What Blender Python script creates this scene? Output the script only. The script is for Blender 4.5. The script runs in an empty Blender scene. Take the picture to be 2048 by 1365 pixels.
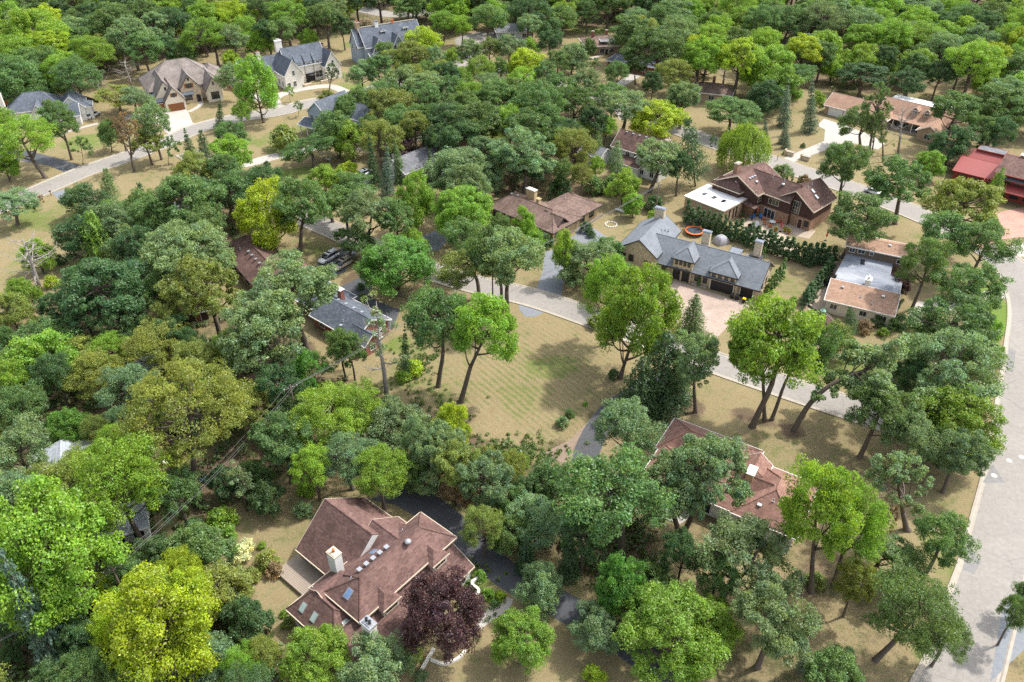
import bpy, bmesh, math, random
import numpy as np
from mathutils import Vector, Matrix
R = math.radians
S = bpy.context.scene
C = S.collection

# ------------------------------------------------------------------ camera
CAM_H, FOCAL, PITCH = 85.0, 1550.0, R(36.0)      # focal length in pixels of the 2048 px wide photograph
cam = bpy.data.objects.new('camera', bpy.data.cameras.new('camera'))
C.objects.link(cam)
cam.location = (0, 0, CAM_H)
cam.rotation_euler = (R(90) - PITCH, 0, 0)
cam.data.sensor_width = 36.0
cam.data.lens = FOCAL / 2048.0 * 36.0
cam.data.clip_start, cam.data.clip_end = 1.0, 12000.0
S.camera = cam

# ------------------------------------------------------------------ light
SUN_EL, SUN_AZ = R(55.0), R(66.0)                # azimuth clockwise from the view direction (+Y)
w = bpy.data.worlds.new('World'); S.world = w; w.use_nodes = True
nt = w.node_tree; nt.nodes.clear()
sky = nt.nodes.new('ShaderNodeTexSky'); sky.sky_type = 'NISHITA'; sky.sun_disc = False
sky.sun_elevation, sky.sun_rotation = SUN_EL, SUN_AZ
sky.air_density, sky.dust_density = 1.0, 2.5
bg = nt.nodes.new('ShaderNodeBackground'); bg.inputs['Strength'].default_value = 0.15
wo = nt.nodes.new('ShaderNodeOutputWorld')
hs = nt.nodes.new('ShaderNodeHueSaturation'); hs.inputs['Saturation'].default_value = 0.38      # thin white summer haze in the sky
nt.links.new(sky.outputs[0], hs.inputs['Color']); nt.links.new(hs.outputs[0], bg.inputs['Color']); nt.links.new(bg.outputs[0], wo.inputs['Surface'])
sl = bpy.data.lights.new('sun', 'SUN'); sl.energy = 2.1; sl.angle = R(2.0); sl.color = (1.0, 0.95, 0.88)
sun = bpy.data.objects.new('sun', sl); C.objects.link(sun)
sd = Vector((math.sin(SUN_AZ) * math.cos(SUN_EL), math.cos(SUN_AZ) * math.cos(SUN_EL), math.sin(SUN_EL)))
sun.rotation_euler = (-sd).to_track_quat('-Z', 'Y').to_euler(); sun.location = sd * 300
vs = S.view_settings
vs.view_transform, vs.look, vs.gamma, vs.use_curve_mapping = 'Standard', 'None', 1.0, False
vs.exposure = 1.27
cy = S.cycles
cy.max_bounces, cy.diffuse_bounces, cy.glossy_bounces, cy.transmission_bounces, cy.transparent_max_bounces = 5, 3, 2, 3, 4
cy.volume_bounces = 0
cy.caustics_reflective = cy.caustics_refractive = False
cy.use_denoising = False
cy.sample_clamp_indirect = 4.0

# ------------------------------------------------------------------ plan geometry: sight lines of the survey photograph meet the ground
def ray(x, y):
    dx, dy = (x - 1024) / FOCAL, -(y - 682.5) / FOCAL
    return (dx, math.cos(PITCH) + dy * math.sin(PITCH), -math.sin(PITCH) + dy * math.cos(PITCH))
def at(x, y, h=0.0):
    d = ray(x, y); k = (CAM_H - h) / -d[2]
    return (d[0] * k, d[1] * k)
def proj(X, Y, Z=0.0):
    z = Z - CAM_H
    cf = Y * math.cos(PITCH) - z * math.sin(PITCH); cu = Y * math.sin(PITCH) + z * math.cos(PITCH)
    return 1024 + FOCAL * X / cf, 682.5 - FOCAL * cu / cf
def depth(X, Y, Z=0.0):
    return Y * math.cos(PITCH) - (Z - CAM_H) * math.sin(PITCH)
def inside(p, poly):
    x, y = p; r = False; j = len(poly) - 1
    for i in range(len(poly)):
        a, b = poly[i], poly[j]
        if (a[1] > y) != (b[1] > y) and x < (b[0] - a[0]) * (y - a[1]) / (b[1] - a[1]) + a[0]: r = not r
        j = i
    return r

# ------------------------------------------------------------------ objects
def tag(o, label=None, cat=None, group=None, kind=None):
    if label: o['label'] = label
    if cat: o['category'] = cat
    if group: o['group'] = group
    if kind: o['kind'] = kind
    return o
def empty(name, loc=(0, 0, 0), rz=0.0, label=None, cat=None, group=None):
    o = bpy.data.objects.new(name, None); C.objects.link(o); o.empty_display_size = 0.3
    o.location = loc; o.rotation_euler = (0, 0, rz)
    return tag(o, label, cat, group)
def link(name, me, parent=None):
    o = bpy.data.objects.new(name, me); C.objects.link(o)
    if parent: o.parent = parent
    return o
def copy_tree(o, parent=None):
    c = o.copy(); C.objects.link(c)
    if parent: c.parent = parent
    for ch in o.children: copy_tree(ch, c)
    return c

class MB:
    """collects boxes, prisms, tubes and sheets; build() links them as ONE mesh object"""
    def __init__(s): s.v, s.f, s.sm = [], [], []
    def add(s, vs_, fs, smooth=False):
        n = len(s.v); s.v += [tuple(q) for q in vs_]
        for f in fs: s.f.append([i + n for i in f]); s.sm.append(smooth)
        return s
    def box(s, x0, x1, y0, y1, z0, z1):
        return s.add([(x0,y0,z0),(x1,y0,z0),(x1,y1,z0),(x0,y1,z0),(x0,y0,z1),(x1,y0,z1),(x1,y1,z1),(x0,y1,z1)],
                     [(3,2,1,0),(4,5,6,7),(0,1,5,4),(1,2,6,5),(2,3,7,6),(3,0,4,7)])
    def hexa(s, a, b):                       # bottom ring a, top ring b
        n = len(a)
        return s.add(list(a) + list(b), [tuple(range(n))[::-1], tuple(range(n, 2*n))] + [(i, (i+1) % n, n + (i+1) % n, n + i) for i in range(n)])
    def slab(s, q, t):                       # polygon q thickened downwards by t
        return s.hexa([(x, y, z - t) for x, y, z in q], q)
    def tube(s, pts, rad, n=6, smooth=True, caps=True):
        pts = [Vector(p) for p in pts]
        if not hasattr(rad, '__len__'): rad = [rad] * len(pts)
        vs_, fs = [], []
        for i, p in enumerate(pts):
            d = (pts[min(i+1, len(pts)-1)] - pts[max(i-1, 0)]).normalized()
            a = d.cross(Vector((0.31, 0.95, 0.05)) if abs(d.y) < 0.9 else Vector((1, 0, 0))).normalized(); b = d.cross(a)
            for k in range(n):
                t = 2 * math.pi * k / n
                vs_.append(p + a * (math.cos(t) * rad[i]) + b * (math.sin(t) * rad[i]))
        for i in range(len(pts) - 1):
            for k in range(n):
                fs.append((i*n + k, i*n + (k+1) % n, (i+1)*n + (k+1) % n, (i+1)*n + k))
        if caps: fs += [tuple(range(n))[::-1], tuple(range((len(pts)-1)*n, len(pts)*n))]
        return s.add(vs_, fs, smooth)
    def ell(s, c, r, n=10, m=6, smooth=True, z0=-1.0):   # ellipsoid, cut below z0
        vs_, fs = [], []
        t0 = math.asin(z0)
        for i in range(m + 1):
            t = t0 + (math.pi / 2 - t0) * i / m
            for k in range(n):
                a = 2 * math.pi * k / n
                vs_.append((c[0] + r[0]*math.cos(t)*math.cos(a), c[1] + r[1]*math.cos(t)*math.sin(a), c[2] + r[2]*math.sin(t)))
        for i in range(m):
            for k in range(n): fs.append((i*n+k, i*n+(k+1) % n, (i+1)*n+(k+1) % n, (i+1)*n+k))
        fs.append(tuple(range(n))[::-1])
        return s.add(vs_, fs, smooth)
    def lathe(s, c, prof, n=12, smooth=True):
        vs_, fs = [], []
        for r_, z in prof:
            for k in range(n):
                a = 2*math.pi*k/n; vs_.append((c[0] + r_*math.cos(a), c[1] + r_*math.sin(a), c[2] + z))
        for i in range(len(prof)-1):
            for k in range(n): fs.append((i*n+k, i*n+(k+1) % n, (i+1)*n+(k+1) % n, (i+1)*n+k))
        fs.append(tuple(range((len(prof)-1)*n, len(prof)*n))); fs.append(tuple(range(n))[::-1])
        return s.add(vs_, fs, smooth)
    def mesh(s, name, mat):
        me = bpy.data.meshes.new(name); me.from_pydata(s.v, [], s.f); me.materials.append(mat)
        me.polygons.foreach_set('use_smooth', s.sm); me.update()
        return me
    def build(s, name, mat, parent=None):
        return link(name, s.mesh(name, mat), parent)

# ------------------------------------------------------------------ materials
def lin(r, g, b):                             # sRGB 0-255 -> linear
    return tuple(((c/255) / 12.92 if c/255 <= 0.04045 else ((c/255 + 0.055) / 1.055) ** 2.4) for c in (r, g, b)) + (1.0,)
class N:
    def __init__(s, name):
        s.m = bpy.data.materials.new(name); s.m.use_nodes = True; s.t = s.m.node_tree; s.t.nodes.clear()
        s.out = s.t.nodes.new('ShaderNodeOutputMaterial')
    def n(s, typ, _props=None, **ins):
        k = s.t.nodes.new('ShaderNode' + typ)
        for a, b in (_props or {}).items(): setattr(k, a, b)
        for a, b in ins.items():
            a = a.replace('_', ' ') if a.replace('_', ' ') in k.inputs else a
            s.set(k.inputs[int(a[1:])] if a[0] == 'i' and a[1:].isdigit() else k.inputs[a], b)
        return k
    def set(s, sock, b):
        if isinstance(b, bpy.types.NodeSocket): s.t.links.new(b, sock)
        elif isinstance(b, bpy.types.Node): s.t.links.new(b.outputs[0], sock)
        else: sock.default_value = b
    def coord(s, which='Object'): return s.n('TexCoord').outputs[which]
    def noise(s, vec, scale, detail=3.0, rough=0.55, dist=0.0):
        return s.n('TexNoise', None, Vector=vec, Scale=scale, Detail=detail, Roughness=rough, Distortion=dist).outputs[0]
    def ramp(s, fac, *stops):
        k = s.n('ValToRGB', None, Fac=fac); e = k.color_ramp.elements
        while len(e) < len(stops): e.new(0.5)
        for q, (p, c) in zip(e, stops):
            q.position = p; q.color = c if hasattr(c, '__len__') else (c, c, c, 1)
        return k.outputs[0]
    def mix(s, fac, a, b, mode='MIX'):
        k = s.n('MixRGB', {'blend_type': mode}); s.set(k.inputs[0], fac); s.set(k.inputs[1], a); s.set(k.inputs[2], b)
        return k.outputs[0]
    def math(s, op, a, b=0.0, c=None):
        k = s.n('Math', {'operation': op}); s.set(k.inputs[0], a); s.set(k.inputs[1], b)
        if c is not None: s.set(k.inputs[2], c)
        return k.outputs[0]
    def mapped(s, vec, scale=(1, 1, 1), rot=(0, 0, 0), loc=(0, 0, 0)):
        return s.n('Mapping', None, Vector=vec, Scale=scale, Rotation=rot, Location=loc).outputs[0]
    def bump(s, h, strength=0.4, dist=0.02): return s.n('Bump', None, Height=h, Strength=strength, Distance=dist).outputs[0]
    def done(s, base, rough=0.8, normal=None, metal=0.0, spec=0.3):
        p = s.n('BsdfPrincipled', None, Roughness=rough, Metallic=metal)
        s.set(p.inputs['Base Color'], base); p.inputs['Specular IOR Level'].default_value = spec
        if normal is not None: s.t.links.new(normal, p.inputs['Normal'])
        s.t.links.new(p.outputs[0], s.out.inputs[0]); return s.m
def vary(c, k): return (c[0]*k, c[1]*k, c[2]*k, 1)

def paint(name, col, rough=0.55, var=0.12, spec=0.3, metal=0.0):
    k = N(name); v = k.coord()
    f = k.noise(v, 1.3, 4)
    return k.done(k.mix(f, vary(col, 1 - var), vary(col, 1 + var)), rough, None, metal, spec)
def shingle(name, col, col2, course=0.16, strength=0.75, blotch=0.3):
    """overlapping shingle courses that step with height, single tabs of uneven tone, weather blotches"""
    k = N(name); v = k.coord(); sep = k.n('SeparateXYZ', None, Vector=v)
    z = k.math('MULTIPLY', sep.outputs[2], 1.0 / course)
    zz = k.math('FLOOR', z); fz = k.math('FRACT', z)
    comb = k.n('CombineXYZ', None, X=k.math('ADD', sep.outputs[0], k.math('MULTIPLY', zz, 0.37)), Y=k.math('ADD', sep.outputs[1], k.math('MULTIPLY', zz, 0.53)), Z=k.math('MULTIPLY', zz, 3.1))
    tab = k.n('TexVoronoi', None, Vector=k.mapped(comb.outputs[0], (2.2, 2.2, 1)), Scale=1.0).outputs['Color']
    tabv = k.n('SeparateXYZ', None, Vector=tab).outputs[0]
    big = k.ramp(k.noise(v, 0.35, 5, 0.6), (0.3, 1 - blotch), (0.72, 1 + blotch * 0.6))
    fine = k.ramp(k.noise(v, 14, 3), (0.3, 0.82), (0.7, 1.16))
    c = k.mix(tabv, col, col2)
    c = k.mix(1.0, c, big, 'MULTIPLY'); c = k.mix(1.0, c, fine, 'MULTIPLY')
    edge = k.ramp(fz, (0.0, 1 - strength * 0.55), (0.22, 1.0))
    c = k.mix(1.0, c, edge, 'MULTIPLY')
    return k.done(c, 0.92, k.bump(fz, 0.5, 0.02), 0, 0.15)
def stone(name, a, b, c_, mortar, sx=2.2, sz=4.2):
    """coursed rubble: cells flattened in height, pale joints"""
    k = N(name); v = k.coord()
    m = k.mapped(v, (sx, sx, sz))
    vo = k.n('TexVoronoi', {'feature': 'F1'}, Vector=m, Scale=1.0, Randomness=0.8)
    ed = k.n('TexVoronoi', {'feature': 'DISTANCE_TO_EDGE'}, Vector=m, Scale=1.0, Randomness=0.8).outputs['Distance']
    t = k.n('SeparateXYZ', None, Vector=vo.outputs['Color']).outputs[0]
    c = k.ramp(t, (0.0, a), (0.5, b), (1.0, c_))
    c = k.mix(1.0, c, k.ramp(k.noise(v, 6, 4), (0.3, 0.8), (0.7, 1.15)), 'MULTIPLY')
    c = k.mix(k.ramp(ed, (0.02, 1.0), (0.09, 0.0)), c, mortar)
    return k.done(c, 0.9, k.bump(k.ramp(ed, (0.0, 0.0), (0.15, 1.0)), 0.6, 0.03), 0, 0.2)
def brick(name, a, b, mortar, sx=4.5, sz=13.0):
    k = N(name); v = k.coord(); s3 = k.n('SeparateXYZ', None, Vector=v)
    u = k.math('ADD', s3.outputs[0], s3.outputs[1])
    cv = k.n('CombineXYZ', None, X=u, Y=s3.outputs[2], Z=0.0)
    br = k.n('TexBrick', None, Vector=cv.outputs[0], Color1=a, Color2=b, Mortar=mortar, Scale=1.0)
    br.inputs['Brick Width'].default_value = 1.0 / sx; br.inputs['Row Height'].default_value = 1.0 / sz
    br.inputs['Mortar Size'].default_value = 0.008
    c = k.mix(1.0, br.outputs[0], k.ramp(k.noise(v, 2.2, 5), (0.3, 0.72), (0.7, 1.2)), 'MULTIPLY')
    return k.done(c, 0.9, None, 0, 0.2)
def siding(name, col, pitch=0.16, vertical=False, depth_=0.35):
    k = N(name); v = k.coord(); s3 = k.n('SeparateXYZ', None, Vector=v)
    q = k.math('ADD', s3.outputs[0], s3.outputs[1]) if vertical else s3.outputs[2]
    fz = k.math('FRACT', k.math('MULTIPLY', q, 1 / pitch))
    c = k.mix(k.noise(v, 1.2, 5), vary(col, 0.82), vary(col, 1.12))
    c = k.mix(1.0, c, k.ramp(fz, (0.0, 1 - depth_), (0.18, 1.0)), 'MULTIPLY')
    return k.done(c, 0.75, k.bump(fz, 0.4, 0.015), 0, 0.25)
def concrete(name, col, crack=0.5, joints=0.0, stain=0.25):
    k = N(name); v = k.coord()
    c = k.mix(k.noise(v, 0.12, 5, 0.6), vary(col, 1 - stain), vary(col, 1 + stain * 0.5))
    c = k.mix(1.0, c, k.ramp(k.noise(v, 1.4, 6, 0.7), (0.3, 0.86), (0.7, 1.1)), 'MULTIPLY')
    c = k.mix(1.0, c, k.ramp(k.noise(v, 11, 3, 0.7), (0.25, 0.84), (0.75, 1.12)), 'MULTIPLY')
    if crack:
        w_ = k.n('VectorMath', {'operation': 'ADD'}, i0=v, i1=k.n('TexNoise', None, Vector=v, Scale=0.5, Detail=4.0).outputs['Color']).outputs[0]
        ed = k.n('TexVoronoi', {'feature': 'DISTANCE_TO_EDGE'}, Vector=w_, Scale=0.075).outputs['Distance']
        c = k.mix(k.ramp(ed, (0.0, crack), (0.006, 0.0)), c, vary(col, 0.42))
    # tar-sealed cracks, a worn lighter track and leaf dust
    c = k.mix(k.ramp(k.noise(k.mapped(v, (1, 1, 1), (0, 0, .4)), .35, 3, .5, 2.0), (.48, 0.0), (.50, crack * .5), (.52, 0.0)), c, vary(col, .45)) if crack else c
    return k.done(c, 0.88, None, 0, 0.25)
def pavers(name, a, b, size=0.3):
    k = N(name); v = k.coord()
    vo = k.n('TexVoronoi', {'feature': 'F1'}, Vector=v, Scale=1 / size, Randomness=0.35)
    ed = k.n('TexVoronoi', {'feature': 'DISTANCE_TO_EDGE'}, Vector=v, Scale=1 / size, Randomness=0.35).outputs['Distance']
    c = k.mix(k.n('SeparateXYZ', None, Vector=vo.outputs['Color']).outputs[0], a, b)
    c = k.mix(1.0, c, k.ramp(k.noise(v, 0.3, 5), (0.3, 0.82), (0.7, 1.12)), 'MULTIPLY')
    c = k.mix(k.ramp(ed, (0.02, 0.35), (0.08, 0.0)), c, vary(a, 0.5))
    return k.done(c, 0.85, None, 0, 0.25)
def glass_mat(name, col=(0.02, 0.028, 0.035, 1), rough=0.08):
    k = N(name); v = k.coord()
    return k.done(k.mix(k.noise(v, 0.9, 2), vary(col, 0.7), vary(col, 1.5)), rough, None, 0, 0.9)

M = {
 'white': paint('white_paint', (0.72, 0.71, 0.68)), 'cream': paint('cream_paint', (0.55, 0.47, 0.36)),
 'darktrim': paint('dark_trim', (0.03, 0.028, 0.03)), 'glass': glass_mat('window_glass'),
 'skyglass': glass_mat('skylight_glass', (0.10, 0.17, 0.30, 1), 0.05), 'skyglass2': glass_mat('frosted_skylight', (0.30, 0.38, 0.36, 1), 0.2),
 'metal': paint('pale_metal', (0.42, 0.43, 0.45), 0.35, 0.1, 0.5, 0.6), 'black': paint('black_plastic', (0.02, 0.02, 0.022), 0.5),
 'wood': siding('stained_wood', (0.27, 0.11, 0.045), 0.28), 'bark': None,
 'roof_redbrown': shingle('red_brown_shingles', (0.125, 0.076, 0.068, 1), (0.205, 0.125, 0.108, 1)),
 'roof_terracotta': shingle('terracotta_shingles', (0.22, 0.125, 0.098, 1), (0.34, 0.20, 0.16, 1), 0.17, 0.75, 0.2),
 'roof_brown': shingle('brown_shingles', (0.14, 0.095, 0.08, 1), (0.235, 0.165, 0.135, 1)),
 'roof_darkbrown': shingle('dark_brown_shingles', (0.115, 0.07, 0.062, 1), (0.19, 0.12, 0.10, 1)),
 'roof_tan': shingle('tan_shingles', (0.30, 0.19, 0.135, 1), (0.40, 0.26, 0.185, 1), 0.12, 0.5, 0.15),
 'roof_tile': shingle('grey_concrete_tiles', (0.17, 0.19, 0.215, 1), (0.225, 0.245, 0.27, 1), 0.21, 1.2, 0.12),
 'roof_slate': shingle('blue_grey_shingles', (0.085, 0.10, 0.125, 1), (0.145, 0.165, 0.195, 1), 0.16, 0.7, 0.25),
 'roof_grey': shingle('grey_shingles', (0.15, 0.155, 0.17, 1), (0.22, 0.225, 0.24, 1)),
 'roof_taupe': shingle('taupe_shingles', (0.19, 0.165, 0.15, 1), (0.27, 0.235, 0.215, 1)),
 'roof_pale': shingle('pale_grey_shingles', (0.30, 0.33, 0.36, 1), (0.40, 0.43, 0.46, 1), 0.16, 0.5, 0.2),
 'roof_red': paint('red_metal_roof', (0.26, 0.055, 0.05), 0.5, 0.15),
 'flat_white': paint('white_membrane', (0.80, 0.80, 0.80), 0.6, 0.06),
 'stone': stone('tan_limestone', (0.40, 0.30, 0.19, 1), (0.54, 0.42, 0.28, 1), (0.64, 0.54, 0.40, 1), (0.60, 0.52, 0.40, 1), 2.6, 5.2),
 'stone_pale': stone('pale_limestone', (0.70, 0.66, 0.58, 1), (0.76, 0.72, 0.64, 1), (0.80, 0.77, 0.70, 1), (0.74, 0.70, 0.62, 1), 3.0, 6.5),
 'brick': brick('brown_red_brick', (0.24, 0.12, 0.075, 1), (0.38, 0.21, 0.13, 1), (0.36, 0.29, 0.22, 1)),
 'brick_tan': brick('tan_brick', (0.33, 0.22, 0.13, 1), (0.44, 0.31, 0.20, 1), (0.42, 0.35, 0.27, 1)),
 'brick_red': brick('red_brick', (0.22, 0.06, 0.045, 1), (0.30, 0.10, 0.07, 1), (0.30, 0.22, 0.18, 1)),
 'brick_yellow': brick('yellow_brick', (0.46, 0.33, 0.16, 1), (0.58, 0.43, 0.24, 1), (0.45, 0.38, 0.28, 1)),
 'side_white': siding('white_siding', (0.66, 0.66, 0.64)), 'side_brown': siding('brown_boards', (0.075, 0.04, 0.033), 0.22, True),
 'side_taupe': siding('taupe_boards', (0.17, 0.125, 0.095), 0.3, True), 'side_blue': siding('blue_grey_siding', (0.30, 0.36, 0.42)),
 'side_red': siding('red_boards', (0.27, 0.055, 0.04), 0.2), 'stucco': paint('cream_stucco', (0.70, 0.62, 0.50), 0.85, 0.1),
 'terracotta': paint('terracotta_clay', (0.50, 0.15, 0.06), 0.7), 'road': concrete('concrete_road', (0.29, 0.27, 0.245), 0.35),
 'kerb': concrete('kerb_concrete', (0.38, 0.34, 0.285), 0.0, 0, 0.2), 'drive_pale': concrete('pale_concrete_drive', (0.44, 0.41, 0.37), 0.25),
 'asphalt': concrete('dark_asphalt', (0.092, 0.098, 0.108), 0.0, 0, 0.4), 'asphalt_grey': concrete('blue_grey_asphalt', (0.21, 0.225, 0.245), 0.2, 0, 0.3),
 'patch': concrete('road_repair_and_shade', (0.225, 0.22, 0.215), 0.2), 'gravel': concrete('leaf_strewn_gravel', (0.27, 0.205, 0.155), 0.0, 0, 0.35),
 'pavers': pavers('pink_brown_pavers', (0.34, 0.26, 0.215, 1), (0.40, 0.315, 0.26, 1)), 'pavers_red': pavers('red_pavers', (0.40, 0.22, 0.17, 1), (0.47, 0.28, 0.22, 1)),
 'patio': pavers('tan_patio_pavers', (0.37, 0.30, 0.23, 1), (0.43, 0.36, 0.28, 1)), 'mulch': concrete('brown_bark_mulch', (0.14, 0.085, 0.06), 0.0, 0, 0.4),
 'car_white': paint('white_car_paint', (0.72, 0.73, 0.74), 0.25, 0.03, 0.6), 'car_beige': paint('beige_car_paint', (0.42, 0.36, 0.28), 0.3, 0.03, 0.6),
 'tyre': paint('tyre_rubber', (0.015, 0.015, 0.015), 0.9), 'tarp': paint('grey_car_cover', (0.23, 0.26, 0.29), 0.7, 0.2),
 'orange': paint('orange_pad', (0.75, 0.17, 0.045), 0.6), 'net': paint('black_mat', (0.04, 0.045, 0.055), 0.8), 'tent': paint('grey_tent_fabric', (0.33, 0.32, 0.35), 0.8, 0.1),
 'adirondack': paint('orange_wood', (0.50, 0.16, 0.06), 0.6), 'blue': paint('blue_plastic', (0.03, 0.20, 0.50), 0.5), 'red': paint('red_fabric', (0.5, 0.03, 0.03), 0.7),
 'yellow': paint('yellow_plastic', (0.75, 0.55, 0.02), 0.5), 'pole': paint('weathered_pole_wood', (0.115, 0.09, 0.07), 0.9, 0.3), 'teal': paint('green_copper', (0.20, 0.36, 0.31), 0.6),
 'wire': paint('wire_black', (0.16, 0.16, 0.16), 0.6), 'pool': paint('pool_cover_blue', (0.06, 0.38, 0.45), 0.4), 'deckwood': siding('grey_deck_boards', (0.30, 0.25, 0.20), 0.3),
}
def flatroof_mat():
    k = N('weathered_silver_roof'); v = k.coord()
    n1 = k.noise(k.mapped(v, (0.35, 1.0, 1)), 0.35, 6, 0.65, 1.0); n2 = k.noise(v, 3.5, 5, 0.8)
    f = k.math('ADD', k.math('MULTIPLY', n1, 0.8), k.math('MULTIPLY', n2, 0.35))
    return k.done(k.ramp(f, (0.40, (0.11, 0.125, 0.165, 1)), (0.58, (0.20, 0.22, 0.26, 1)), (0.76, (0.34, 0.36, 0.39, 1))), 0.7)
M['flat_silver'] = flatroof_mat()
def flecks(name, a, b):
    k = N(name); v = k.coord(); s3 = k.n('SeparateXYZ', None, Vector=v)
    c = k.mix(k.noise(k.mapped(v, (3, 3, 0.6)), 2.0, 5, 0.7), a, b)
    return k.done(c, 0.95, None, 0, 0.1)
M['bark'] = flecks('grey_brown_bark', (0.055, 0.042, 0.034, 1), (0.20, 0.165, 0.135, 1))
M['bark_dead'] = flecks('bleached_dead_wood', (0.20, 0.18, 0.16, 1), (0.40, 0.37, 0.34, 1))
def leaf_mat():
    k = N('leaves'); oi = k.n('ObjectInfo'); at_ = k.n('Attribute', {'attribute_name': 'tone'})
    s3 = k.n('SeparateXYZ', None, Vector=at_.outputs['Vector'])
    # x: brightness of the single leaf, y: yellow/blue drift of its clump, z: dry leaf
    c = k.mix(1.0, oi.outputs['Color'], k.ramp(s3.outputs[0], (0.0, 0.62), (1.0, 1.5)), 'MULTIPLY')
    warm = k.mix(1.0, c, (1.22, 1.07, 0.66, 1), 'MULTIPLY'); cool = k.mix(1.0, c, (0.84, 0.98, 1.28, 1), 'MULTIPLY')
    c = k.mix(s3.outputs[1], cool, warm)
    c = k.mix(s3.outputs[2], c, (0.20, 0.115, 0.05, 1))
    d = k.n('BsdfDiffuse', None, Color=c, Roughness=0.6)
    tr = k.n('BsdfTranslucent', None, Color=k.mix(1.0, c, (1.25, 1.2, 0.55, 1), 'MULTIPLY'))
    m1 = k.n('MixShader', None, Fac=0.40); k.t.links.new(d.outputs[0], m1.inputs[1]); k.t.links.new(tr.outputs[0], m1.inputs[2])
    g = k.n('BsdfGlossy', None, Color=(0.9, 0.95, 0.9, 1), Roughness=0.5)
    m2 = k.n('MixShader', None, Fac=0.04); k.t.links.new(m1.outputs[0], m2.inputs[1]); k.t.links.new(g.outputs[0], m2.inputs[2])
    k.t.links.new(m2.outputs[0], k.out.inputs[0]); return k.m
M['leaf'] = leaf_mat()
# ------------------------------------------------------------------ ground
def catmull(pts, n=8):
    P = [np.array(p, float) for p in pts]; P = [2 * P[0] - P[1]] + P + [2 * P[-1] - P[-2]]; out = []
    for i in range(1, len(P) - 2):
        for k in range(n):
            t = k / n; a, b, c, d = P[i-1], P[i], P[i+1], P[i+2]
            out.append(0.5 * (2*b + (c - a)*t + (2*a - 5*b + 4*c - d)*t*t + (3*b - a - 3*c + d)*t**3))
    out.append(P[-2]); return out
def offset(pts, d):
    r = []
    for i, p in enumerate(pts):
        t = pts[min(i+1, len(pts)-1)] - pts[max(i-1, 0)]; t = t / np.linalg.norm(t)
        r.append(p + np.array([-t[1], t[0]]) * d)
    return r
WOODS = [  # outlines of wooded ground, photograph pixels
 [(-60, -60), (2110, -60), (2110, 200), (2060, 260), (1990, 200), (1900, 170), (1790, 190), (1690, 185), (1560, 180), (1480, 130), (1330, 110), (1240, 60), (1010, 50), (900, 40), (830, 60), (700, 70), (640, 85), (480, 100), (330, 120), (230, 150), (120, 170), (-60, 190)],
 [(1080, 180), (1200, 200), (1250, 280), (1200, 330), (1130, 370), (1000, 390), (880, 370), (760, 300), (740, 200), (830, 120), (1000, 130)],
 [(120, 470), (300, 380), (470, 350), (560, 440), (450, 560), (330, 640), (190, 610)],
 [(-50, 690), (200, 660), (420, 600), (640, 700), (770, 800), (1000, 890), (1140, 960), (1160, 1120), (1000, 1090), (860, 970), (560, 960), (400, 1050), (220, 1140), (-50, 1000)],
 [(-50, 1000), (220, 1130), (420, 1150), (500, 1230), (560, 1290), (640, 1400), (-50, 1420)],
 [(1200, 960), (1290, 1040), (1340, 1180), (1330, 1250), (1180, 1190), (1120, 1090)],
 [(1960, 640), (2010, 700), (1960, 900), (1800, 870), (1760, 760), (1850, 640)],
]
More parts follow.
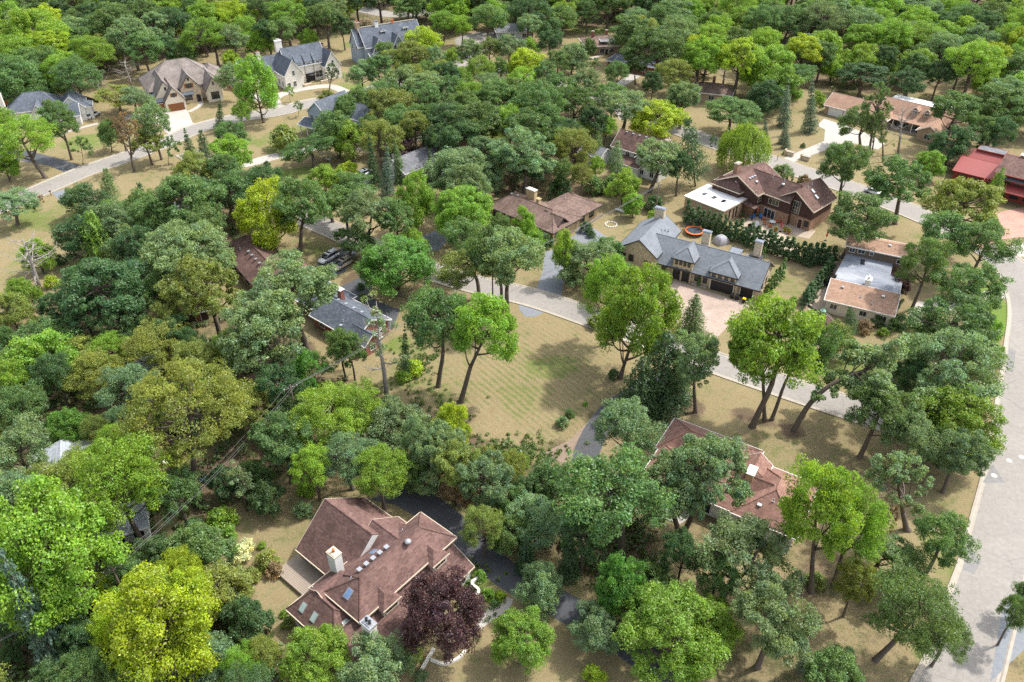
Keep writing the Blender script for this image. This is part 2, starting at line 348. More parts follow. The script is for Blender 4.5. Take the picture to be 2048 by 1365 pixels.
GREEN = [  # px, py, radius in metres along and across, green, lush
 (205, 285, 14, 7, .75, .5), (250, 255, 7, 5, .6, .3), (560, 285, 13, 9, .75, .45), (620, 262, 8, 6, .7, .4), (690, 172, 8, 4, .8, .7), (100, 430, 12, 9, .7, .35), (85, 420, 5, 4, .7, .5), (10, 300, 14, 8, .55, .2), (590, 345, 9, 4, .7, .6),
 (840, 700, 7, 6, .9, .55), (810, 760, 6, 6, .95, .6), (860, 790, 6, 4, .6, .3), (1110, 735, 6, 3.5, .72, .35), (1060, 800, 7, 6, .55, .15), (1000, 720, 8, 7, .45, .1), (1080, 860, 7, 4, .45, .1), (1140, 800, 6, 5, .5, .1), (960, 790, 5, 4, .35, .1),
 (1975, 590, 4, 9, .95, .9), (1995, 640, 3, 7, .95, .9), (1770, 700, 9, 4, .75, .5), (1690, 745, 8, 4, .75, .45), (1650, 745, 9, 3, .6, .4), (1800, 660, 5, 3, .7, .5), (1850, 430, 9, 4, .8, .5), (1870, 470, 6, 3, .6, .3), (1620, 395, 8, 3, .7, .5),
 (640, 1100, 4, 9, .55, .2), (1500, 470, 12, 3, .5, .3), (1570, 560, 3, 9, .5, .25), (1440, 480, 9, 3, .35, .2), (1560, 880, 12, 5, .42, .1), (1650, 920, 10, 5, .4, .1), (610, 500, 9, 6, .6, .25), (480, 1010, 5, 4, .4, .1),
 (300, 1050, 14, 6, .7, .3), (390, 1000, 6, 5, .45, .1), (1550, 20, 40, 18, .5, .2), (1800, 190, 26, 9, .5, .15), (1490, 150, 8, 5, .7, .4), (1020, 130, 14, 8, .5, .2), (980, 90, 9, 5, .8, .7), (730, 90, 12, 5, .8, .4), (1180, 62, 10, 5, .8, .7), (760, 790, 5, 9, .7, .4),
 (1600, 275, 10, 6, .35, .1), (1720, 320, 12, 6, .35, .1), (1220, 130, 14, 7, .5, .2), (150, 545, 8, 8, .5, .3), (60, 530, 6, 9, .5, .3), (20, 1270, 9, 7, .3, .1), (960, 1160, 3, 3, .8, .6), (975, 1190, 3, 2, .8, .7), (1935, 860, 2.2, 8, .8, .6), (1840, 1290, 1.6, 9, .7, .5), (1890, 1130, 1.6, 9, .6, .4),
 (1300, 205, 10, 8, .45, .1), (1340, 260, 8, 8, .3, .1), (830, 880, 6, 3, .5, .2), (920, 670, 3, 9, .5, .3),
]
BROWN = [  # bare earth, mulch and leaf litter
 (930, 610, 4, 3, .7), (1210, 860, 4, 9, .8), (1150, 900, 6, 4, .8), (1250, 800, 5, 4, .7), (500, 640, 8, 5, .5), (200, 660, 10, 5, .6), (1660, 1190, 9, 10, .55), (1740, 1230, 8, 8, .5), (1600, 1130, 7, 7, .5), (1250, 1100, 6, 6, .5), (1400, 1080, 8, 8, .5), (1110, 440, 8, 5, .5), (1130, 380, 14, 5, .7), (1090, 395, 14, 5, .6), (1220, 430, 5, 4, .4),
 (460, 1190, 4, 5, .75), (420, 1220, 4, 4, .7), (530, 1110, 3, 4.5, .85), (100, 205, 10, 4, .5), (200, 175, 10, 4, .5), (710, 560, 3, 5, .9), (700, 520, 3, 3, .7), (1970, 1340, 6, 5, .6), (1580, 1330, 9, 6, .6), (1480, 1340, 7, 6, .5), (1190, 1170, 5, 4, .5), (1270, 1240, 4, 5, .5), (1490, 830, 3, 2.2, .8), (1590, 862, 2.6, 2, .85), (1383, 815, 3, 3, .8), (1700, 950, 3, 2.6, .85), (1630, 1180, 5, 4, .7), (1520, 845, 3, 2, .7),
 (620, 660, 4, 9, .5), (1870, 790, 8, 6, .5), (1680, 690, 4, 3, .6), (540, 505, 3, 3, .6), (600, 492, 2.2, 2.2, .8), (1860, 330, 10, 3, .55), (1900, 345, 4, 2, .6), (1810, 325, 6, 2, .6),
]
# metre grid, finer where the camera looks
gx = np.concatenate([-np.geomspace(6000, 290, 14), np.arange(-285, 286, 1.3), np.geomspace(290, 6000, 14)])
gy = np.concatenate([-np.geomspace(3000, 30, 10), np.arange(-20, 28, 8), np.arange(30, 430, 1.3), np.geomspace(440, 9000, 16)])
GX, GY = np.meshgrid(gx, gy); nx, ny = len(gx), len(gy)
rng0 = np.random.default_rng(3)
Z = np.zeros_like(GX)
zone = np.zeros(GX.shape + (3,)); zone[..., 0] = .34
def blob_mask(px, py, a, b):
    X, Y = at(px, py); d = ((GX - X) / a) ** 2 + ((GY - Y) / b) ** 2
    return np.clip(1.25 - d * .8, 0, 1)
def pnoise(x, y, s, k=0):
    r = np.zeros_like(x); q = np.random.default_rng(k)
    for i in range(7):
        a = q.uniform(0, 6.28); f = s * q.uniform(.6, 1.7); r += np.sin((x * math.cos(a) + y * math.sin(a)) * f + q.uniform(0, 6.28))
    return r / 3.6
nz = pnoise(GX, GY, .22, 1) * .5 + pnoise(GX, GY, .6, 2) * .3
for px, py, a, b, g, l in GREEN:
    m = np.clip(blob_mask(px, py, a, b) * (1 + nz), 0, 1)
    zone[..., 0] = np.maximum(zone[..., 0], m * g); zone[..., 2] = np.maximum(zone[..., 2], m * l)
for px, py, a, b, g in BROWN:
    zone[..., 1] = np.maximum(zone[..., 1], np.clip(blob_mask(px, py, a, b) * (1 + nz), 0, 1) * g)
def poly_mask(poly, soft=4.0):
    m = np.zeros(GX.shape); wp = [at(*p) if p[1] > -300 else (0, 0) for p in poly]
    x = np.array([p[0] for p in wp]); y = np.array([p[1] for p in wp]); r = np.zeros(GX.shape, bool); j = len(wp) - 1
    for i in range(len(wp)):
        if y[i] != y[j]:
            c = ((y[i] > GY) != (y[j] > GY)) & (GX < (x[j] - x[i]) * (GY - y[i]) / (y[j] - y[i]) + x[i]); r ^= c
        j = i
    return r
for pl in WOODS:
    r = poly_mask(pl); zone[..., 1] = np.maximum(zone[..., 1], r * (.72 + .25 * np.clip(nz, -1, 1))); zone[..., 0] = np.where(r, np.maximum(zone[..., 0], .45 + .4 * nz), zone[..., 0])
far = GY > 395; zone[..., 1][far] = .6; zone[..., 0][far] = .6
zone = np.clip(zone, 0, 1)
def ground_mat():
    k = N('dry_lawn_and_litter'); v = k.coord(); a = k.n('Attribute', {'attribute_name': 'zone'}); s3 = k.n('SeparateXYZ', None, Vector=a.outputs['Vector'])
    n1 = k.noise(v, .09, 6, .62); n2 = k.noise(v, .55, 6, .66); n3 = k.noise(v, 3.5, 5, .7); n4 = k.noise(v, 16, 3, .7)
    gr = k.math('ADD', s3.outputs[0], k.math('MULTIPLY_ADD', n1, .9, -.45)); gr = k.math('ADD', gr, k.math('MULTIPLY_ADD', n2, 1.7, -.85)); gr = k.math('ADD', gr, k.math('MULTIPLY_ADD', n3, 1.0, -.5))
    # mowing lanes on the open lot
    lane = k.n('TexWave', {'wave_type': 'BANDS', 'bands_direction': 'X'}, Vector=k.mapped(v, (1, 1, 1), (0, 0, R(-38))), Scale=.28, Distortion=2.6, Detail=4.0).outputs[1]
    lot = k.n('MapRange', None, i0=k.n('VectorMath', {'operation': 'DISTANCE'}, i0=v, i1=at(1090, 760) + (0,)).outputs['Value'], i1=9.0, i2=22.0, i3=1.0, i4=0.0).outputs[0]
    gr = k.math('ADD', gr, k.math('MULTIPLY', k.math('MULTIPLY_ADD', lane, .36, -.18), lot))
    dry = k.mix(n3, (.265, .213, .118, 1), (.185, .146, .076, 1)); dry = k.mix(k.ramp(n2, (.35, 0.0), (.7, .6)), dry, (.325, .262, .155, 1))
    green = k.mix(n3, (.105, .118, .040, 1), (.185, .180, .078, 1)); lush = k.mix(n3, (.105, .175, .030, 1), (.155, .225, .045, 1))
    green = k.mix(s3.outputs[2], green, lush)
    c = k.mix(k.ramp(gr, (.30, 0.0), (.72, 1.0)), dry, green)
    br = k.math('ADD', s3.outputs[1], k.math('MULTIPLY_ADD', n2, .9, -.45)); br = k.math('ADD', br, k.math('MULTIPLY_ADD', n3, .6, -.3))
    floor = k.mix(n3, (.085, .062, .040, 1), (.185, .132, .088, 1)); floor = k.mix(k.ramp(n1, (.42, 0.0), (.62, .75)), floor, (.070, .085, .032, 1))
    c = k.mix(k.ramp(br, (.42, 0.0), (.70, 1.0)), c, floor)
    c = k.mix(1.0, c, k.ramp(n4, (.25, .58), (.75, 1.36)), 'MULTIPLY')
    return k.done(c, .95, k.bump(k.math('ADD', n3, n4), .55, .06), 0, .1)
M['ground'] = ground_mat()
me = bpy.data.meshes.new('ground')
V = np.stack([GX, GY, Z], -1).reshape(-1, 3); idx = np.arange(nx * ny).reshape(ny, nx)
F = np.stack([idx[:-1, :-1], idx[:-1, 1:], idx[1:, 1:], idx[1:, :-1]], -1).reshape(-1, 4)
me.vertices.add(len(V)); me.loops.add(F.size); me.polygons.add(len(F))
me.vertices.foreach_set('co', V.astype(np.float32).ravel()); me.loops.foreach_set('vertex_index', F.astype(np.int32).ravel()); me.polygons.foreach_set('loop_start', np.arange(0, F.size, 4, dtype=np.int32))
za = me.attributes.new('zone', 'FLOAT_VECTOR', 'POINT'); za.data.foreach_set('vector', zone.reshape(-1, 3).astype(np.float32).ravel())
me.materials.append(M['ground']); me.update(calc_edges=True)
tag(link('ground', me), kind='structure')

# ------------------------------------------------------------------ roads, kerbs, drives
ROADS = []                                    # centre lines kept for clearances
def strip(L, Rr, z):
    m = MB(); n = len(L)
    m.add([(p[0], p[1], z) for p in L] + [(p[0], p[1], z) for p in Rr], [(i, n + i, n + i + 1, i + 1) for i in range(n - 1)]); return m
def road(edge, width, z, side=1, kerb=True, mat='road', name='road'):
    """edge = kerb line in photograph pixels; the road lies on its `side`"""
    L = catmull([at(*p) for p in edge], 7); Rr = offset(L, -width * side); ROADS.append((offset(L, -width * side / 2), width / 2))
    a, b = (L, Rr) if side > 0 else (Rr, L)
    tag(strip(a, b, z).build(name, M[mat]), kind='structure')
    if kerb:
        for E_, s in ((a, 1), (b, -1)):
            o1, o2, g = offset(E_, .16 * s), offset(E_, .5 * s), offset(E_, -.30 * s); m = MB(); n = len(E_)
            rows = [[(p[0], p[1], z + .004) for p in g], [(p[0], p[1], z + .004) for p in E_], [(p[0], p[1], z + .10) for p in o1], [(p[0], p[1], z + .10) for p in o2], [(p[0], p[1], -.05) for p in o2]]
            vs_ = sum(rows, []); fs = []
            for r in range(4):
                for i in range(n - 1):
                    q = (r*n + i, r*n + i + 1, (r+1)*n + i + 1, (r+1)*n + i); fs.append(q if s > 0 else q[::-1])
            m.add(vs_, fs); tag(m.build('kerb', M['kerb']), kind='structure')
def drive(name, poly, mat, z):
    pts = [at(*p) for p in poly]; m = MB(); m.add([(x, y, z) for x, y in pts], [tuple(range(len(pts)))])
    o = m.build(name, M[mat]); bm = bmesh.new(); bm.from_mesh(o.data); bmesh.ops.recalc_face_normals(bm, faces=bm.faces)
    bmesh.ops.triangulate(bm, faces=bm.faces)
    for f in bm.faces:
        if f.normal.z < 0: f.normal_flip()
    bm.to_mesh(o.data); bm.free(); DRIVES.append(pts); return tag(o, kind='structure')
def path(name, line, width, mat, z):
    L = catmull([at(*p) for p in line], 6); ROADS.append((L, width / 2))
    return tag(strip(offset(L, width / 2), offset(L, -width / 2), z).build(name, M[mat]), kind='structure')
DRIVES = []
# the broad road along the right edge, the lane across the middle, the far lane at upper left
road([(1230, 228), (1340, 266), (1430, 299), (1540, 335), (1587, 352), (1646, 371), (1745, 407), (1844, 448), (1930, 491), (1988, 534), (2013, 584), (2020, 628), (2013, 690), (1999, 785), (1984, 880), (1967, 960), (1947, 1035), (1923, 1124), (1895, 1199), (1858, 1308), (1827, 1370), (1770, 1500), (1680, 1680)], 7.4, .040, -1)
road([(395, 300), (455, 345), (540, 392), (640, 432), (720, 466), (840, 516), (940, 550), (1073, 581), (1193, 620), (1427, 704), (1526, 738), (1635, 774), (1721, 801), (1830, 838), (1915, 872), (1978, 905)], 5.9, .028, 1)
road([(-90, 436), (0, 402), (62, 376), (140, 343), (178, 329), (274, 296), (328, 274), (376, 254), (424, 240), (480, 228), (552, 217), (602, 203), (690, 186), (780, 163), (860, 140), (915, 112), (960, 82)], 7.0, .034, 1)
tag(MB().lathe((*at(975, 82), -.05), [(13, 0), (13, .11)], 40, False).build('turning_circle', M['road']), kind='structure')
path('road', [(915, 125), (1000, 140), (1100, 165), (1200, 195), (1245, 215), (1260, 240)], 6.5, 'road', .022)
path('road', [(-40, -14), (300, -8), (520, 6), (700, 16), (800, 30), (930, 8), (1100, -25)], 9, 'road', .016)
drive('driveway', [(326, 225), (371, 219), (375, 221), (383, 240), (385, 246), (412, 250), (404, 258), (352, 276), (330, 264), (322, 250), (240, 240), (236, 228), (290, 228)], 'drive_pale', .016)
path('path', [(378, 224), (395, 215), (402, 207), (398, 199)], 1.6, 'drive_pale', .012)
path('driveway', [(562, 222), (549, 205), (553, 194), (580, 184), (620, 176), (660, 173), (688, 183), (703, 196)], 3.8, 'drive_pale', .016)
path('driveway', [(553, 199), (525, 198), (500, 190), (475, 172), (455, 155)], 5.0, 'drive_pale', .012)
drive('driveway', [(-40, 296), (20, 300), (60, 303), (118, 318), (178, 336), (142, 351), (98, 332), (30, 320), (-40, 318)], 'asphalt', .016)
drive('driveway', [(104, 386), (128, 379), (150, 396), (122, 404)], 'asphalt_grey', .016)
path('driveway', [(410, 330), (480, 330), (540, 316), (600, 302), (650, 290)], 4.5, 'drive_pale', .016)
drive('driveway', [(615, 545), (655, 515), (690, 492), (712, 486), (722, 500), (700, 520), (690, 545), (640, 560)], 'asphalt', .016)
drive('driveway', [(672, 578), (725, 553), (745, 575), (735, 588), (760, 605), (800, 620), (785, 660), (735, 650), (700, 625), (690, 590)], 'asphalt', .012)
drive('driveway', [(842, 472), (880, 459), (910, 462), (880, 500), (846, 505)], 'asphalt_grey', .016)
drive('driveway', [(1072, 580), (1122, 595), (1128, 560), (1136, 530), (1180, 497), (1218, 478), (1190, 458), (1160, 446), (1150, 470), (1110, 498), (1090, 504), (1086, 540)], 'asphalt_grey', .016)
drive('driveway', [(700, 375), (705, 360), (735, 350), (760, 355), (745, 370)], 'asphalt_grey', .016)
drive('driveway', [(1348, 560), (1380, 571), (1432, 588), (1470, 600), (1512, 604), (1487, 622), (1436, 674), (1424, 704), (1380, 690), (1352, 640), (1335, 590)], 'pavers', .016)
drive('driveway', [(1034, 590), (1100, 615), (1094, 622), (1070, 634), (1050, 634), (1040, 622), (1036, 606)], 'asphalt_grey', .016)
path('driveway', [(820, 985), (900, 1045), (948, 1092), (1000, 1140), (1060, 1178), (1130, 1215), (1200, 1252), (1270, 1298), (1360, 1370), (1450, 1470)], 4.2, 'asphalt', .012)
drive('driveway', [(740, 1000), (825, 962), (905, 1020), (940, 1068), (890, 1085), (860, 1050), (790, 1010)], 'asphalt', .016)
path('driveway', [(1400, 735), (1335, 760), (1280, 785), (1232, 815), (1200, 850), (1175, 900), (1168, 935)], 4.0, 'asphalt', .012)
drive('gravel_patch', [(1225, 790), (1262, 795), (1225, 830), (1195, 880), (1185, 925), (1120, 925), (1090, 905), (1140, 880), (1180, 840)], 'gravel', .009)
path('path', [(952, 1250), (985, 1226), (1008, 1210), (1014, 1195)], 1.7, 'drive_pale', .014)
path('driveway', [(2016, 588), (1975, 592), (1935, 602), (1895, 612), (1866, 616)], 3.2, 'drive_pale', .016)
path('path', [(1850, 606), (1830, 630), (1845, 650), (1868, 668), (1890, 690)], 2.4, 'drive_pale', .012)
drive('patio', [(1610, 608), (1650, 522), (1668, 512), (1680, 530), (1664, 560), (1656, 600), (1650, 626), (1622, 628)], 'patio', .016)
drive('driveway', [(1585, 326), (1565, 318), (1600, 303), (1648, 283), (1650, 260), (1634, 252), (1648, 238), (1700, 255), (1745, 272), (1770, 288), (1756, 300), (1712, 288), (1680, 290), (1640, 305)], 'drive_pale', .046)
drive('driveway', [(1925, 470), (1985, 428), (2070, 410), (2090, 470), (2000, 480), (1960, 500)], 'pavers_red', .046)
drive('driveway', [(2000, 495), (2080, 480), (2090, 510), (2030, 515)], 'drive_pale', .016)
drive('patio', [(1482, 452), (1505, 430), (1560, 436), (1632, 462), (1618, 478), (1575, 470), (1600, 500), (1560, 515), (1530, 492), (1500, 474)], 'patio', .016)
path('driveway', [(1272, 150), (1252, 162), (1228, 176), (1205, 200)], 4.2, 'drive_pale', .028)
path('path', [(1180, 118), (1210, 108), (1236, 104)], 1.8, 'drive_pale', .012)
drive('driveway', [(1980, 1365), (2005, 1215), (2040, 1190), (2120, 1180), (2120, 1290), (2048, 1300)], 'asphalt_grey', .046)
drive('patio', [(1303, 1030), (1322, 1004), (1400, 1022), (1360, 1050)], 'drive_pale', .10)
# repairs, one painted tree shadow and covers on the road
def patch(poly, z): 
    pts = [at(*p) for p in poly]; m = MB().add([(x, y, z) for x, y in pts], [tuple(range(len(pts)))]); o = m.build('road_patch_and_shade', M['patch'])
    if o.data.polygons[0].normal.z < 0: o.data.flip_normals()
    tag(o, kind='structure')
patch([(1168, 640), (1205, 634), (1222, 650), (1202, 660)], .033); patch([(2018, 698), (2032, 702), (2026, 745), (2012, 742)], .045); patch([(1986, 930), (2010, 966), (1965, 966)], .045)
patch([(1845, 432), (1876, 436), (1880, 448), (1856, 448)], .045); patch([(1945, 500), (1985, 505), (1996, 530), (1980, 528)], .045); patch([(1935, 1090), (1962, 1125), (1948, 1150), (1925, 1140)], .045)  # the last sheet is tree shade painted dark beside the kerb
# ------------------------------------------------------------------ foliage prototypes
def unit(a): return a / np.maximum(np.linalg.norm(a, axis=-1, keepdims=True), 1e-9)
def leaves_mesh(name, P, Nn, size, tone, rng, asp=0.62):
    n = len(P); Nn = unit(Nn)
    h = unit(np.cross(Nn, rng.normal(size=(n, 3)))); g = np.cross(Nn, h)
    sz = (size * rng.uniform(0.65, 1.35, n))[:, None]
    a, b = h * sz, g * sz * asp
    fold = Nn * sz * 0.22
    V = np.stack([P - a * 0.5, P + b * 0.5 - fold, P + a * 0.5, P - b * 0.5 - fold], 1).reshape(-1, 3)
    me = bpy.data.meshes.new(name)
    me.vertices.add(4 * n); me.loops.add(4 * n); me.polygons.add(n)
    me.vertices.foreach_set('co', V.astype(np.float32).ravel())
    me.loops.foreach_set('vertex_index', np.arange(4 * n, dtype=np.int32))
    me.polygons.foreach_set('loop_start', np.arange(0, 4 * n, 4, dtype=np.int32))
    at_ = me.attributes.new('tone', 'FLOAT_VECTOR', 'FACE'); at_.data.foreach_set('vector', tone.astype(np.float32).ravel())
    me.materials.append(M['leaf']); me.update(calc_edges=True)
    return me
def clump_leaves(cs, rs, n, rng, up=0.35, flat=0.75, spread=0.75, dry=0.01, clump_dry=0.0):
    """n leaves round each clump centre, on a flattened ball, most of them facing out and up"""
    P, Nn, T = [], [], []
    for c, r in zip(cs, rs):
        d = unit(rng.normal(size=(n, 3)) + np.array([0, 0, up]))
        rr = r * rng.uniform(0.35, 1.0, n) ** 0.6
        P.append(c + d * rr[:, None] * np.array([1, 1, flat]))
        Nn.append(d * 0.8 + np.array([0, 0, 0.5]) + rng.normal(size=(n, 3)) * spread)
        t = np.empty((n, 3)); t[:, 0] = np.clip(rng.normal(0.45 + rng.normal() * 0.13, 0.2, n), 0, 1)
        t[:, 1] = np.clip(rng.normal(0.5 + rng.normal() * 0.16, 0.16, n), 0, 1)
        t[:, 2] = (rng.random(n) < (0.7 if rng.random() < clump_dry else dry)) * rng.uniform(0.5, 1, n)
        T.append(t)
    return np.concatenate(P), np.concatenate(Nn), np.concatenate(T)
def limb(mb, a, b, r0, r1, rng, sag=0.12, n=5, sides=6):
    a, b = np.array(a, float), np.array(b, float); L = np.linalg.norm(b - a)
    pts, rad = [], []
    o = rng.normal(size=3) * L * 0.07
    for i in range(n):
        t = i / (n - 1)
        p = a + (b - a) * t + o * math.sin(math.pi * t) + np.array([0, 0, -sag * L * math.sin(math.pi * t) * 0.6])
        pts.append(p); rad.append(r0 + (r1 - r0) * t)
    mb.tube(pts, rad, sides)
    return pts
def broadleaf(name, seed, H, W, lobes, cpl, n, leaf, base=0.36, top_heavy=0.55, lobe_r=0.36, trunk_r=0.032, up=0.35, flat=0.7, sparse=1.0, dry=0.01,
              clump_dry=0.0, fork=0.85, tw=1.0, dead=0, asp=0.62):
    """trunk > limbs > lobes > clumps > leaves.  Lobes sit on an uneven ellipsoid, so gaps open between them."""
    rng = np.random.default_rng(seed); rw = W / 2; z0, z1 = H * base, H
    cz, hz = z0 + (z1 - z0) * top_heavy, None
    mb = MB(); tr = H * trunk_r
    kx, ky = rng.normal(size=2) * W * 0.03
    zf = z0 * fork
    tp = [(0, 0, -0.3), (0.01, 0.0, 0.25), (kx * .3, ky * .3, zf * 0.35), (kx * .8, ky * .8, zf * 0.75), (kx, ky, zf)]
    mb.tube(tp, [tr * 1.7, tr * 1.15, tr * 0.95, tr * 0.86, tr * 0.78], 8)
    lead = [np.array([kx, ky, zf]), np.array([kx + rng.normal() * W * .04, ky + rng.normal() * W * .04, zf + (z1 - zf) * .45]), np.array([rng.normal() * W * .05, rng.normal() * W * .05, zf + (z1 - zf) * .82])]
    mb.tube(lead, [tr * 0.75, tr * 0.45, tr * 0.12], 6)
    C_, Rr, Lc = [], [], []
    for i in range(lobes):
        t = (i + 0.5) / lobes; zz = 1 - 1.55 * t                       # from the top downwards
        ang = i * 2.39996 + rng.normal() * 0.35
        s = math.sqrt(max(0.0, 1 - zz * zz)) * rng.uniform(0.62, 0.86) if i else 0.12
        v = (z1 - cz) if zz > 0 else (cz - z0)
        lr = lobe_r * rw * rng.uniform(0.8, 1.25) * 1.25
        q = np.array([rw * s * math.cos(ang), rw * s * math.sin(ang), cz + v * zz * 0.80 + rng.normal() * H * 0.015])
        Lc.append(q)
        m = max(3, int(cpl * sparse * rng.uniform(0.75, 1.25)))
        d = unit(rng.normal(size=(m, 3)) + np.array([math.cos(ang) * s, math.sin(ang) * s, 0.55]) * 0.7)
        C_.append(q + d * (lr * rng.uniform(0.45, 1.0, m))[:, None] * np.array([1, 1, 0.72])); Rr.append(lr * rng.uniform(0.26, 0.46, m) * tw)
    for i, q in enumerate(Lc):
        k = rng.uniform(0.0, 0.75); st = lead[0] + (lead[1] - lead[0]) * k if q[2] < lead[1][2] + 1 else lead[1] + (lead[2] - lead[1]) * rng.uniform(0, .5)
        st = np.array([st[0], st[1], min(st[2], q[2] - 0.4)])
        if st[2] < zf * 0.8: st[2] = zf * 0.8
        pts = limb(mb, st, q, tr * rng.uniform(0.32, 0.46), tr * 0.10, rng)
        for c in C_[i][:: 3 if sparse > .7 else 1]: limb(mb, pts[-2], c, tr * 0.12, tr * 0.03, rng, n=3, sides=4)
    for i in range(dead):
        ang = rng.uniform(0, 6.28); zz = rng.uniform(z0, z1 * .9); L = rw * rng.uniform(.6, 1.1)
        p = limb(mb, (kx, ky, zz), (math.cos(ang) * L, math.sin(ang) * L, zz + rng.uniform(0, .25) * H), tr * .3, tr * .05, rng)
        for j in range(3):
            e = np.array(p[2 + j % 3]); limb(mb, e, e + rng.normal(size=3) * L * .25 + np.array([0, 0, L * .15]), tr * .1, tr * .03, rng, n=3, sides=4)
    P, Nn, T = clump_leaves(np.concatenate(C_), np.concatenate(Rr), n, rng, up, flat, 0.75, dry, clump_dry)
    cm = leaves_mesh(name + '_crown', P, Nn, leaf, T, rng, asp)
    ext = np.percentile(np.abs(P[:, :2]), 98) * 2
    return dict(crown=cm, trunk=mb.mesh(name + '_trunk', M['bark']), H=float(P[:, 2].max()), W=float(ext))
def conifer(name, seed, H, W, tiers, per, leaf, droop=0.25, base=0.06, power=0.85, soft=0.0, nl=26):
    rng = np.random.default_rng(seed); mb = MB(); tr = H * 0.016
    mb.tube([(0, 0, -.3), (0, 0, H * .3), (0, 0, H * .96)], [tr, tr * .75, tr * .1], 7)
    P, Nn, T = [], [], []
    for i in range(tiers):
        t = (i + rng.uniform(-.3, .3)) / tiers; z = H * (base + (1 - base) * max(t, 0)); rr = W / 2 * max(1 - t, 0.03) ** power
        nb = max(4, int(per * (0.45 + 0.55 * (1 - t))))
        for j in range(nb):
            a = 2 * math.pi * (j + rng.uniform(-.35, .35)) / nb + i * 1.7; L = rr * rng.uniform(0.72, 1.12)
            m = max(5, int(nl * (0.35 + L / (W / 2)))); s = rng.uniform(0.12, 1, m) ** 0.7
            side = rng.normal(size=m) * 0.17 * L * (1.15 - s)
            x = s * L * math.cos(a) - side * math.sin(a); y = s * L * math.sin(a) + side * math.cos(a)
            zz = z - droop * L * s ** 1.4 + rng.normal(size=m) * (0.05 + soft) * (L + .4) + 0.10 * L * s ** 4
            P.append(np.stack([x, y, zz], 1)); b = rng.normal(0.45, 0.1)
            Nn.append(np.stack([np.full(m, .45 * math.cos(a)), np.full(m, .45 * math.sin(a)), np.full(m, .8)], 1) + rng.normal(size=(m, 3)) * .5)
            tt = np.stack([np.clip(rng.normal(b, .18, m), 0, 1), np.clip(rng.normal(.45, .15, m), 0, 1), np.zeros(m)], 1); T.append(tt)
            if j % 2 == 0 and L > 0.5: mb.tube([(0, 0, z), (L * .8 * math.cos(a), L * .8 * math.sin(a), z - droop * L * .7)], [tr * .3, tr * .08], 4)
    P = np.concatenate(P); P[:, 2] = np.maximum(P[:, 2], 0.15)
    cm = leaves_mesh(name + '_crown', P, np.concatenate(Nn), leaf, np.concatenate(T), rng, 0.42)
    return dict(crown=cm, trunk=mb.mesh(name + '_trunk', M['bark']), H=float(P[:, 2].max()), W=W)
def blob(name, seed, H, W, clumps, n, leaf, cone=0.0, dry=0.01, up=.3):
    """shrubs and clipped columns: leaves from the ground up"""
    rng = np.random.default_rng(seed); c, r = [], []
    for i in range(clumps):
        t = rng.random(); z = H * (0.08 + 0.86 * t)
        rad = W / 2 * ((1 - t) ** cone if cone else math.sqrt(max(0.05, 1 - (2 * max(t, .25) - .7) ** 2))) * 0.8
        a = rng.uniform(0, 6.283); q = rad * math.sqrt(rng.uniform(0.25, 1))
        c.append((q * math.cos(a), q * math.sin(a), z)); r.append(max(W * 0.16 * rng.uniform(.7, 1.3) * (1 - .5 * t * (cone > 0)), .12))
    P, Nn, T = clump_leaves(np.array(c), r, n, rng, up, .8, .7, dry); P[:, 2] = np.clip(P[:, 2], 0.03, None)
    mb = MB()
    for k in range(3): mb.tube([(0, 0, -.1), (rng.normal() * W * .1, rng.normal() * W * .1, H * .5)], [H * .02, H * .008], 5)
    return dict(crown=leaves_mesh(name + '_crown', P, Nn, leaf, T, rng), trunk=mb.mesh(name + '_stem', M['bark']), H=float(P[:, 2].max()), W=W)
def willow(name, seed, H, W):
    rng = np.random.default_rng(seed); mb = MB(); mb.tube([(0, 0, -.3), (.1, 0, H * .25), (0.2, .1, H * .5)], [.5, .38, .25], 8)
    P, Nn, T = [], [], []
    for i in range(460):
        a = rng.uniform(0, 6.283); s = math.sqrt(rng.random()); r0 = W / 2 * s * .92; top = H * (0.98 - 0.35 * s * s) + rng.normal() * .4
        x, y = r0 * math.cos(a), r0 * math.sin(a); bot = rng.uniform(.05, .5) * H if s > .55 else rng.uniform(.45, .75) * H
        m = int(14 + 34 * (top - bot) / H); z = np.linspace(top, bot, m); k = np.linspace(0, 1, m)
        out = 1 + .12 * np.sqrt(k)
        P.append(np.stack([x * out + rng.normal(size=m) * .14, y * out + rng.normal(size=m) * .14, z], 1))
        Nn.append(np.stack([np.full(m, math.cos(a)), np.full(m, math.sin(a)), np.full(m, .5)], 1) + rng.normal(size=(m, 3)) * .6)
        b = rng.normal(.5, .12); T.append(np.stack([np.clip(rng.normal(b, .15, m), 0, 1), np.clip(rng.normal(.6, .15, m), 0, 1), np.zeros(m)], 1))
        if i % 12 == 0: limb(mb, (0.2, .1, H * .4), (x, y, top), .12, .03, rng)
    P = np.concatenate(P)
    return dict(crown=leaves_mesh(name + '_crown', P, np.concatenate(Nn), .50, np.concatenate(T), rng, .34), trunk=mb.mesh(name + '_trunk', M['bark']), H=H, W=W)
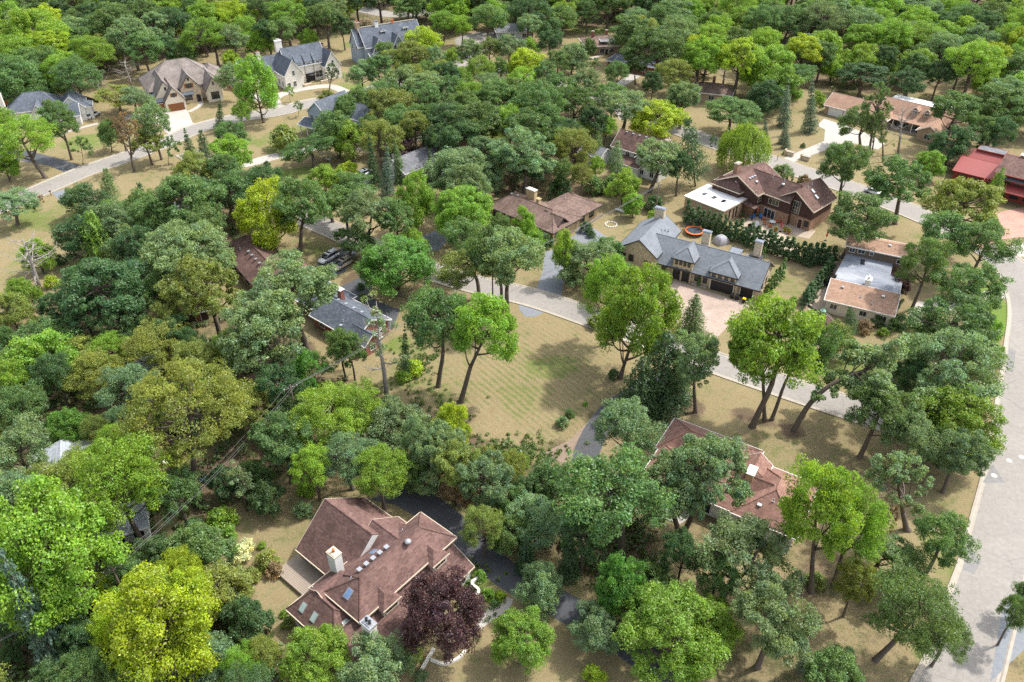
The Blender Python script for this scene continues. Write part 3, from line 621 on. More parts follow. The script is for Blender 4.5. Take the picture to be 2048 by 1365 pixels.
def bare(name, seed, H, W, n=14, tuft=0, mat='bark_dead'):
    rng = np.random.default_rng(seed); mb = MB(); tr = H * .02
    mb.tube([(0, 0, -.3), (.1, 0, H * .3), (-.1, .1, H * .6), (.1, -.1, H * .93)], [tr * 1.3, tr, tr * .7, tr * .12], 8)
    ends = []
    for i in range(n):
        a = i * 2.4 + rng.normal() * .3; z = H * (.30 + .58 * (i + .5) / n); L = W / 2 * rng.uniform(.6, 1.1) * (1.15 - .6 * i / n)
        p = limb(mb, (0, 0, z), (L * math.cos(a), L * math.sin(a), z + L * rng.uniform(.1, .8)), tr * .42, tr * .07, rng, sag=.2, n=6)
        for j in range(7):
            e = np.array(p[1 + j % 5]); d = unit(np.array([math.cos(a), math.sin(a), .5]) + rng.normal(size=3) * .7) * L * rng.uniform(.2, .45)
            q = limb(mb, e, e + d, tr * .14, tr * .035, rng, n=4, sides=4); ends.append(q[-1])
            for j2 in range(2): limb(mb, q[2], np.array(q[2]) + unit(d + rng.normal(size=3) * L * .2) * L * .18, tr * .06, tr * .02, rng, n=3, sides=3)
    d_ = dict(crown=None, trunk=mb.mesh(name + '_trunk', M[mat]), H=H, W=W)
    if tuft:
        sel = [ends[k] for k in rng.choice(len(ends), min(tuft, len(ends)), False)] + [np.array([rng.normal() * .5, rng.normal() * .5, H * z]) for z in np.linspace(.55, .97, max(tuft // 3, 2))]
        P, Nn, T = clump_leaves(np.array(sel), rng.uniform(.5, .95, len(sel)), 70, rng, dry=.12)
        d_['crown'] = leaves_mesh(name + '_crown', P, Nn, .3, T, rng)
    return d_

PROTO = {}
def protos():
    P = PROTO
    P['oak'] = [broadleaf('oak', 11 + i, 17, 13, lb, 17, 88, .36, base=bs, top_heavy=.5, lobe_r=lr, tw=1.0, flat=.62) for i, (lb, bs, lr) in enumerate([(13, .43, .36), (15, .40, .34), (11, .46, .40), (14, .38, .36), (12, .45, .38), (16, .41, .32)])]
    P['thin_oak'] = [broadleaf('thin_oak', 31 + i, 17, 10, 14, 9, 74, .35, base=.28, lobe_r=.34, dry=.10, clump_dry=.10, sparse=.85, dead=4) for i in range(3)]
    P['maple'] = [broadleaf('maple', 41 + i, 13, 11, lb, 17, 78, .35, base=.07, top_heavy=.42, lobe_r=.40, flat=.85, up=.45, fork=.8) for i, lb in enumerate((15, 17, 14, 18))]
    P['big_maple'] = [broadleaf('big_maple', 51 + i, 17, 15, 24, 20, 84, .35, base=.12, top_heavy=.42, lobe_r=.33, flat=.8, up=.45, fork=.8) for i in range(3)]
    P['elm'] = [broadleaf('elm', 61 + i, 16, 13, 18, 14, 92, .32, base=.36, top_heavy=.45, lobe_r=.36, flat=.48, up=.25, tw=1.15, asp=.5) for i in range(4)]
    P['big_elm'] = [broadleaf('big_elm', 161 + i, 19, 20, 34, 13, 78, .33, base=.34, top_heavy=.5, lobe_r=.235, flat=.42, up=.25, tw=1.15, asp=.5) for i in range(2)]
    P['big_oak'] = [broadleaf('big_oak', 171 + i, 18, 18, 26, 17, 80, .36, base=.36, top_heavy=.48, lobe_r=.27, flat=.6) for i in range(3)]
    P['ash'] = [broadleaf('ash', 71 + i, 15, 8, 12, 7, 60, .34, base=.28, lobe_r=.36, dry=.25, clump_dry=.25, sparse=.8, dead=4) for i in range(2)]
    P['young'] = [broadleaf('young', 81 + i, 7, 4.5, 8, 7, 50, .27, base=.22, lobe_r=.42, trunk_r=.014) for i in range(3)]
    P['spruce'] = [conifer('spruce', 91 + i, 13, 6.2, 19, 15, .42, nl=20) for i in range(3)]
    P['pine'] = [conifer('pine', 101 + i, 14, 8.5, 12, 11, .45, droop=-.10, base=.18, power=.6, soft=.09, nl=44) for i in range(2)]
    P['hemlock'] = [conifer('hemlock', 111 + i, 13, 9.5, 20, 14, .46, droop=.32, base=.05, power=.62, soft=.05, nl=30) for i in range(2)]
    P['arborvitae'] = [blob('arborvitae', 121 + i, 4.2, 1.7, 46, 46, .19, cone=.72, up=.5) for i in range(3)]
    P['shrub'] = [blob('shrub', 131 + i, 2.4, 3.2, 34, 56, .25) for i in range(4)]
    P['willow'] = [willow('willow', 141, 10, 12)]
    P['bare'] = [bare('bare_tree', 151, 13, 11, 14), bare('bare_tree', 152, 14, 8, 16)]
    P['dead'] = [bare('dead_pine', 153, 19, 8, 13, 16)]
    P['halfdead'] = [bare('half_dead', 154 + i, 14, 8, 14, 34, 'bark') for i in range(2)]
protos()
def arch_oak():
    rng = np.random.default_rng(77); mb = MB()
    sp = catmull([(0, 0, -.3), (.6, 0, 2.5), (1.9, .2, 5.4), (4.2, .1, 8.2), (7.2, 0, 9.6), (10.2, .3, 9.9)], 5)
    mb.tube(sp, np.linspace(.48, .20, len(sp)), 8); cs, rr = [], []
    for i in range(15):
        q = np.array([10.5 + rng.normal() * 3.4, rng.normal() * 3.2, 9.6 + rng.normal() * 2.0]); limb(mb, sp[-2 - i % 7], q, .14, .04, rng)
        m = 14; d = unit(rng.normal(size=(m, 3)) + np.array([0, 0, .4])); cs.append(q + d * (1.9 * rng.uniform(.4, 1, m))[:, None]); rr.append(rng.uniform(.6, 1.0, m))
    for x in (2.6, 4.4, 6.0): cs.append(np.array([[x + rng.normal() * .5, rng.normal() * .9, 6.4 + (x - 2.6) * .8 + rng.normal() * .4] for _ in range(7)])); rr.append(rng.uniform(.4, .7, 7))
    P, Nn, T = clump_leaves(np.concatenate(cs), np.concatenate(rr), 84, rng, .35, .65, .75, .02)
    return dict(crown=leaves_mesh('arch_oak_crown', P, Nn, .36, T, rng), trunk=mb.mesh('arch_oak_trunk', M['bark']), H=13.0, W=10.0)
PROTO['arch'] = [arch_oak()]
HD = {'oak': (lambda w: min(max(0.75 * w + 7, 8), 20), .71), 'thin_oak': (lambda w: min(max(0.9 * w + 7, 8), 20), .64), 'maple': (lambda w: min(max(.95 * w + 2, 4), 17), .58),
      'big_maple': (lambda w: min(.95 * w + 2.5, 18), .58), 'elm': (lambda w: min(max(0.8 * w + 5, 5), 19), .66), 'ash': (lambda w: 1.5 * w + 4, .6), 'young': (lambda w: 1.5 * w, .58),
      'spruce': (lambda w: 2.1 * w, .42), 'pine': (lambda w: min(1.5 * w + 2, 19), .55), 'hemlock': (lambda w: 1.3 * w, .45), 'arborvitae': (lambda w: 2.5 * w, .45), 'shrub': (lambda w: .78 * w, .5),
      'arch': (lambda w: w, .6), 'willow': (lambda w: .85 * w, .5), 'bare': (lambda w: 1.15 * w, .6), 'dead': (lambda w: 2.4 * w, .6), 'halfdead': (lambda w: 1.7 * w, .6)}
NAMES = {'oak': ('oak_tree', 'oak'), 'thin_oak': ('oak_tree', 'thin crowned oak'), 'maple': ('maple_tree', 'round maple'), 'big_maple': ('maple_tree', 'large maple'), 'elm': ('elm_tree', 'feathery elm'), 'ash': ('ash_tree', 'browning ash'),
         'young': ('young_tree', 'young tree'), 'spruce': ('spruce_tree', 'spruce'), 'pine': ('pine_tree', 'pine'), 'hemlock': ('hemlock_tree', 'drooping evergreen'), 'arborvitae': ('arborvitae', 'columnar evergreen'),
         'shrub': ('shrub', 'shrub'), 'arch': ('oak_tree', 'arching oak'), 'willow': ('willow_tree', 'weeping willow'), 'bare': ('bare_tree', 'leafless tree'), 'dead': ('dead_tree', 'dying conifer'), 'halfdead': ('dying_tree', 'half bare tree')}
TINT = {'g': (.100, .180, .050), 'd': (.056, .118, .038), 's': (.140, .220, .098), 'l': (.165, .285, .026), 'L': (.085, .205, .028), 'y': (.255, .345, .014), 'o': (.170, .215, .042), 'b': (.110, .170, .125),
        'p': (.060, .027, .036), 'r': (.215, .145, .070), 'w': (.50, .52, .30), 'h': (.062, .125, .045)}
TW = {'g': 'mid green', 'd': 'dark green', 's': 'grey green', 'l': 'bright green', 'L': 'deep rich green', 'y': 'yellow green', 'o': 'olive green', 'b': 'blue green', 'p': 'dark purple', 'r': 'rusty brown', 'w': 'cream flowered', 'h': 'dark green'}
TREES = []                                    # records for the labels
rt = random.Random(5)
def plant(kind, tint, X, Y, w_m, h_m, lean=0.0, label=None, group=None, near=None, rz=None, leany=0.0):
    big = {'oak': 'big_oak', 'elm': 'big_elm', 'maple': 'big_maple'}.get(kind) if w_m > 14.5 else None
    pr = rt.choice(PROTO[big or kind]); nm, cat = NAMES[kind]
    root = empty(nm, (X, Y, 0)); sx, sz = w_m / pr['W'], h_m / pr['H']
    sx = min(max(sx, sz * .5), sz * 2.0)
    root.scale = (sx, sx * rt.uniform(.93, 1.07), sz)
    root.rotation_mode = 'QUATERNION'
    q = Matrix.Rotation(lean, 4, 'Y') @ Matrix.Rotation(leany, 4, 'X') @ Matrix.Rotation(rt.uniform(0, 6.283) if rz is None else rz, 4, 'Z')
    root.rotation_quaternion = q.to_quaternion()
    t = link('stem' if kind in ('shrub', 'arborvitae') else 'trunk', pr['trunk'], root)
    if pr['crown']:
        c = link('foliage' if kind in ('shrub', 'arborvitae') else 'crown', pr['crown'], root)
        b = TINT[tint]; v = rt.uniform(.88, 1.18) * 1.3; hue = rt.uniform(-.09, .09)
        c.color = (b[0] * v * (1 + hue), b[1] * v, b[2] * v * (1 - hue), 1)
    TREES.append(dict(o=root, kind=kind, tint=tint, X=X, Y=Y, w=w_m, h=h_m, label=label, group=group, near=near))
    return root
def tree(cx, cy, w, kind, tint, base=None, h=None, label=None, group=None, near=None):
    """crown centre and crown width in photograph pixels; base = foot of the trunk where the photograph shows it"""
    fn, fr = HD[kind]
    if base:
        X, Y = at(*base); wm = w * depth(X, Y, 8) / FOCAL
        lo, hi = 0.3, 24.0
        for _ in range(24):
            m = (lo + hi) / 2
            if proj(X, Y, m)[1] > cy: lo = m
            else: hi = m
        zc = lo; hh = h or min(max(zc / fr, wm * .7), 24.0)
        px = proj(X, Y, zc)[0]; dx = (cx - px) * depth(X, Y, zc) / FOCAL
        lean = min(max(math.atan2(dx, max(zc, .5)), -.36), .36)
        return plant(kind, tint, X, Y, wm, hh, lean, label, group, near)
    hh = h or 10.0
    for _ in range(4):
        zc = hh * fr; X, Y = at(cx, cy, zc); wm = w * depth(X, Y, zc) / FOCAL
        hh = h or fn(wm)
    return plant(kind, tint, X, Y, wm, hh, 0, label, group, near)
def tiles(ox, oy, rows, s=2.923):
    for r in rows:
        cx, cy, w, kind, tint = r[:5]; kw = dict(r[5]) if len(r) > 5 else {}
        if 'base' in kw: kw['base'] = (ox + kw['base'][0] / s, oy + kw['base'][1] / s)
        tree(ox + cx / s, oy + cy / s, w / s, kind, tint, **kw)
# ------------------------------------------------------------------ houses
HOUSEBOX = []
class House:
    """a house in its own plan frame: x along the front, y into the plot"""
    def __init__(s, label, o, deg, name='house', cat='house', wall='stucco', roof='roof_brown', trim='white', near=None):
        s.root = empty(name, (o[0], o[1], 0), R(deg), label, cat); s.w, s.r, s.t = wall, roof, trim
        s.walls = {}; s.o, s.d = o, deg
    def wallmb(s, mat=None):
        mat = mat or s.w
        return s.walls.setdefault(mat, MB())
    def ridge(s, x0, x1, y0, y1, axis):
        return ((x0, (y0 + y1) / 2), (x1, (y0 + y1) / 2)) if axis == 'x' else (((x0 + x1) / 2, y0), ((x0 + x1) / 2, y1))
    def body(s, x0, x1, y0, y1, h, mat=None, z0=-.2):
        s.wallmb(mat).box(x0, x1, y0, y1, z0, h)
    def roof_mesh(s, q, t=.16, mat=None, name='roof'):
        m = MB()
        for poly in q: m.slab(poly, t)
        return m.build(name, M[mat or s.r], s.root)
    def trimline(s, segs, mat=None, d=.22, w=.10, name='fascia', parent=None):
        m = MB()
        for a, b in segs:
            a, b = Vector(a), Vector(b); t = (b - a).normalized(); n = Vector((t.y, -t.x, 0)); n = n.normalized() * w if n.length > 1e-4 else Vector((w, 0, 0))
            u = Vector((0, 0, d)); a = a - t * .02; b = b + t * .02; z = Vector((0, 0, .015))
            m.hexa([a - u + z, b - u + z, b + n - u + z, a + n - u + z], [a + z, b + z, b + n + z, a + n + z])
        return m.build(name, M[mat or s.t], parent or s.root)
    def gable(s, x0, x1, y0, y1, ze, zr, axis, ov=.5, mat=None, wall=None, body=True, ridge_at=.5, ends=(1, 1), zb=-.2, ze2=None, rov=.35):
        """gable wing; ze/ze2 eave heights on the low- and high-coordinate side, zr ridge height (all at the wall line)"""
        ze2 = ze if ze2 is None else ze2
        sw = (lambda a, b, z: (a, b, z)) if axis == 'x' else (lambda a, b, z: (b, a, z))
        a0, a1, b0, b1 = (x0, x1, y0, y1) if axis == 'x' else (y0, y1, x0, x1)
        br = b0 + (b1 - b0) * ridge_at; e0, e1 = a0 - rov * ends[0], a1 + rov * ends[1]
        s0 = (zr - ze) / (br - b0); s1 = (zr - ze2) / (b1 - br); k = .17
        lo0, lo1 = ze - s0 * ov + k, ze2 - s1 * ov + k; top = zr + k
        A = [sw(e0, b0 - ov, lo0), sw(e1, b0 - ov, lo0), sw(e1, br, top), sw(e0, br, top)]
        Bq = [sw(e1, b1 + ov, lo1), sw(e0, b1 + ov, lo1), sw(e0, br, top), sw(e1, br, top)]
        if axis != 'x': A, Bq = A[::-1], Bq[::-1]
        r = s.roof_mesh([A, Bq], .16, mat)
        if body:
            m = s.wallmb(wall)
            ring = [(b0, zb), (b1, zb), (b1, ze2), (br, zr), (b0, ze)]
            va = [sw(a0, b, z) for b, z in ring]; vb = [sw(a1, b, z) for b, z in ring]; n = 5
            fs = [tuple(range(n)), tuple(range(n, 2 * n))[::-1]] + [(i, n + i, n + (i + 1) % n, (i + 1) % n) for i in range(n)]
            if axis != 'x': fs = [f[::-1] for f in fs]
            m.add(va, [f[::-1] for f in fs]) if axis == 'x' else m.add(va, [f[::-1] for f in fs]); m.add(vb, [])
            # second ring indices follow the first: rebuild as one piece
            m.v[-10:] = va + vb
            for q in range(7): m.f.pop(); m.sm.pop()
            off = len(m.v) - 10
            for f in fs: m.f.append([i + off for i in f]); m.sm.append(False)
        seg = [(sw(e0, b0 - ov, lo0), sw(e1, b0 - ov, lo0)), (sw(e1, b1 + ov, lo1), sw(e0, b1 + ov, lo1))]
        if axis != 'x': seg = [(q, p) for p, q in seg]
        for q in seg: s.trimline([q])
        for e, on in ((e0, ends[0]), (e1, ends[1])):
            if not on: continue
            d = -.07 if e == e0 else .07; rk = MB()
            for (b, z) in ((b0 - ov, lo0), (b1 + ov, lo1)):
                p = [sw(e, b, z - .24), sw(e, br, top - .24), sw(e + d, br, top - .24), sw(e + d, b, z - .24)]
                q = [sw(e, b, z + .02), sw(e, br, top + .02), sw(e + d, br, top + .02), sw(e + d, b, z + .02)]
                rk.hexa(p, q)
            rk.build('rake_board', M[s.t], s.root)
        rc = MB(); rc.hexa([sw(e0, br - .13, top - .06), sw(e1, br - .13, top - .06), sw(e1, br + .13, top - .06), sw(e0, br + .13, top - .06)], [sw(e0, br - .03, top + .045), sw(e1, br - .03, top + .045), sw(e1, br + .03, top + .045), sw(e0, br + .03, top + .045)])
        rc.build('ridge_cap', M[mat or s.r], s.root)
        return r
    def hip(s, x0, x1, y0, y1, ze, zr, ov=.5, mat=None, wall=None, body=True, hips=(1, 1), axis=None, zb=-.2):
        W, D = x1 - x0 + 2 * ov, y1 - y0 + 2 * ov; axis = axis or ('x' if W >= D else 'y')
        X0, X1, Y0, Y1 = x0 - ov, x1 + ov, y0 - ov, y1 + ov
        if axis == 'x': i0, i1 = min(D, W) / 2 * hips[0], min(D, W) / 2 * hips[1]; p, q = (X0 + i0, (Y0 + Y1) / 2, zr), (X1 - i1, (Y0 + Y1) / 2, zr)
        else: i0, i1 = min(D, W) / 2 * hips[0], min(D, W) / 2 * hips[1]; p, q = ((X0 + X1) / 2, Y0 + i0, zr), ((X0 + X1) / 2, Y1 - i1, zr)
        a, b, c, d = (X0, Y0, ze), (X1, Y0, ze), (X1, Y1, ze), (X0, Y1, ze)
        faces = [[a, b, q, p], [b, c, q], [c, d, p, q], [d, a, p]] if axis == 'x' else [[a, b, p], [b, c, q, p], [c, d, q], [d, a, p, q]]
        m = MB(); t = .2
        for f in faces: m.add(f, [tuple(range(len(f)))])
        m.add([(v[0], v[1], ze - t) for v in (a, b, c, d)], [(3, 2, 1, 0)])
        for u, v in ((a, b), (b, c), (c, d), (d, a)): m.add([(u[0], u[1], ze - t), (v[0], v[1], ze - t), v, u], [(0, 1, 2, 3)])
        o = m.build('roof', M[mat or s.r], s.root)
        s.trimline([(a, b), (b, c), (c, d), (d, a)])
        cap = MB()
        for u, v in ((a, p), (d, p), (b, q), (c, q)) if axis == 'x' else ((a, p), (b, p), (c, q), (d, q)): cap.tube([Vector(u) + Vector((0, 0, .02)), Vector(v) + Vector((0, 0, .02))], .09, 5, False)
        if (Vector(p) - Vector(q)).length > .2: cap.tube([Vector(p) + Vector((0, 0, .02)), Vector(q) + Vector((0, 0, .02))], .09, 5, False)
        cap.build('ridge_cap', M[mat or s.r], s.root)
        if body: s.body(x0, x1, y0, y1, ze - .12, wall, zb)
        return o
    def shed(s, x0, x1, y0, y1, z0, z1, axis='y', ov=.4, mat=None, wall=None, body=True):
        """one plane rising from z0 to z1 along axis"""
        k = .17
        if axis == 'y':
            sl_ = (z1 - z0) / (y1 - y0); q = [(x0 - ov, y0 - ov, z0 - sl_ * ov + k), (x1 + ov, y0 - ov, z0 - sl_ * ov + k), (x1 + ov, y1, z1 + k), (x0 - ov, y1, z1 + k)]
            ring = [(x0, y0, z0), (x1, y0, z0), (x1, y1, z1), (x0, y1, z1)]
        else:
            sl_ = (z1 - z0) / (x1 - x0); q = [(x0 - ov * np.sign(x1 - x0), y0 - ov, z0 - abs(sl_) * ov + k), (x1, y0 - ov, z1 + k), (x1, y1 + ov, z1 + k), (x0 - ov * np.sign(x1 - x0), y1 + ov, z0 - abs(sl_) * ov + k)]
            if x1 < x0: q = q[::-1]
            ring = [(min(x0, x1), y0, z0 if x0 < x1 else z1), (max(x0, x1), y0, z1 if x0 < x1 else z0), (max(x0, x1), y1, z1 if x0 < x1 else z0), (min(x0, x1), y1, z0 if x0 < x1 else z1)]
        s.roof_mesh([q], .16, mat)
        s.trimline([(q[i], q[(i + 1) % 4]) for i in range(4)])
        if body: s.wallmb(wall).hexa([(p[0], p[1], -.2) for p in ring], ring)
    def flat(s, poly, h, mat='flat_white', wall=None, body=True, lip=.18, trim=None):
        m = MB(); m.slab([(x, y, h) for x, y in poly], .2); m.build('roof', M[mat], s.root)
        n = len(poly); s.trimline([((*poly[i], h + .03), (*poly[(i + 1) % n], h + .03)) for i in range(n)], trim, lip + .12, .12)
        if body:
            cx, cy_ = sum(p[0] for p in poly) / n, sum(p[1] for p in poly) / n
            q = [(cx + (x - cx) * .965, cy_ + (y - cy_) * .965) for x, y in poly]
            s.wallmb(wall).hexa([(x, y, -.2) for x, y in q], [(x, y, h - .19) for x, y in q])
    def on(s, d, x, y):                       # local frame of a wall face: position, direction along, outward normal
        n = {'S': (0, -1), 'N': (0, 1), 'E': (1, 0), 'W': (-1, 0)}[d]; t = (-n[1], n[0])
        return Vector((x, y, 0)), Vector((t[0], t[1], 0)), Vector((n[0], n[1], 0))
    def plate(s, m, c, t, n, u0, u1, z0, z1, d0, d1):
        P = lambda u, z, d: c + t * u + n * d + Vector((0, 0, z))
        m.hexa([P(u0, z0, d0), P(u1, z0, d0), P(u1, z0, d1), P(u0, z0, d1)], [P(u0, z1, d0), P(u1, z1, d0), P(u1, z1, d1), P(u0, z1, d1)])
    def win(s, d, x, y, z, w, h, cols=2, rows=1, frame=None, parent=None, sill=False, name='window'):
        """frame with a recessed pane per light; (x, y, z) = middle of the foot of the opening on the wall line"""
        c, t, n = s.on(d, x, y); m = MB(); b = .075; f = M[frame or s.t]
        if d in 'NS' and False: pass
        for u0, u1, z0, z1 in ((-w/2 - b, -w/2, z - b, z + h + b), (w/2, w/2 + b, z - b, z + h + b), (-w/2, w/2, z + h, z + h + b), (-w/2, w/2, z - b, z)): s.plate(m, c, t, n, u0, u1, z0, z1, -.02, .075)
        for i in range(1, cols): u = -w/2 + w * i / cols; s.plate(m, c, t, n, u - .03, u + .03, z, z + h, -.02, .05)
        for i in range(1, rows): q = z + h * i / rows; s.plate(m, c, t, n, -w/2, w/2, q - .025, q + .025, -.02, .045)
        fr = m.build(name, f, parent or s.root)
        g = MB(); s.plate(g, c, t, n, -w/2, w/2, z, z + h, -.03, .022); g.build('pane', M['glass'], fr)
        return fr
    def door(s, d, x, y, w=1.0, h=2.1, mat='darktrim', z=0.0, frame=None):
        c, t, n = s.on(d, x, y); m = MB(); s.plate(m, c, t, n, -w/2, w/2, z, z + h, -.02, .05)
        for i in range(2):
            for j in range(3): s.plate(m, c, t, n, -w/2 + .1 + i * w * .47, -w/2 + .02 + (i + 1) * w * .45, z + .15 + j * h * .31, z + .05 + (j + 1) * h * .31, .05, .07)
        o = m.build('door', M[mat], s.root); f = MB()
        for u0, u1, z0, z1 in ((-w/2 - .1, -w/2, z, z + h + .1), (w/2, w/2 + .1, z, z + h + .1), (-w/2, w/2, z + h, z + h + .1)): s.plate(f, c, t, n, u0, u1, z0, z1, -.02, .09)
        f.build('door_frame', M[frame or s.t], o); return o
    def garage(s, d, x, y, w, h=2.3, mat='darktrim', frame=None, rows=4, cols=4):
        c, t, n = s.on(d, x, y); m = MB(); s.plate(m, c, t, n, -w/2, w/2, 0, h, -.05, .02)
        o = m.build('garage_door', M[mat], s.root); p = MB()
        for i in range(cols):
            for j in range(rows): s.plate(p, c, t, n, -w/2 + (i + .06) * w / cols, -w/2 + (i + .94) * w / cols, (j + .08) * h / rows, (j + .92) * h / rows, .02, .045)
        p.build('door_panel', M[mat], o); f = MB()
        for u0, u1, z0, z1 in ((-w/2 - .14, -w/2, 0, h + .14), (w/2, w/2 + .14, 0, h + .14), (-w/2, w/2, h, h + .14)): s.plate(f, c, t, n, u0, u1, z0, z1, -.02, .10)
        f.build('door_frame', M[frame or s.t], o); return o
    def chimney(s, x, y, w, d, z0, z1, mat='stone', cap='kerb', pots=0, pot_mat='terracotta', crown=.12):
        m = MB(); m.box(x - w/2, x + w/2, y - d/2, y + d/2, z0, z1); o = m.build('chimney', M[mat], s.root)
        c = MB(); c.box(x - w/2 - crown, x + w/2 + crown, y - d/2 - crown, y + d/2 + crown, z1, z1 + .14); c.box(x - w/2 + .08, x + w/2 - .08, y - d/2 + .08, y + d/2 - .08, z1 + .14, z1 + .24); c.build('chimney_cap', M[cap], o)
        for i in range(pots):
            u = (i - (pots - 1) / 2) * .55; q = MB(); ax = (x + u, y) if w >= d else (x, y + u)
            q.lathe((ax[0], ax[1], z1 + .24), [(.17, 0), (.15, .35), (.20, .36), (.20, .46), (.12, .47)], 10); q.build('chimney_pot', M[pot_mat], o)
        return o
    def plane_box(s, o, ux, uy, nrm, w, h, t0, t1, name, mat, parent=None):
        o, ux, uy, nrm = Vector(o), Vector(ux).normalized(), Vector(uy).normalized(), Vector(nrm).normalized(); m = MB()
        P = lambda a, b, c: o + ux * a + uy * b + nrm * c
        m.hexa([P(-w/2, -h/2, t0), P(w/2, -h/2, t0), P(w/2, h/2, t0), P(-w/2, h/2, t0)], [P(-w/2, -h/2, t1), P(w/2, -h/2, t1), P(w/2, h/2, t1), P(-w/2, h/2, t1)])
        return m.build(name, M[mat], parent or s.root)
    def skylight(s, p, up, w=.8, h=1.2, glass='skyglass', frame='metal'):
        """p on the roof plane; up = direction of steepest rise"""
        up = Vector(up).normalized(); ux = Vector((up.y, -up.x, 0)).normalized(); n = ux.cross(up)
        if n.z < 0: n = -n
        f = s.plane_box(p, ux, up, n, w, h, -.05, .13, 'skylight', frame); s.plane_box(p, ux, up, n, w - .16, h - .16, .12, .15, 'pane', glass, f); return f
    def vent(s, p, kind='pipe'):
        m = MB()
        if kind == 'pipe': m.tube([(p[0], p[1], p[2] - .1), (p[0], p[1], p[2] + .55)], .075, 8); m.box(p[0] - .16, p[0] + .16, p[1] - .16, p[1] + .16, p[2] - .1, p[2] + .06)
        elif kind == 'box': m.box(p[0] - .24, p[0] + .24, p[1] - .24, p[1] + .24, p[2] - .1, p[2] + .2); m.box(p[0] - .29, p[0] + .29, p[1] - .29, p[1] + .29, p[2] + .2, p[2] + .25)
        else: m.lathe((p[0], p[1], p[2] - .15), [(.34, 0), (.34, .32), (.46, .36), (.46, .44), (.30, .62), (.05, .70)], 14)
        m.build('roof_vent', M['metal'], s.root)
    def dormer(s, d, x, y, z, w, h, depth_, rise, wall=None, roof=None, cols=2, hipped=False):
        """gabled dormer: face centre (x, y) at sill height z, running back depth_"""
        c, t, n = s.on(d, x, y); P = lambda u, v, q: c + t * u - n * v + Vector((0, 0, q)); m = MB()
        m.hexa([P(-w/2, 0, z - .6), P(w/2, 0, z - .6), P(w/2, depth_, z - .6), P(-w/2, depth_, z - .6)], [P(-w/2, 0, z + h), P(w/2, 0, z + h), P(w/2, depth_, z + h), P(-w/2, depth_, z + h)])
        m.hexa([P(-w/2, 0, z + h), P(w/2, 0, z + h), P(w/2, depth_, z + h), P(-w/2, depth_, z + h)], [P(-.03, .1 if not hipped else w * .4, z + h + rise), P(.03, .1 if not hipped else w * .4, z + h + rise), P(.03, depth_, z + h + rise), P(-.03, depth_, z + h + rise)])
        o = m.build('dormer', M[wall or s.w], s.root); r = MB(); e = .28; f = w * .42 if hipped else -.3
        for sg in (-1, 1):
            q = [P(sg * (w/2 + e), -.3, z + h - e * rise / (w/2) + .06), P(0, f, z + h + rise + .08), P(0, depth_ + rise * .9, z + h + rise + .08), P(sg * (w/2 + e), depth_ + .3, z + h - e * rise / (w/2) + .06)]
            r.slab(q if sg > 0 else q[::-1], .12)
        if hipped: r.slab([P(-(w/2 + e), -.3, z + h - e * rise / (w/2) + .06), P((w/2 + e), -.3, z + h - e * rise / (w/2) + .06), P(0, f, z + h + rise + .08)], .12)
        r.build('dormer_roof', M[roof or s.r], o)
        b = MB(); zz = z + h - .15
        s.plate(b, c, t, n, -w/2 - e, w/2 + e, zz - .02, zz + .16, .28, .36)
        if not hipped:
            for sg in (-1, 1): 
                q = [P(sg * (w/2 + e), -.31, zz), P(0, -.31, z + h + rise), P(0, -.38, z + h + rise), P(sg * (w/2 + e), -.38, zz)]
                b.hexa(q, [v + Vector((0, 0, .2)) for v in q])
        b.build('fascia', M[s.t], o)
        s.win(d, x, y, z, w * .72, h * .8, cols, 1, parent=o); return o
    def done(s):
        for k, m in s.walls.items(): m.build('wall', M[k], s.root)
        return s.root

# -- red-brown shingled house in the foreground -------------------------------------------------
h = House('cream house with red brown hip roofs, two dormers and blue skylights by the parking court', (-17.7, 53.7), 50.1, wall='side_white', roof='roof_redbrown', trim='cream')
h.hip(.5, 15.7, .5, 5.9, 5.6, 8.0, .6)
h.gable(-3.0, 15.5, -2.9, 1.2, 3.0, 4.75, 'x', .6, ridge_at=.95, ends=(1, 1), ze2=4.6)
h.gable(3.0, 13.4, .8, 8.0, 6.0, 7.86, 'x', .45, ends=(0, 0), ridge_at=.333, ze2=4.7)
h.gable(3.5, 14.2, 7.2, 16.2, 3.0, 7.4, 'y', .6, ends=(0, 1), ridge_at=.48)
h.gable(6.7, 14.2, 3.6, 8.9, 4.3, 7.1, 'y', .4, ends=(0, 1))
h.hip(-3.2, 1.6, 1.2, 9.2, 3.2, 5.6, .5, hips=(1, .7))
h.gable(-.3, 3.2, 5.4, 8.4, 5.0, 5.9, 'x', .3, ends=(1, 0))
h.dormer('S', 12.4, -.85, 4.35, 2.4, 1.25, 3.4, .95, hipped=True); h.dormer('S', 4.1, -.85, 4.35, 2.4, 1.25, 3.4, .95, hipped=True)
h.chimney(3.2, 7.9, 1.1, 1.5, -.2, 8.6, 'side_white', 'cream', 1, 'terracotta', .06); h.chimney(-.5, -2.5, 1.0, 1.5, -.2, 8.3, 'stone_pale', 'metal', 2, 'black')
n1 = (.0, 1, 1)
h.skylight((8.2, 7.55 + .6, 6.05), (1, 0, .9), .85, 1.15) if False else None
h.skylight((1.3, 3.3, 6.62), (1, 0, .66), .9, 1.25); h.skylight((7.6, 6.0, 6.05), (0, -1, .68), .9, 1.15); h.skylight((-2.5, 7.6, 4.15), (1, 0, .83), .85, 1.2, 'skyglass2'); h.skylight((-2.5, 5.5, 4.15), (1, 0, .83), .85, 1.2, 'skyglass2'); h.skylight((-.1, 8.1, 4.9), (-1, 0, .83), .8, 1.0, 'skyglass2'); h.skylight((-.6, 2.0, 4.2), (0, 1, .5), .8, 1.1, 'skyglass2')
h.vent((10.4, 2.5, 8.0), 'turbine')
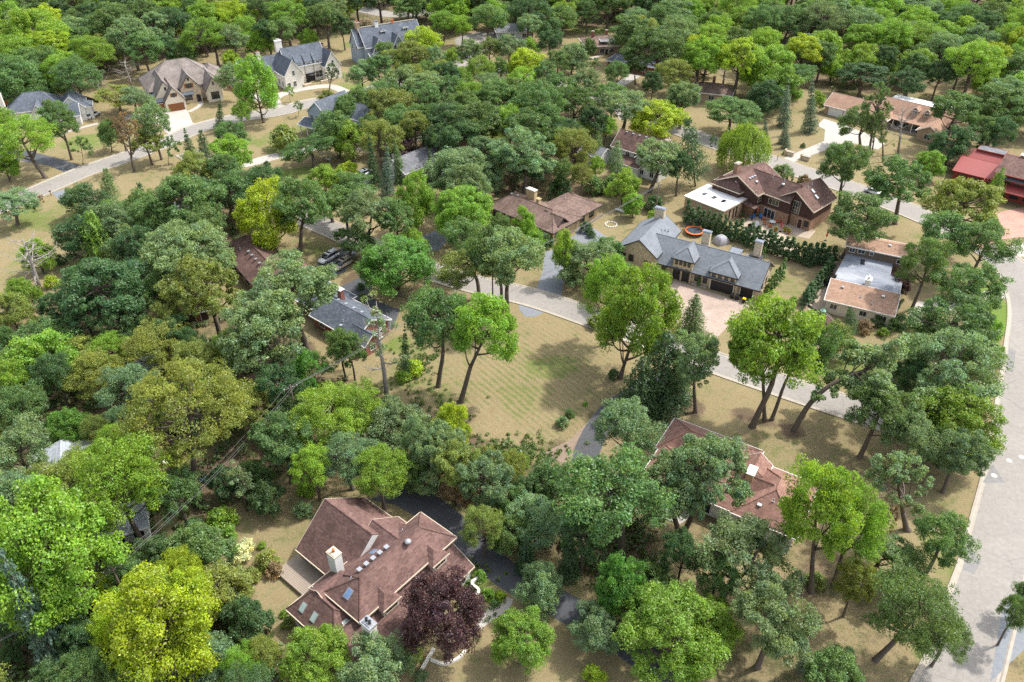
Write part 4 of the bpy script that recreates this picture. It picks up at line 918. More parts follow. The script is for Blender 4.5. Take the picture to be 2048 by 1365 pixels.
for i in range(5): h.vent((4.0 + i * 1.1, 4.3, 7.5), 'box')
h.vent((11.9, 5.2, 6.6)); h.vent((2.6, 4.2, 7.2))
h.win('E', 15.5, -1.2, 1.2, .9, 1.1, 1); h.win('S', 13.9, -2.9, .9, 1.5, 1.3, 2); h.win('S', 11.0, -2.9, .9, 1.5, 1.3, 2); h.win('S', 8.0, -2.9, .9, 1.5, 1.3, 2); h.win('S', 1.0, -2.9, .7, 1.3, 1.7, 2); h.win('S', -1.8, -2.9, .7, 1.0, 1.5, 2)
for yy in (2.4, 4.2, 6.0, 7.8): h.win('W', -3.2, yy, .8, 1.3, 1.7, 2)
for yy in (9.4, 11.5, 13.6): h.win('W', 3.5, yy, .5, 1.6, 1.9, 2)
h.win('W', .5, 3.2, 3.9, 1.6, .9, 2)
dk = MB(); dk.box(-.2 + 0, 3.4, 10.4, 17.4, -.1, .55)
for i in range(14): dk.box(-.15 + i * .25, .06 + i * .25, 10.4, 17.4, .55, .575)
dk.build('deck', M['deckwood'], h.root)
h.body(15.72, 15.9, -2.7, 1.0, .9, 'side_white'); h.done()

# -- ranch with terracotta roof, lower right ----------------------------------------------------
h = House('ranch house with terracotta hip roofs and white gutters under the big oaks', (36.3, 82.3), -31.7, wall='side_white', roof='roof_terracotta')
h.hip(.3, 8.4, -11.0, -.4, 3.1, 5.9, .55); h.hip(-13.0, 1.5, -10.8, -4.0, 3.1, 5.4, .55); h.hip(-13.5, -.4, -4.5, 2.2, 3.1, 5.3, .55); h.gable(-1.4, 2.0, -4.0, -.9, 4.1, 5.4, 'y', .3, ends=(0, 1)); h.gable(-2.0, 3.5, -7.2, -4.6, 4.2, 5.6, 'x', .3)
h.chimney(.4, -5.6, 1.0, 1.8, 3, 6.3, 'brick_yellow', 'white'); h.vent((4.5, -8.4, 5.0)); h.vent((3.0, -9.4, 4.3), 'box')
for x in (1.5, 4.2, 7): h.win('S', x, -11.0, .9, 1.4, 1.3, 2)
for x in (-11, -7.5, -4): h.win('S', x, -10.8, .4, 1.9, 2.0, 2)
for y in (-9, -5.5, -2.5): h.win('E', 8.4, y, .9, 1.4, 1.3, 2)
for x in (2.2, 6.0): h.win('N', x, -.4, .9, 1.5, 1.3, 2)
h.done()

# -- stone house with grey tiles -----------------------------------------------------------------
h = House('tan stone house with grey tiled roofs, three chimneys and dark garage doors', (30.8, 140.7), -30.6, wall='stone', roof='roof_tile', trim='darktrim')
h.gable(-9.1, -.7, -.6, 12.8, 4.5, 7.4, 'y', .4, ridge_at=.54); h.gable(-3.5, 20.8, .7, 10.3, 3.15, 6.5, 'x', .7, ridge_at=.48)
h.hip(2.9, 7.0, .2, 5.2, 5.1, 6.9, .4, hips=(1, 0), axis='y'); h.hip(10.9, 16.2, .3, 5.2, 4.2, 6.1, .4, hips=(1, 0), axis='y')
h.body(20.3, 21.6, .5, 1.1, 2.7); h.body(16.3, 16.8, .2, .9, 3.0)
h.chimney(-5.1, 11.6, 2.1, 1.1, 4, 9.3, 'stone', 'flat_silver', 0, crown=.15); h.chimney(6.4, 9.6, 1.7, 1.0, 3, 7.6, 'stone', 'flat_silver'); h.chimney(17.3, 9.9, 1.5, 1.0, 3, 8.2, 'stone', 'flat_silver')
h.flat([(12.0, 7.6), (14.4, 7.6), (14.4, 10.2), (12.0, 10.2)], 5.3, 'roof_tile', 'stone_pale'); h.flat([(16.0, 8.8), (18.6, 8.8), (18.6, 10.6), (16.0, 10.6)], 4.9, 'darktrim', 'stone')
for x in (3.6, 4.5, 5.4, 6.3): h.win('S', x, .2, 3.75, .42, .85, 1, frame='darktrim')
for x in (3.9, 5.9):
    c, t, n = h.on('S', x, .2); m = MB(); h.plate(m, c, t, n, -.65, .65, .1, 2.3, -.02, .02); m.tube([(x + .65 * math.cos(a), .19, 2.3 + .65 * math.sin(a)) for a in np.linspace(0, math.pi, 9)], .09, 4); m.lathe((x, .19, 2.3), [(.01, -.01), (.66, -.01), (.66, .01)], 16); 
    for sx in (-.7, .7): h.plate(m, c, t, n, sx - .09, sx + .09, 0, 2.3, 0, .12)
    m.build('entry_arch', M['darktrim'], h.root)
h.garage('S', 13.6, .28, 4.7, 2.35, 'darktrim', 'stone_pale'); h.garage('S', 18.6, .65, 2.5, 2.35, 'darktrim', 'stone_pale', cols=2)
for x in (11.6, 12.9, 14.2, 15.5): h.win('S', x, .3, 3.1, .55, .6, 1, frame='darktrim')
for x in (8.1, 9.9): h.win('S', x, .7, .8, .7, 1.5, 1, 2, 'darktrim')
for x in (-7.9, -6.1): h.win('S', x, -.6, 2.0, .95, 1.4, 1, 2, 'darktrim')
h.win('S', -2.6, -.6, 1.6, .9, 1.3, 1, 2, 'darktrim'); h.win('S', 1.0, .7, .9, .9, 1.4, 1, 2, 'darktrim')
for y in (3.5, 6.5): h.win('E', 20.8, y, 1.2, .8, 1.3, 1, 2, 'darktrim')
for y in (2, 6, 10): h.win('W', -9.1, y, 1.4, 1.0, 1.6, 1, 2, 'darktrim')
h.vent((-2.4, 8.5, 6.1)); h.vent((-1.9, 9.2, 5.8)); h.vent((-2.9, 7.6, 6.3)); h.vent((16.0, 7.0, 6.0)); h.vent((14.6, 6.8, 6.1))
m = MB(); m.box(7.3, 10.6, -.1, .5, 0, .25); m.build('planting_bed', M['kerb'], h.root); h.done()

# -- brown timber and brick house with the white flat roof ---------------------------------------
h = House('brown timber and brick house with a white flat roofed annexe', (48.6, 162.5), 43.1, wall='brick', roof='roof_darkbrown', trim='cream')
h.flat([(.3, -.2), (9.9, -.2), (9.9, 11.0), (.3, 11.0)], 4.0, 'flat_white', 'brick_tan', trim='cream')
for y in (2.2, 4.9, 7.6): h.skylight((4.6, y + .6, 4.02), (1, 0, .001), .9, 1.3, 'glass', 'darktrim')
for x in (3.4, 5.0, 6.2): h.win('S', x, .0, .6, .32, 2.4, 1, frame='darktrim')
h.gable(9.9, 20, -2.6, 8.3, 6.2, 9.0, 'x', .7, wall='side_brown', ridge_at=.5, rov=.9); h.gable(12.2, 18.6, -10.2, 2.5, 6.2, 9.0, 'y', .6, wall='side_brown', ends=(0, 0))
h.gable(13.2, 22.2, -15.3, -6.0, 5.5, 8.6, 'x', .6, wall='side_brown', rov=.9); h.hip(8.6, 11.5, 1.4, 8.9, 5.5, 7.3, .5, wall='side_brown', zb=3.0)
for a in ((9.85, 20.05, -2.65, 8.35), (12.15, 18.65, -10.2, -2.6), (13.15, 22.25, -15.35, -5.95)): h.body(a[0], a[1], a[2], a[3], 2.75, 'brick')
h.shed(9.9, 7.6, -2.4, -.3, 3.4, 3.4 + .001, 'x', .2, body=False) if False else None
m = MB(); m.slab([(8.0, -3.6, 3.1), (10.6, -3.6, 3.1), (10.6, .6, 3.6), (8.0, .6, 3.6)], .15); m.build('porch_roof', M['roof_darkbrown'], h.root)
m = MB(); m.box(8.2, 8.4, -3.4, -3.2, 0, 3.05); m.box(8.2, 8.4, -.6, -.4, 0, 3.3); m.build('porch_post', M['darktrim'], h.root)
h.win('W', 12.15, -5.9, 3.7, 2.6, 1.3, 3); h.win('W', 12.1, -5.4, .1, 2.8, 2.2, 3, frame='white', name='sliding_door'); h.win('S', 11.2, -2.65, 3.6, 1.3, 1.3, 3)
h.win('W', 13.1, -8.7, 3.4, .75, 2.8, 1, 3); h.win('W', 13.1, -10.9, 3.2, 2.3, 2.9, 4, 2)
h.door('W', 13.05, -12.9, 1.0, 2.2, 'side_brown'); h.win('W', 13.1, -14.4, .9, .9, 1.2, 1, frame='darktrim'); h.win('S', 10.5, -2.7, .9, .9, 1.4, 1, frame='darktrim')
h.chimney(13.0, 5.6, 1.7, 1.0, 5, 10.2, 'brick', 'kerb')
h.skylight((17.2, -12.3, 7.75), (0, 1, .66), .8, 1.2, 'flat_white'); h.skylight((16.8, -13.6, 6.9), (0, 1, .66), .8, 1.2, 'flat_white'); h.skylight((10.1, 3.3, 7.0), (0, 1, .45), .6, .9, 'flat_white')
for x in (11.5, 12.5, 13.5): h.vent((x, .9, 8.2), 'box')
for y in (-3, -6): h.vent((15.0, y, 8.75), 'pipe')
h.vent((12.3, -.4, 7.4), 'turbine'); h.vent((14.2, -6.2, 8.1), 'turbine'); h.vent((18.5, -11.1, 8.5)); h.vent((16.5, -11.2, 8.4)); h.done()

# -- low house with silver flat roof and tan shingles ---------------------------------------------
h = House('low house with a weathered silver flat roof and tan shingled front slope', (61.0, 126.4), -27.1, wall='brick_tan', roof='roof_tan')
h.shed(.1, 12.0, .4, 5.6, 3.0, 4.65, 'y', .45, wall='stucco')
h.flat([(.6, 5.75), (12.3, 5.75), (12.3, 13.3), (9.9, 13.3), (9.9, 18.4), (1.0, 18.4), (.2, 8.6), (.6, 8.6)], 4.2, 'flat_silver', 'side_taupe', trim='metal')
h.gable(.6, 13.0, 18.6, 24.0, 6.2, 7.0, 'x', .5, wall='side_taupe')
h.chimney(6.3, 7.0, 1.0, 1.5, 3, 5.7, 'stone_pale', 'white', 2, 'stone_pale')
for x in (1.6, 7.0, 10.6): h.win('S', x, .4, 1.2, 1.2, 1.0, 2)
h.win('S', 3.6, 18.6, 4.9, 1.3, .8, 2); h.win('S', 5.6, 18.6, 4.9, .7, .7, 1); h.win('S', 11.2, 18.6, 4.4, 1.2, .9, 1); h.win('S', 1.8, 18.6, 4.8, 1.0, .8, 2)
h.vent((2.2, 3.9, 4.3), 'box'); h.vent((9.6, 3.9, 4.3), 'box'); h.vent((5.8, 2.6, 3.9)); h.vent((8.0, 1.6, 3.6)); h.vent((8.5, 20.6, 6.9), 'box')
h.skylight((4.4, 16.2, 4.22), (1, .1, .001), 2.0, .8, 'glass', 'darktrim'); h.win('E', 12.2, 9.5, 1, 1.4, 1.2, 2); h.done()

# -- brown ranch, centre ---------------------------------------------------------------------------
h = House('brown shingled ranch with a broad yellow brick chimney behind the blue grey drive', (-5.1, 166.9), -42.5, wall='brick_yellow', roof='roof_brown', trim='darktrim')
h.hip(-.6, 18.8, .5, 9.6, 3.0, 5.3, .8, hips=(.75, .9)); h.hip(9.2, 18.2, 5.0, 18.0, 3.0, 5.1, .8, hips=(0, .8), axis='y')
h.gable(15.6, 18.6, 2.6, 5.6, 3.6, 4.9, 'x', .3, body=False)
h.chimney(6.4, 7.4, 2.6, 1.0, 3, 6.9, 'brick_yellow', 'stone_pale'); h.chimney(9.6, 6.2, .8, .8, 3, 5.9, 'brick_yellow', 'brick_yellow')
for x in (1.5, 5, 8.5, 12, 15.5): h.win('S', x, .5, .7, 1.9, 1.5, 2, frame='darktrim')
for y in (2.2, 7.8, 12, 15.5): h.win('E', 18.8 if y < 4 else 18.2, y, .8, 1.6, 1.3, 2, frame='darktrim')
h.vent((2.4, 4.9, 5.25), 'box'); h.vent((4.0, 5.2, 5.25), 'box'); h.vent((12.5, 12.5, 4.9)); h.done()

# -- brown hip roof at left of centre ---------------------------------------------------------------
h = House('long house with a streaked brown hip roof beside the parked white minivan', (-63.6, 147.7), -53.5, wall='brick_tan', roof='roof_darkbrown', trim='darktrim')
h.hip(.5, 22.5, .5, 8.9, 2.9, 5.7, .5, hips=(.85, .85)); h.hip(15.4, 22.2, 5.0, 11.8, 2.8, 4.7, .5)
for x in (3, 7, 11, 15, 19): h.win('S', x, .5, .9, 1.6, 1.3, 2)
for x in (4, 8, 12): h.win('N', x, 8.9, .9, 1.5, 1.3, 2)
h.garage('N', 18.8, 11.8, 4.8, 2.2, 'white')
for i in range(4): h.vent((10 + 2 * i, 3.4, 5.05), 'box')
h.vent((7, 2.6, 4.5)); h.done()

# -- blue-grey shingled house -----------------------------------------------------------------------
h = House('low red brick house with dark blue grey shingles and white gutters beside the dead conifer', (-34.2, 118.3), -39.7, wall='brick_red', roof='roof_slate')
h.gable(-5.0, 7.4, .4, 8.2, 2.9, 5.0, 'x', .6, ridge_at=.47); h.gable(5.0, 10.0, .3, 3.6, 2.75, 4.1, 'x', .5, ends=(0, 1)); h.hip(-12.0, -3.8, 1.8, 9.4, 2.9, 4.9, .5)
h.chimney(-3.2, 6.2, 1.0, .9, 3, 6.2, 'brick_red', 'white')
for i in range(4): h.vent((-2.4 + 2.2 * i, 4.9, 4.75), 'box')
h.vent((2.6, 1.6, 3.75)); h.vent((2.9, .8, 3.4), 'box')
for x in (-2.5, 1.5, 5.5, 8.6): h.win('S', x, .4, .9, 1.5, 1.2, 2)
h.win('E', 10.0, 1.9, .8, 1.2, 1.1, 2); h.win('E', 7.4, 6.0, .9, 1.3, 1.2, 2)
m = MB(); m.box(9.7, 9.8, -.2, -.1, 0, 2.7); m.build('downpipe', M['white'], h.root); h.done()

# -- pale grey roof at the left edge ------------------------------------------------------------------
h = House('white house with pale grey shingles partly hidden by the big lime green maple', (-64.8, 71.8), 24.4, wall='side_white', roof='roof_pale')
h.gable(-1.0, 6.8, -.6, 13.0, 3.1, 4.6, 'y', .5); h.gable(1.5, 13.2, -7.4, -.6, 2.9, 4.4, 'x', .5); h.hip(6.0, 12.8, -6.9, -1.0, 2.8, 4.5, .4, body=False)
m = MB(); m.box(4.8, 8.2, -1.6, -.2, 3.0, 3.9); m.build('roof_curb', M['brick_tan'], h.root)
for x in (5.2, 6.1, 7.2): h.vent((x, -.2, 4.2), 'box')
h.vent((1.9, 9.5, 4.4)); h.vent((2.4, 9.9, 4.3), 'box')
for x in (3.5, 6.5, 9.5, 12): h.win('S', x, -7.4, .9, 1.3, 1.2, 2)
h.done()
h = House('small white roofed outbuilding hidden among the olive trees', (-64.3, 100.8), 39, name='shed', cat='shed', wall='side_white', roof='roof_pale')
h.gable(0, 6.5, 0, 6.5, 2.6, 3.6, 'x', .4, mat='roof_pale'); h.win('S', 3.2, 0, .9, 1.2, 1, 2); h.done()
h = House('tiny brown roofed garden shed in the dark grove', (-62.0, 123.0), 20, name='shed', cat='shed', wall='side_brown', roof='roof_darkbrown')
h.gable(0, 3.4, 0, 2.8, 2.2, 3.1, 'x', .3); h.door('S', 1.6, 0, .9, 1.9, 'wood'); h.done()

# -- beige mansion ------------------------------------------------------------------------------------
h = House('beige stone mansion with taupe gables, wooden shutters and wood garage doors', (-107.5, 239.6), 30, wall='stucco', roof='roof_taupe', trim='darktrim')
h.gable(-.8, 5.2, 0, 14, 3.4, 7.4, 'y', .35); h.gable(-3.0, 3.6, 2.6, 16, 4.2, 8.8, 'y', .4); h.hip(-4, 18.5, 8, 24, 4.6, 11.2, .5); h.gable(5.2, 11.2, 5.4, 16, 5.0, 8.8, 'y', .3, wall='stone'); h.gable(12.6, 17.4, 2.8, 14, 4.2, 7.8, 'y', .35); h.hip(14, 21, 14, 24, 4.6, 7.4, .5)
h.hip(-5.2, .2, 1.6, 8, 3.0, 5.0, .3, mat='roof_slate')
h.garage('S', 2.2, 0, 4.8, 2.4, 'wood', 'stucco'); h.garage('S', -2.4, 1.6, 2.6, 2.4, 'wood', 'stucco', cols=2)
h.win('S', 2.2, 0, 4.4, .9, 1.1, 1, frame='darktrim'); h.win('S', .5, 2.6, 6.0, .4, .9, 1, frame='darktrim'); h.win('S', 8, 5.4, 4.8, 1.5, 1.3, 2, frame='darktrim'); h.win('S', 8.2, 5.4, 7.1, .4, .8, 1, frame='darktrim'); h.win('S', 15, 2.8, .9, 2.4, 2.2, 3, frame='darktrim'); h.win('S', 15, 2.8, 5.4, .4, .9, 1, frame='darktrim'); h.win('S', 7.0, 5.4, 1.0, 2.4, 1.8, 3, frame='darktrim')
for x, y, z, hh in ((1.45, 0, 4.4, 1.1), (2.95, 0, 4.4, 1.1), (6.9, 5.4, 4.8, 1.3), (9.1, 5.4, 4.8, 1.3)):
    c, t, n = h.on('S', x, y); m = MB(); h.plate(m, c, t, n, -.27, .27, z, z + hh, 0, .07); m.build('shutter', M['wood'], h.root)
c, t, n = h.on('S', 10.2, 5.4); m = MB(); h.plate(m, c, t, n, -.65, .65, 0, 2.3, -.02, .06); m.lathe((10.2, 5.38, 2.3), [(.01, 0), (.65, 0), (.65, .02)], 14); m.build('door', M['darktrim'], h.root)
m = MB(); m.slab([(5.4, 4.2, 3.0), (8.9, 4.2, 3.0), (8.9, 5.4, 3.7), (5.4, 5.4, 3.7)], .12); m.build('porch_roof', M['roof_slate'], h.root); h.done()

# -- white mansion with slate gables ---------------------------------------------------------------------
h = House('white stone mansion with steep slate gables behind the looping drive', (-72.0, 260.5), 37, wall='stone_pale', roof='roof_slate')
h.gable(.5, 14.5, 6.2, 15.5, 6.0, 11.0, 'x', .4); h.gable(-3.2, 3.2, 1.6, 13, 5.0, 9.4, 'y', .3); h.gable(12.2, 18.0, 3.2, 14, 5.0, 9.4, 'y', .3); h.gable(-14, .5, 10, 18, 4.6, 8.6, 'x', .4)
for x in (4.4, 7.7, 11.0):
    m = MB(); m.slab([(x - 1.4, 5.95, 6.7), (x + 1.4, 5.95, 6.7), (x + 1.2, 8.6, 8.9), (x - 1.2, 8.6, 8.9)], .12); m.build('dormer_roof', M['roof_slate'], h.root); h.wallmb().box(x - 1.15, x + 1.15, 6.15, 8.0, 5.5, 6.75); h.win('S', x, 6.15, 5.4, 1.3, .9, 2)
    t_ = MB(); t_.box(x - 1.7, x - 1.6, 6.0, 6.1, 0, 6.6); t_.build('downpipe', M['darktrim'], h.root)
c, t, n = h.on('S', 7.7, 6.2); m = MB(); h.plate(m, c, t, n, -1.6, 1.6, 0, 2.8, -.02, .03); m.lathe((7.7, 6.19, 2.4), [(.01, 0), (1.6, 0), (1.6, .02)], 16); m.build('entry_arch', M['darktrim'], h.root)
for x, y, z, a, b in ((4.4, 6.2, 1, 1.0, 1.9), (11, 6.2, 1, 2.6, 2.1), (0, 1.6, 1, 1.0, 1.6), (0, 1.6, 4.6, .8, 1.4), (15, 3.2, 1, 1.0, 1.8), (15.2, 3.2, 5, .7, 1.5), (16.8, 3.2, 1.4, .8, 1.4), (-2, 1.6, 1, .9, 1.4)): h.win('S', x, y, z, a, b, 2 if a > .9 else 1, 2)
h.win('W', -3.2, 4, 1, 1, 1.6, 2); h.win('W', -3.2, 7, 1, 1, 1.6, 2)
h.chimney(-6.5, 13.8, 1.0, 1.0, 5, 10.3, 'stone_pale', 'kerb', 1, 'terracotta'); h.chimney(1.6, 15.2, 2.2, 1.2, 6, 12.6, 'stone_pale', 'white', 2, 'stone_pale'); h.chimney(15.6, 11.5, 1.2, 1.0, 5, 10.2, 'brick', 'darktrim')
for x0, x1 in ((2.4, 6.0), (9.4, 14.6)): h.body(x0, x1, 1.6, 2.2, .9, 'stone')
h.done()

# -- grey-blue shingle style mansion ---------------------------------------------------------------------
h = House('blue grey shingle style mansion with white trimmed gables and orange chimney pots', (-51.0, 286.5), 33, wall='side_blue', roof='roof_slate')
h.gable(-.5, 22.5, 2.2, 12.4, 6.4, 12.0, 'x', .4); h.gable(1.2, 6.6, .4, 8, 4.8, 9.2, 'y', .4, wall='side_blue'); h.gable(8.6, 14.4, .4, 8, 4.8, 9.4, 'y', .4); h.gable(-2.6, 4, 4.2, 11.5, 6.6, 11.6, 'x', .4)
h.shed(0, 20, -1.6, 1.2, 3.0, 4.4, 'y', .3, body=False)
for x in (8, 17): h.dormer('S', x, 5.0, 9.2, 2.0, 1.2, 2.2, .35, cols=2)
for x in (2.6, 4.9, 10, 12.6): h.win('S', x, .4, 4.6, 1.3, 1.5, 2)
for x in (3.9, 11.5): m = MB(); m.lathe((x, .36, 7.2), [(.0, 0), (.45, 0), (.45, .08)], 12); m.build('round_window', M['glass'], h.root)
for x in (.5, 1, 7.5, 15, 18.5): h.win('S', x + .6, 2.2, 1.0, 1.2, 1.6, 2)
for y in (6, 9.5): h.win('W', -2.6, y, 4.8, 1.2, 1.6, 2)
h.chimney(-.6, 8.0, 1.2, 2.0, 6, 13.8, 'brick_tan', 'kerb', 3, 'terracotta'); h.chimney(6.4, 7.3, 1.3, 1.3, 11, 13.4, 'white', 'roof_slate'); h.chimney(13, 7.3, .6, .6, 11, 13, 'terracotta', 'terracotta'); h.trimline([((0, 7.3, 12.3), (22, 7.3, 12.3))], 'cream', .2, .25, 'ridge_board'); h.done()

# -- small blue-grey house far left ------------------------------------------------------------------------
h = House('white bungalow with blue grey gables and a stone chimney at the far upper left', (-146, 224.5), 22, wall='side_white', roof='roof_slate')
h.hip(-3.0, 11.5, 2, 12, 4.6, 8.6, .5); h.gable(3.4, 7.6, -1.0, 7, 4.0, 7.0, 'y', .3); h.gable(11, 17.6, 1.5, 10, 4.4, 7.4, 'y', .4); h.gable(10.6, 16.2, -2.2, 4.0, 3.0, 5.6, 'x', .3); h.hip(15, 19.6, 2.0, 7, 3.9, 5.4, .3)
h.chimney(-3.8, 4.4, 1.1, 1.6, -.2, 9.6, 'stone_pale', 'stone_pale', 1, 'terracotta')
for x, y in ((4.7, -1), (6.3, -1), (12, -2.2), (14.4, -2.2), (1, 2)): h.win('S', x, y, 1, 1.1, 1.6, 2)
h.win('S', 5.5, -1, 4.6, 1.4, .5, 2); h.win('E', 16.2, 1.0, 1, 1.0, 1.4, 2); h.done()
# -- blue house behind the bright tree
h = House('light blue timber house with a white columned porch behind the leafy maples', (-61.5, 222.5), -33, wall='side_blue', roof='roof_slate')
h.gable(1.5, 9, 1.0, 13, 6.4, 9.6, 'y', .4); h.gable(5, 24, 4, 12, 6.2, 9.0, 'x', .4); h.shed(.2, 6.5, -2.0, 1.0, 3.0, 4.2, 'y', .3, body=False)
for x in (.5, 3.2, 6.2): m = MB(); m.box(x - .12, x + .12, -1.9, -1.66, 0, 3.0); m.build('porch_column', M['white'], h.root)
for x in (3, 5.2, 7.6): h.win('S', x, 1.0, 1, 1.0, 1.6, 2); h.win('S', x, 1.0, 4.3, 1.0, 1.4, 2)
for x in (12, 16, 20): h.win('S', x, 4.0, 4, 1.2, 1.4, 2)
h.done()
# -- grey house behind spruces
h = House('white house with a grey roof behind the row of spruces', (-26.5, 187.5), 48, wall='side_white', roof='roof_grey')
h.gable(-2, 12, -.5, 8, 3.2, 5.6, 'x', .5); h.gable(4, 9, -4, 4, 3.0, 5.0, 'y', .4); h.chimney(-1, 4.4, .7, .7, 3, 6.4, 'stone_pale', 'white')
for x in (0, 2.6, 10.6): h.win('S', x, -.5, .8, 1.4, 1.5, 2)
for y in (1.5, 5): h.win('W', -2, y, .8, 1.3, 1.5, 2)
h.win('S', 6.5, -4, .8, 1.6, 1.5, 2); h.done()
h = House('long low grey roof buried in the grove below the far lane', (-88, 153), 37, wall='brick_tan', roof='roof_grey')
h.gable(0, 17, 0, 8, 3, 4.8, 'x', .5)
for x in (3, 8, 13): h.win('S', x, 0, .9, 1.5, 1.2, 2)
h.done()
# -- white house with dark roof, centre right
h = House('white sided house with dark brown gables and a detached grey garage roof', (26.0, 197.0), -40, wall='side_white', roof='roof_darkbrown')
h.gable(-.5, 11.5, 2, 10, 5.4, 8.6, 'x', .4); h.gable(8.4, 15.5, 0, 9, 5.2, 8.4, 'y', .4); h.gable(-8, -1.4, -2.5, 3.5, 3.0, 4.6, 'x', .4, mat='roof_grey'); h.shed(3, 10, -1.4, 2, 2.7, 3.6, 'y', .3)
for x in (1.5, 4.5, 7): h.win('S', x, 2, 3.7, 1.2, 1.3, 2)
for x in (10.4, 13.4): h.win('S', x, 0, 3.4, 1.1, 1.3, 2); h.win('S', x, 0, .8, 1.1, 1.3, 2)
for i in range(4): h.vent((1.5 + 2 * i, 5.6, 8.4), 'box')
h.chimney(13.9, 5.2, .8, .8, 6, 9.4, 'brick', 'kerb'); h.done()
# -- upper centre ranches
h = House('brick ranch with a brown hip roof and flat grey deck at the far lawn', (30.8, 300.5), 8, wall='brick_tan', roof='roof_brown')
h.hip(-2.5, 14.5, 1, 13, 3.2, 5.4, .6); h.flat([(3, 1.5), (11, 1.5), (11, 7), (3, 7)], 4.75, 'roof_grey', body=False); h.chimney(1.2, 8, .9, .9, 3, 6.8, 'brick_red', 'kerb'); h.chimney(7, 9.6, .8, .8, 4, 6.6, 'brick_red', 'kerb')
for x in (0, 3.5, 7, 10.5, 13): h.win('S', x, 1, .7, 1.7, 1.5, 2)
h.door('S', 5.2, 1, 1.0, 2.1, 'darktrim'); h.done()
h = House('small red brick house with a dark shingled roof under tall oaks', (35.0, 282.5), -29, wall='brick_red', roof='roof_slate')
h.hip(-1.5, 18, 1.5, 10, 3.0, 4.7, .6); h.win('S', 1.4, 1.5, .8, 2.2, 1.4, 2); h.door('S', 4.6, 1.5, 1.0, 2.1, 'white'); h.win('S', 7.6, 1.5, .8, 1.8, 1.4, 2); h.win('S', 12, 1.5, .8, 1.8, 1.4, 2); h.win('W', -1.5, 4.5, .8, 1.8, 1.4, 2); h.done()
h = House('brown hip roofed house between the oak crowns at upper right', (58.6, 250.5), -20, wall='brick_tan', roof='roof_brown')
h.hip(-.5, 12, 0, 9, 3.0, 4.9, .6); h.chimney(5.5, 6.5, .9, .9, 3, 6.2, 'brick_red', 'kerb')
for x in (2, 6, 10): h.win('S', x, 0, .8, 1.6, 1.4, 2)
h.done()
h = House('grey roofed house almost hidden in the far woods', (-6, 322), 5, wall='side_white', roof='roof_grey')
h.hip(0, 14, 0, 9, 3.2, 5.2, .6)
for x in (2, 6, 11): h.win('S', x, 0, .8, 1.6, 1.4, 2)
h.done()
h = House('white roofed building glimpsed at the top edge of the woods', (-2, 384), 4, wall='side_white', roof='roof_pale')
h.gable(0, 30, 0, 14, 4.5, 6.0, 'x', .6)
for x in range(3, 30, 4): h.win('S', x, 0, 1, 1.8, 1.6, 2)
h.done()

# -- long tan ranch ---------------------------------------------------------------------------------------
h = House('long tan roofed ranch with twin dormers and a white flat rear wing', (98.2, 237.4), -43.5, wall='brick_tan', roof='roof_tan')
h.gable(-1, 17, 0, 9, 3.0, 5.5, 'x', .6); h.gable(13.5, 35, 4.5, 14, 3.0, 6.3, 'x', .6); h.gable(28, 34, -2.0, 6, 2.9, 4.6, 'y', .5); h.gable(13, 18.2, -.6, 7, 3.0, 5.0, 'y', .5)
h.flat([(13, 14), (34, 14), (34, 20), (13, 20)], 4.4, 'flat_white', 'side_white')
h.dormer('S', 23.6, 5.8, 4.5, 1.7, 1.1, 2.2, .8); h.dormer('S', 27.0, 5.8, 4.5, 1.7, 1.1, 2.2, .8)
for x in (2.6, 7.4, 11.2): h.garage('S', x, 0, 4.2 if x < 10 else 2.6, 2.3, 'white')
for x in (20, 22.5, 25): h.win('S', x, 4.5, .4, 1.5, 2.0, 2)
h.win('S', 31, -2, .8, 1.8, 1.4, 2); h.win('S', 15.6, -.6, .8, 1.8, 1.4, 2); h.vent((8, 5.2, 5.4)); h.body(18.3, 28, 1.5, 4.5, .25, 'kerb')
for x in (19.4, 22.2, 25, 27.4): m = MB(); m.box(x - .1, x + .1, 2.0, 2.2, 0, 3.0); m.build('porch_column', M['white'], h.root)
m = MB(); m.slab([(18.3, 1.6, 2.95), (28, 1.6, 2.95), (28, 4.7, 3.3), (18.3, 4.7, 3.3)], .14); m.build('porch_roof', M['roof_tan'], h.root); h.done()

# -- red house at the right edge --------------------------------------------------------------------------
h = House('red timber house with stacked red roofs and a pergola at the right edge', (115.5, 187.5), -40, wall='side_red', roof='roof_red', trim='side_red')
h.gable(-1.2, 10, 0, 11, 3.2, 4.9, 'x', .9); h.gable(-1.5, 7, 5, 13, 4.2, 6.2, 'x', .7); h.flat([(1, 8.4), (7.5, 8.4), (7.5, 12), (1, 12)], 6.6, 'roof_grey', 'side_red')
h.gable(8.5, 26, -3.5, 9.5, 6.6, 8.6, 'x', 1.0, mat='roof_darkbrown'); h.shed(9.5, 26, -6.2, -3.5, 3.2, 4.0, 'y', .6, mat='roof_red', body=False); h.shed(9.5, 26, -4.6, -3.5, 5.3, 5.6, 'y', .3, mat='roof_slate', body=False)
h.chimney(13, 4, 3.2, 1.6, 7, 9.2, 'brick_red', 'stone_pale', 3, 'stone_pale')
for x in (11, 14, 17): h.win('S', x, -3.5, 4.2, 1.9, 1.1, 2, frame='darktrim'); h.win('S', x, -3.5, .8, 1.8, 1.6, 2, frame='darktrim')
for x in (1, 4, 7): h.win('S', x, 0, .9, 1.8, 1.4, 2, frame='darktrim')
for i in range(5): m = MB(); m.box(6.2 + i * .75, 6.4 + i * .75, -2.6, .6, 3.1, 3.3); m.build('pergola_beam', M['side_red'], h.root)
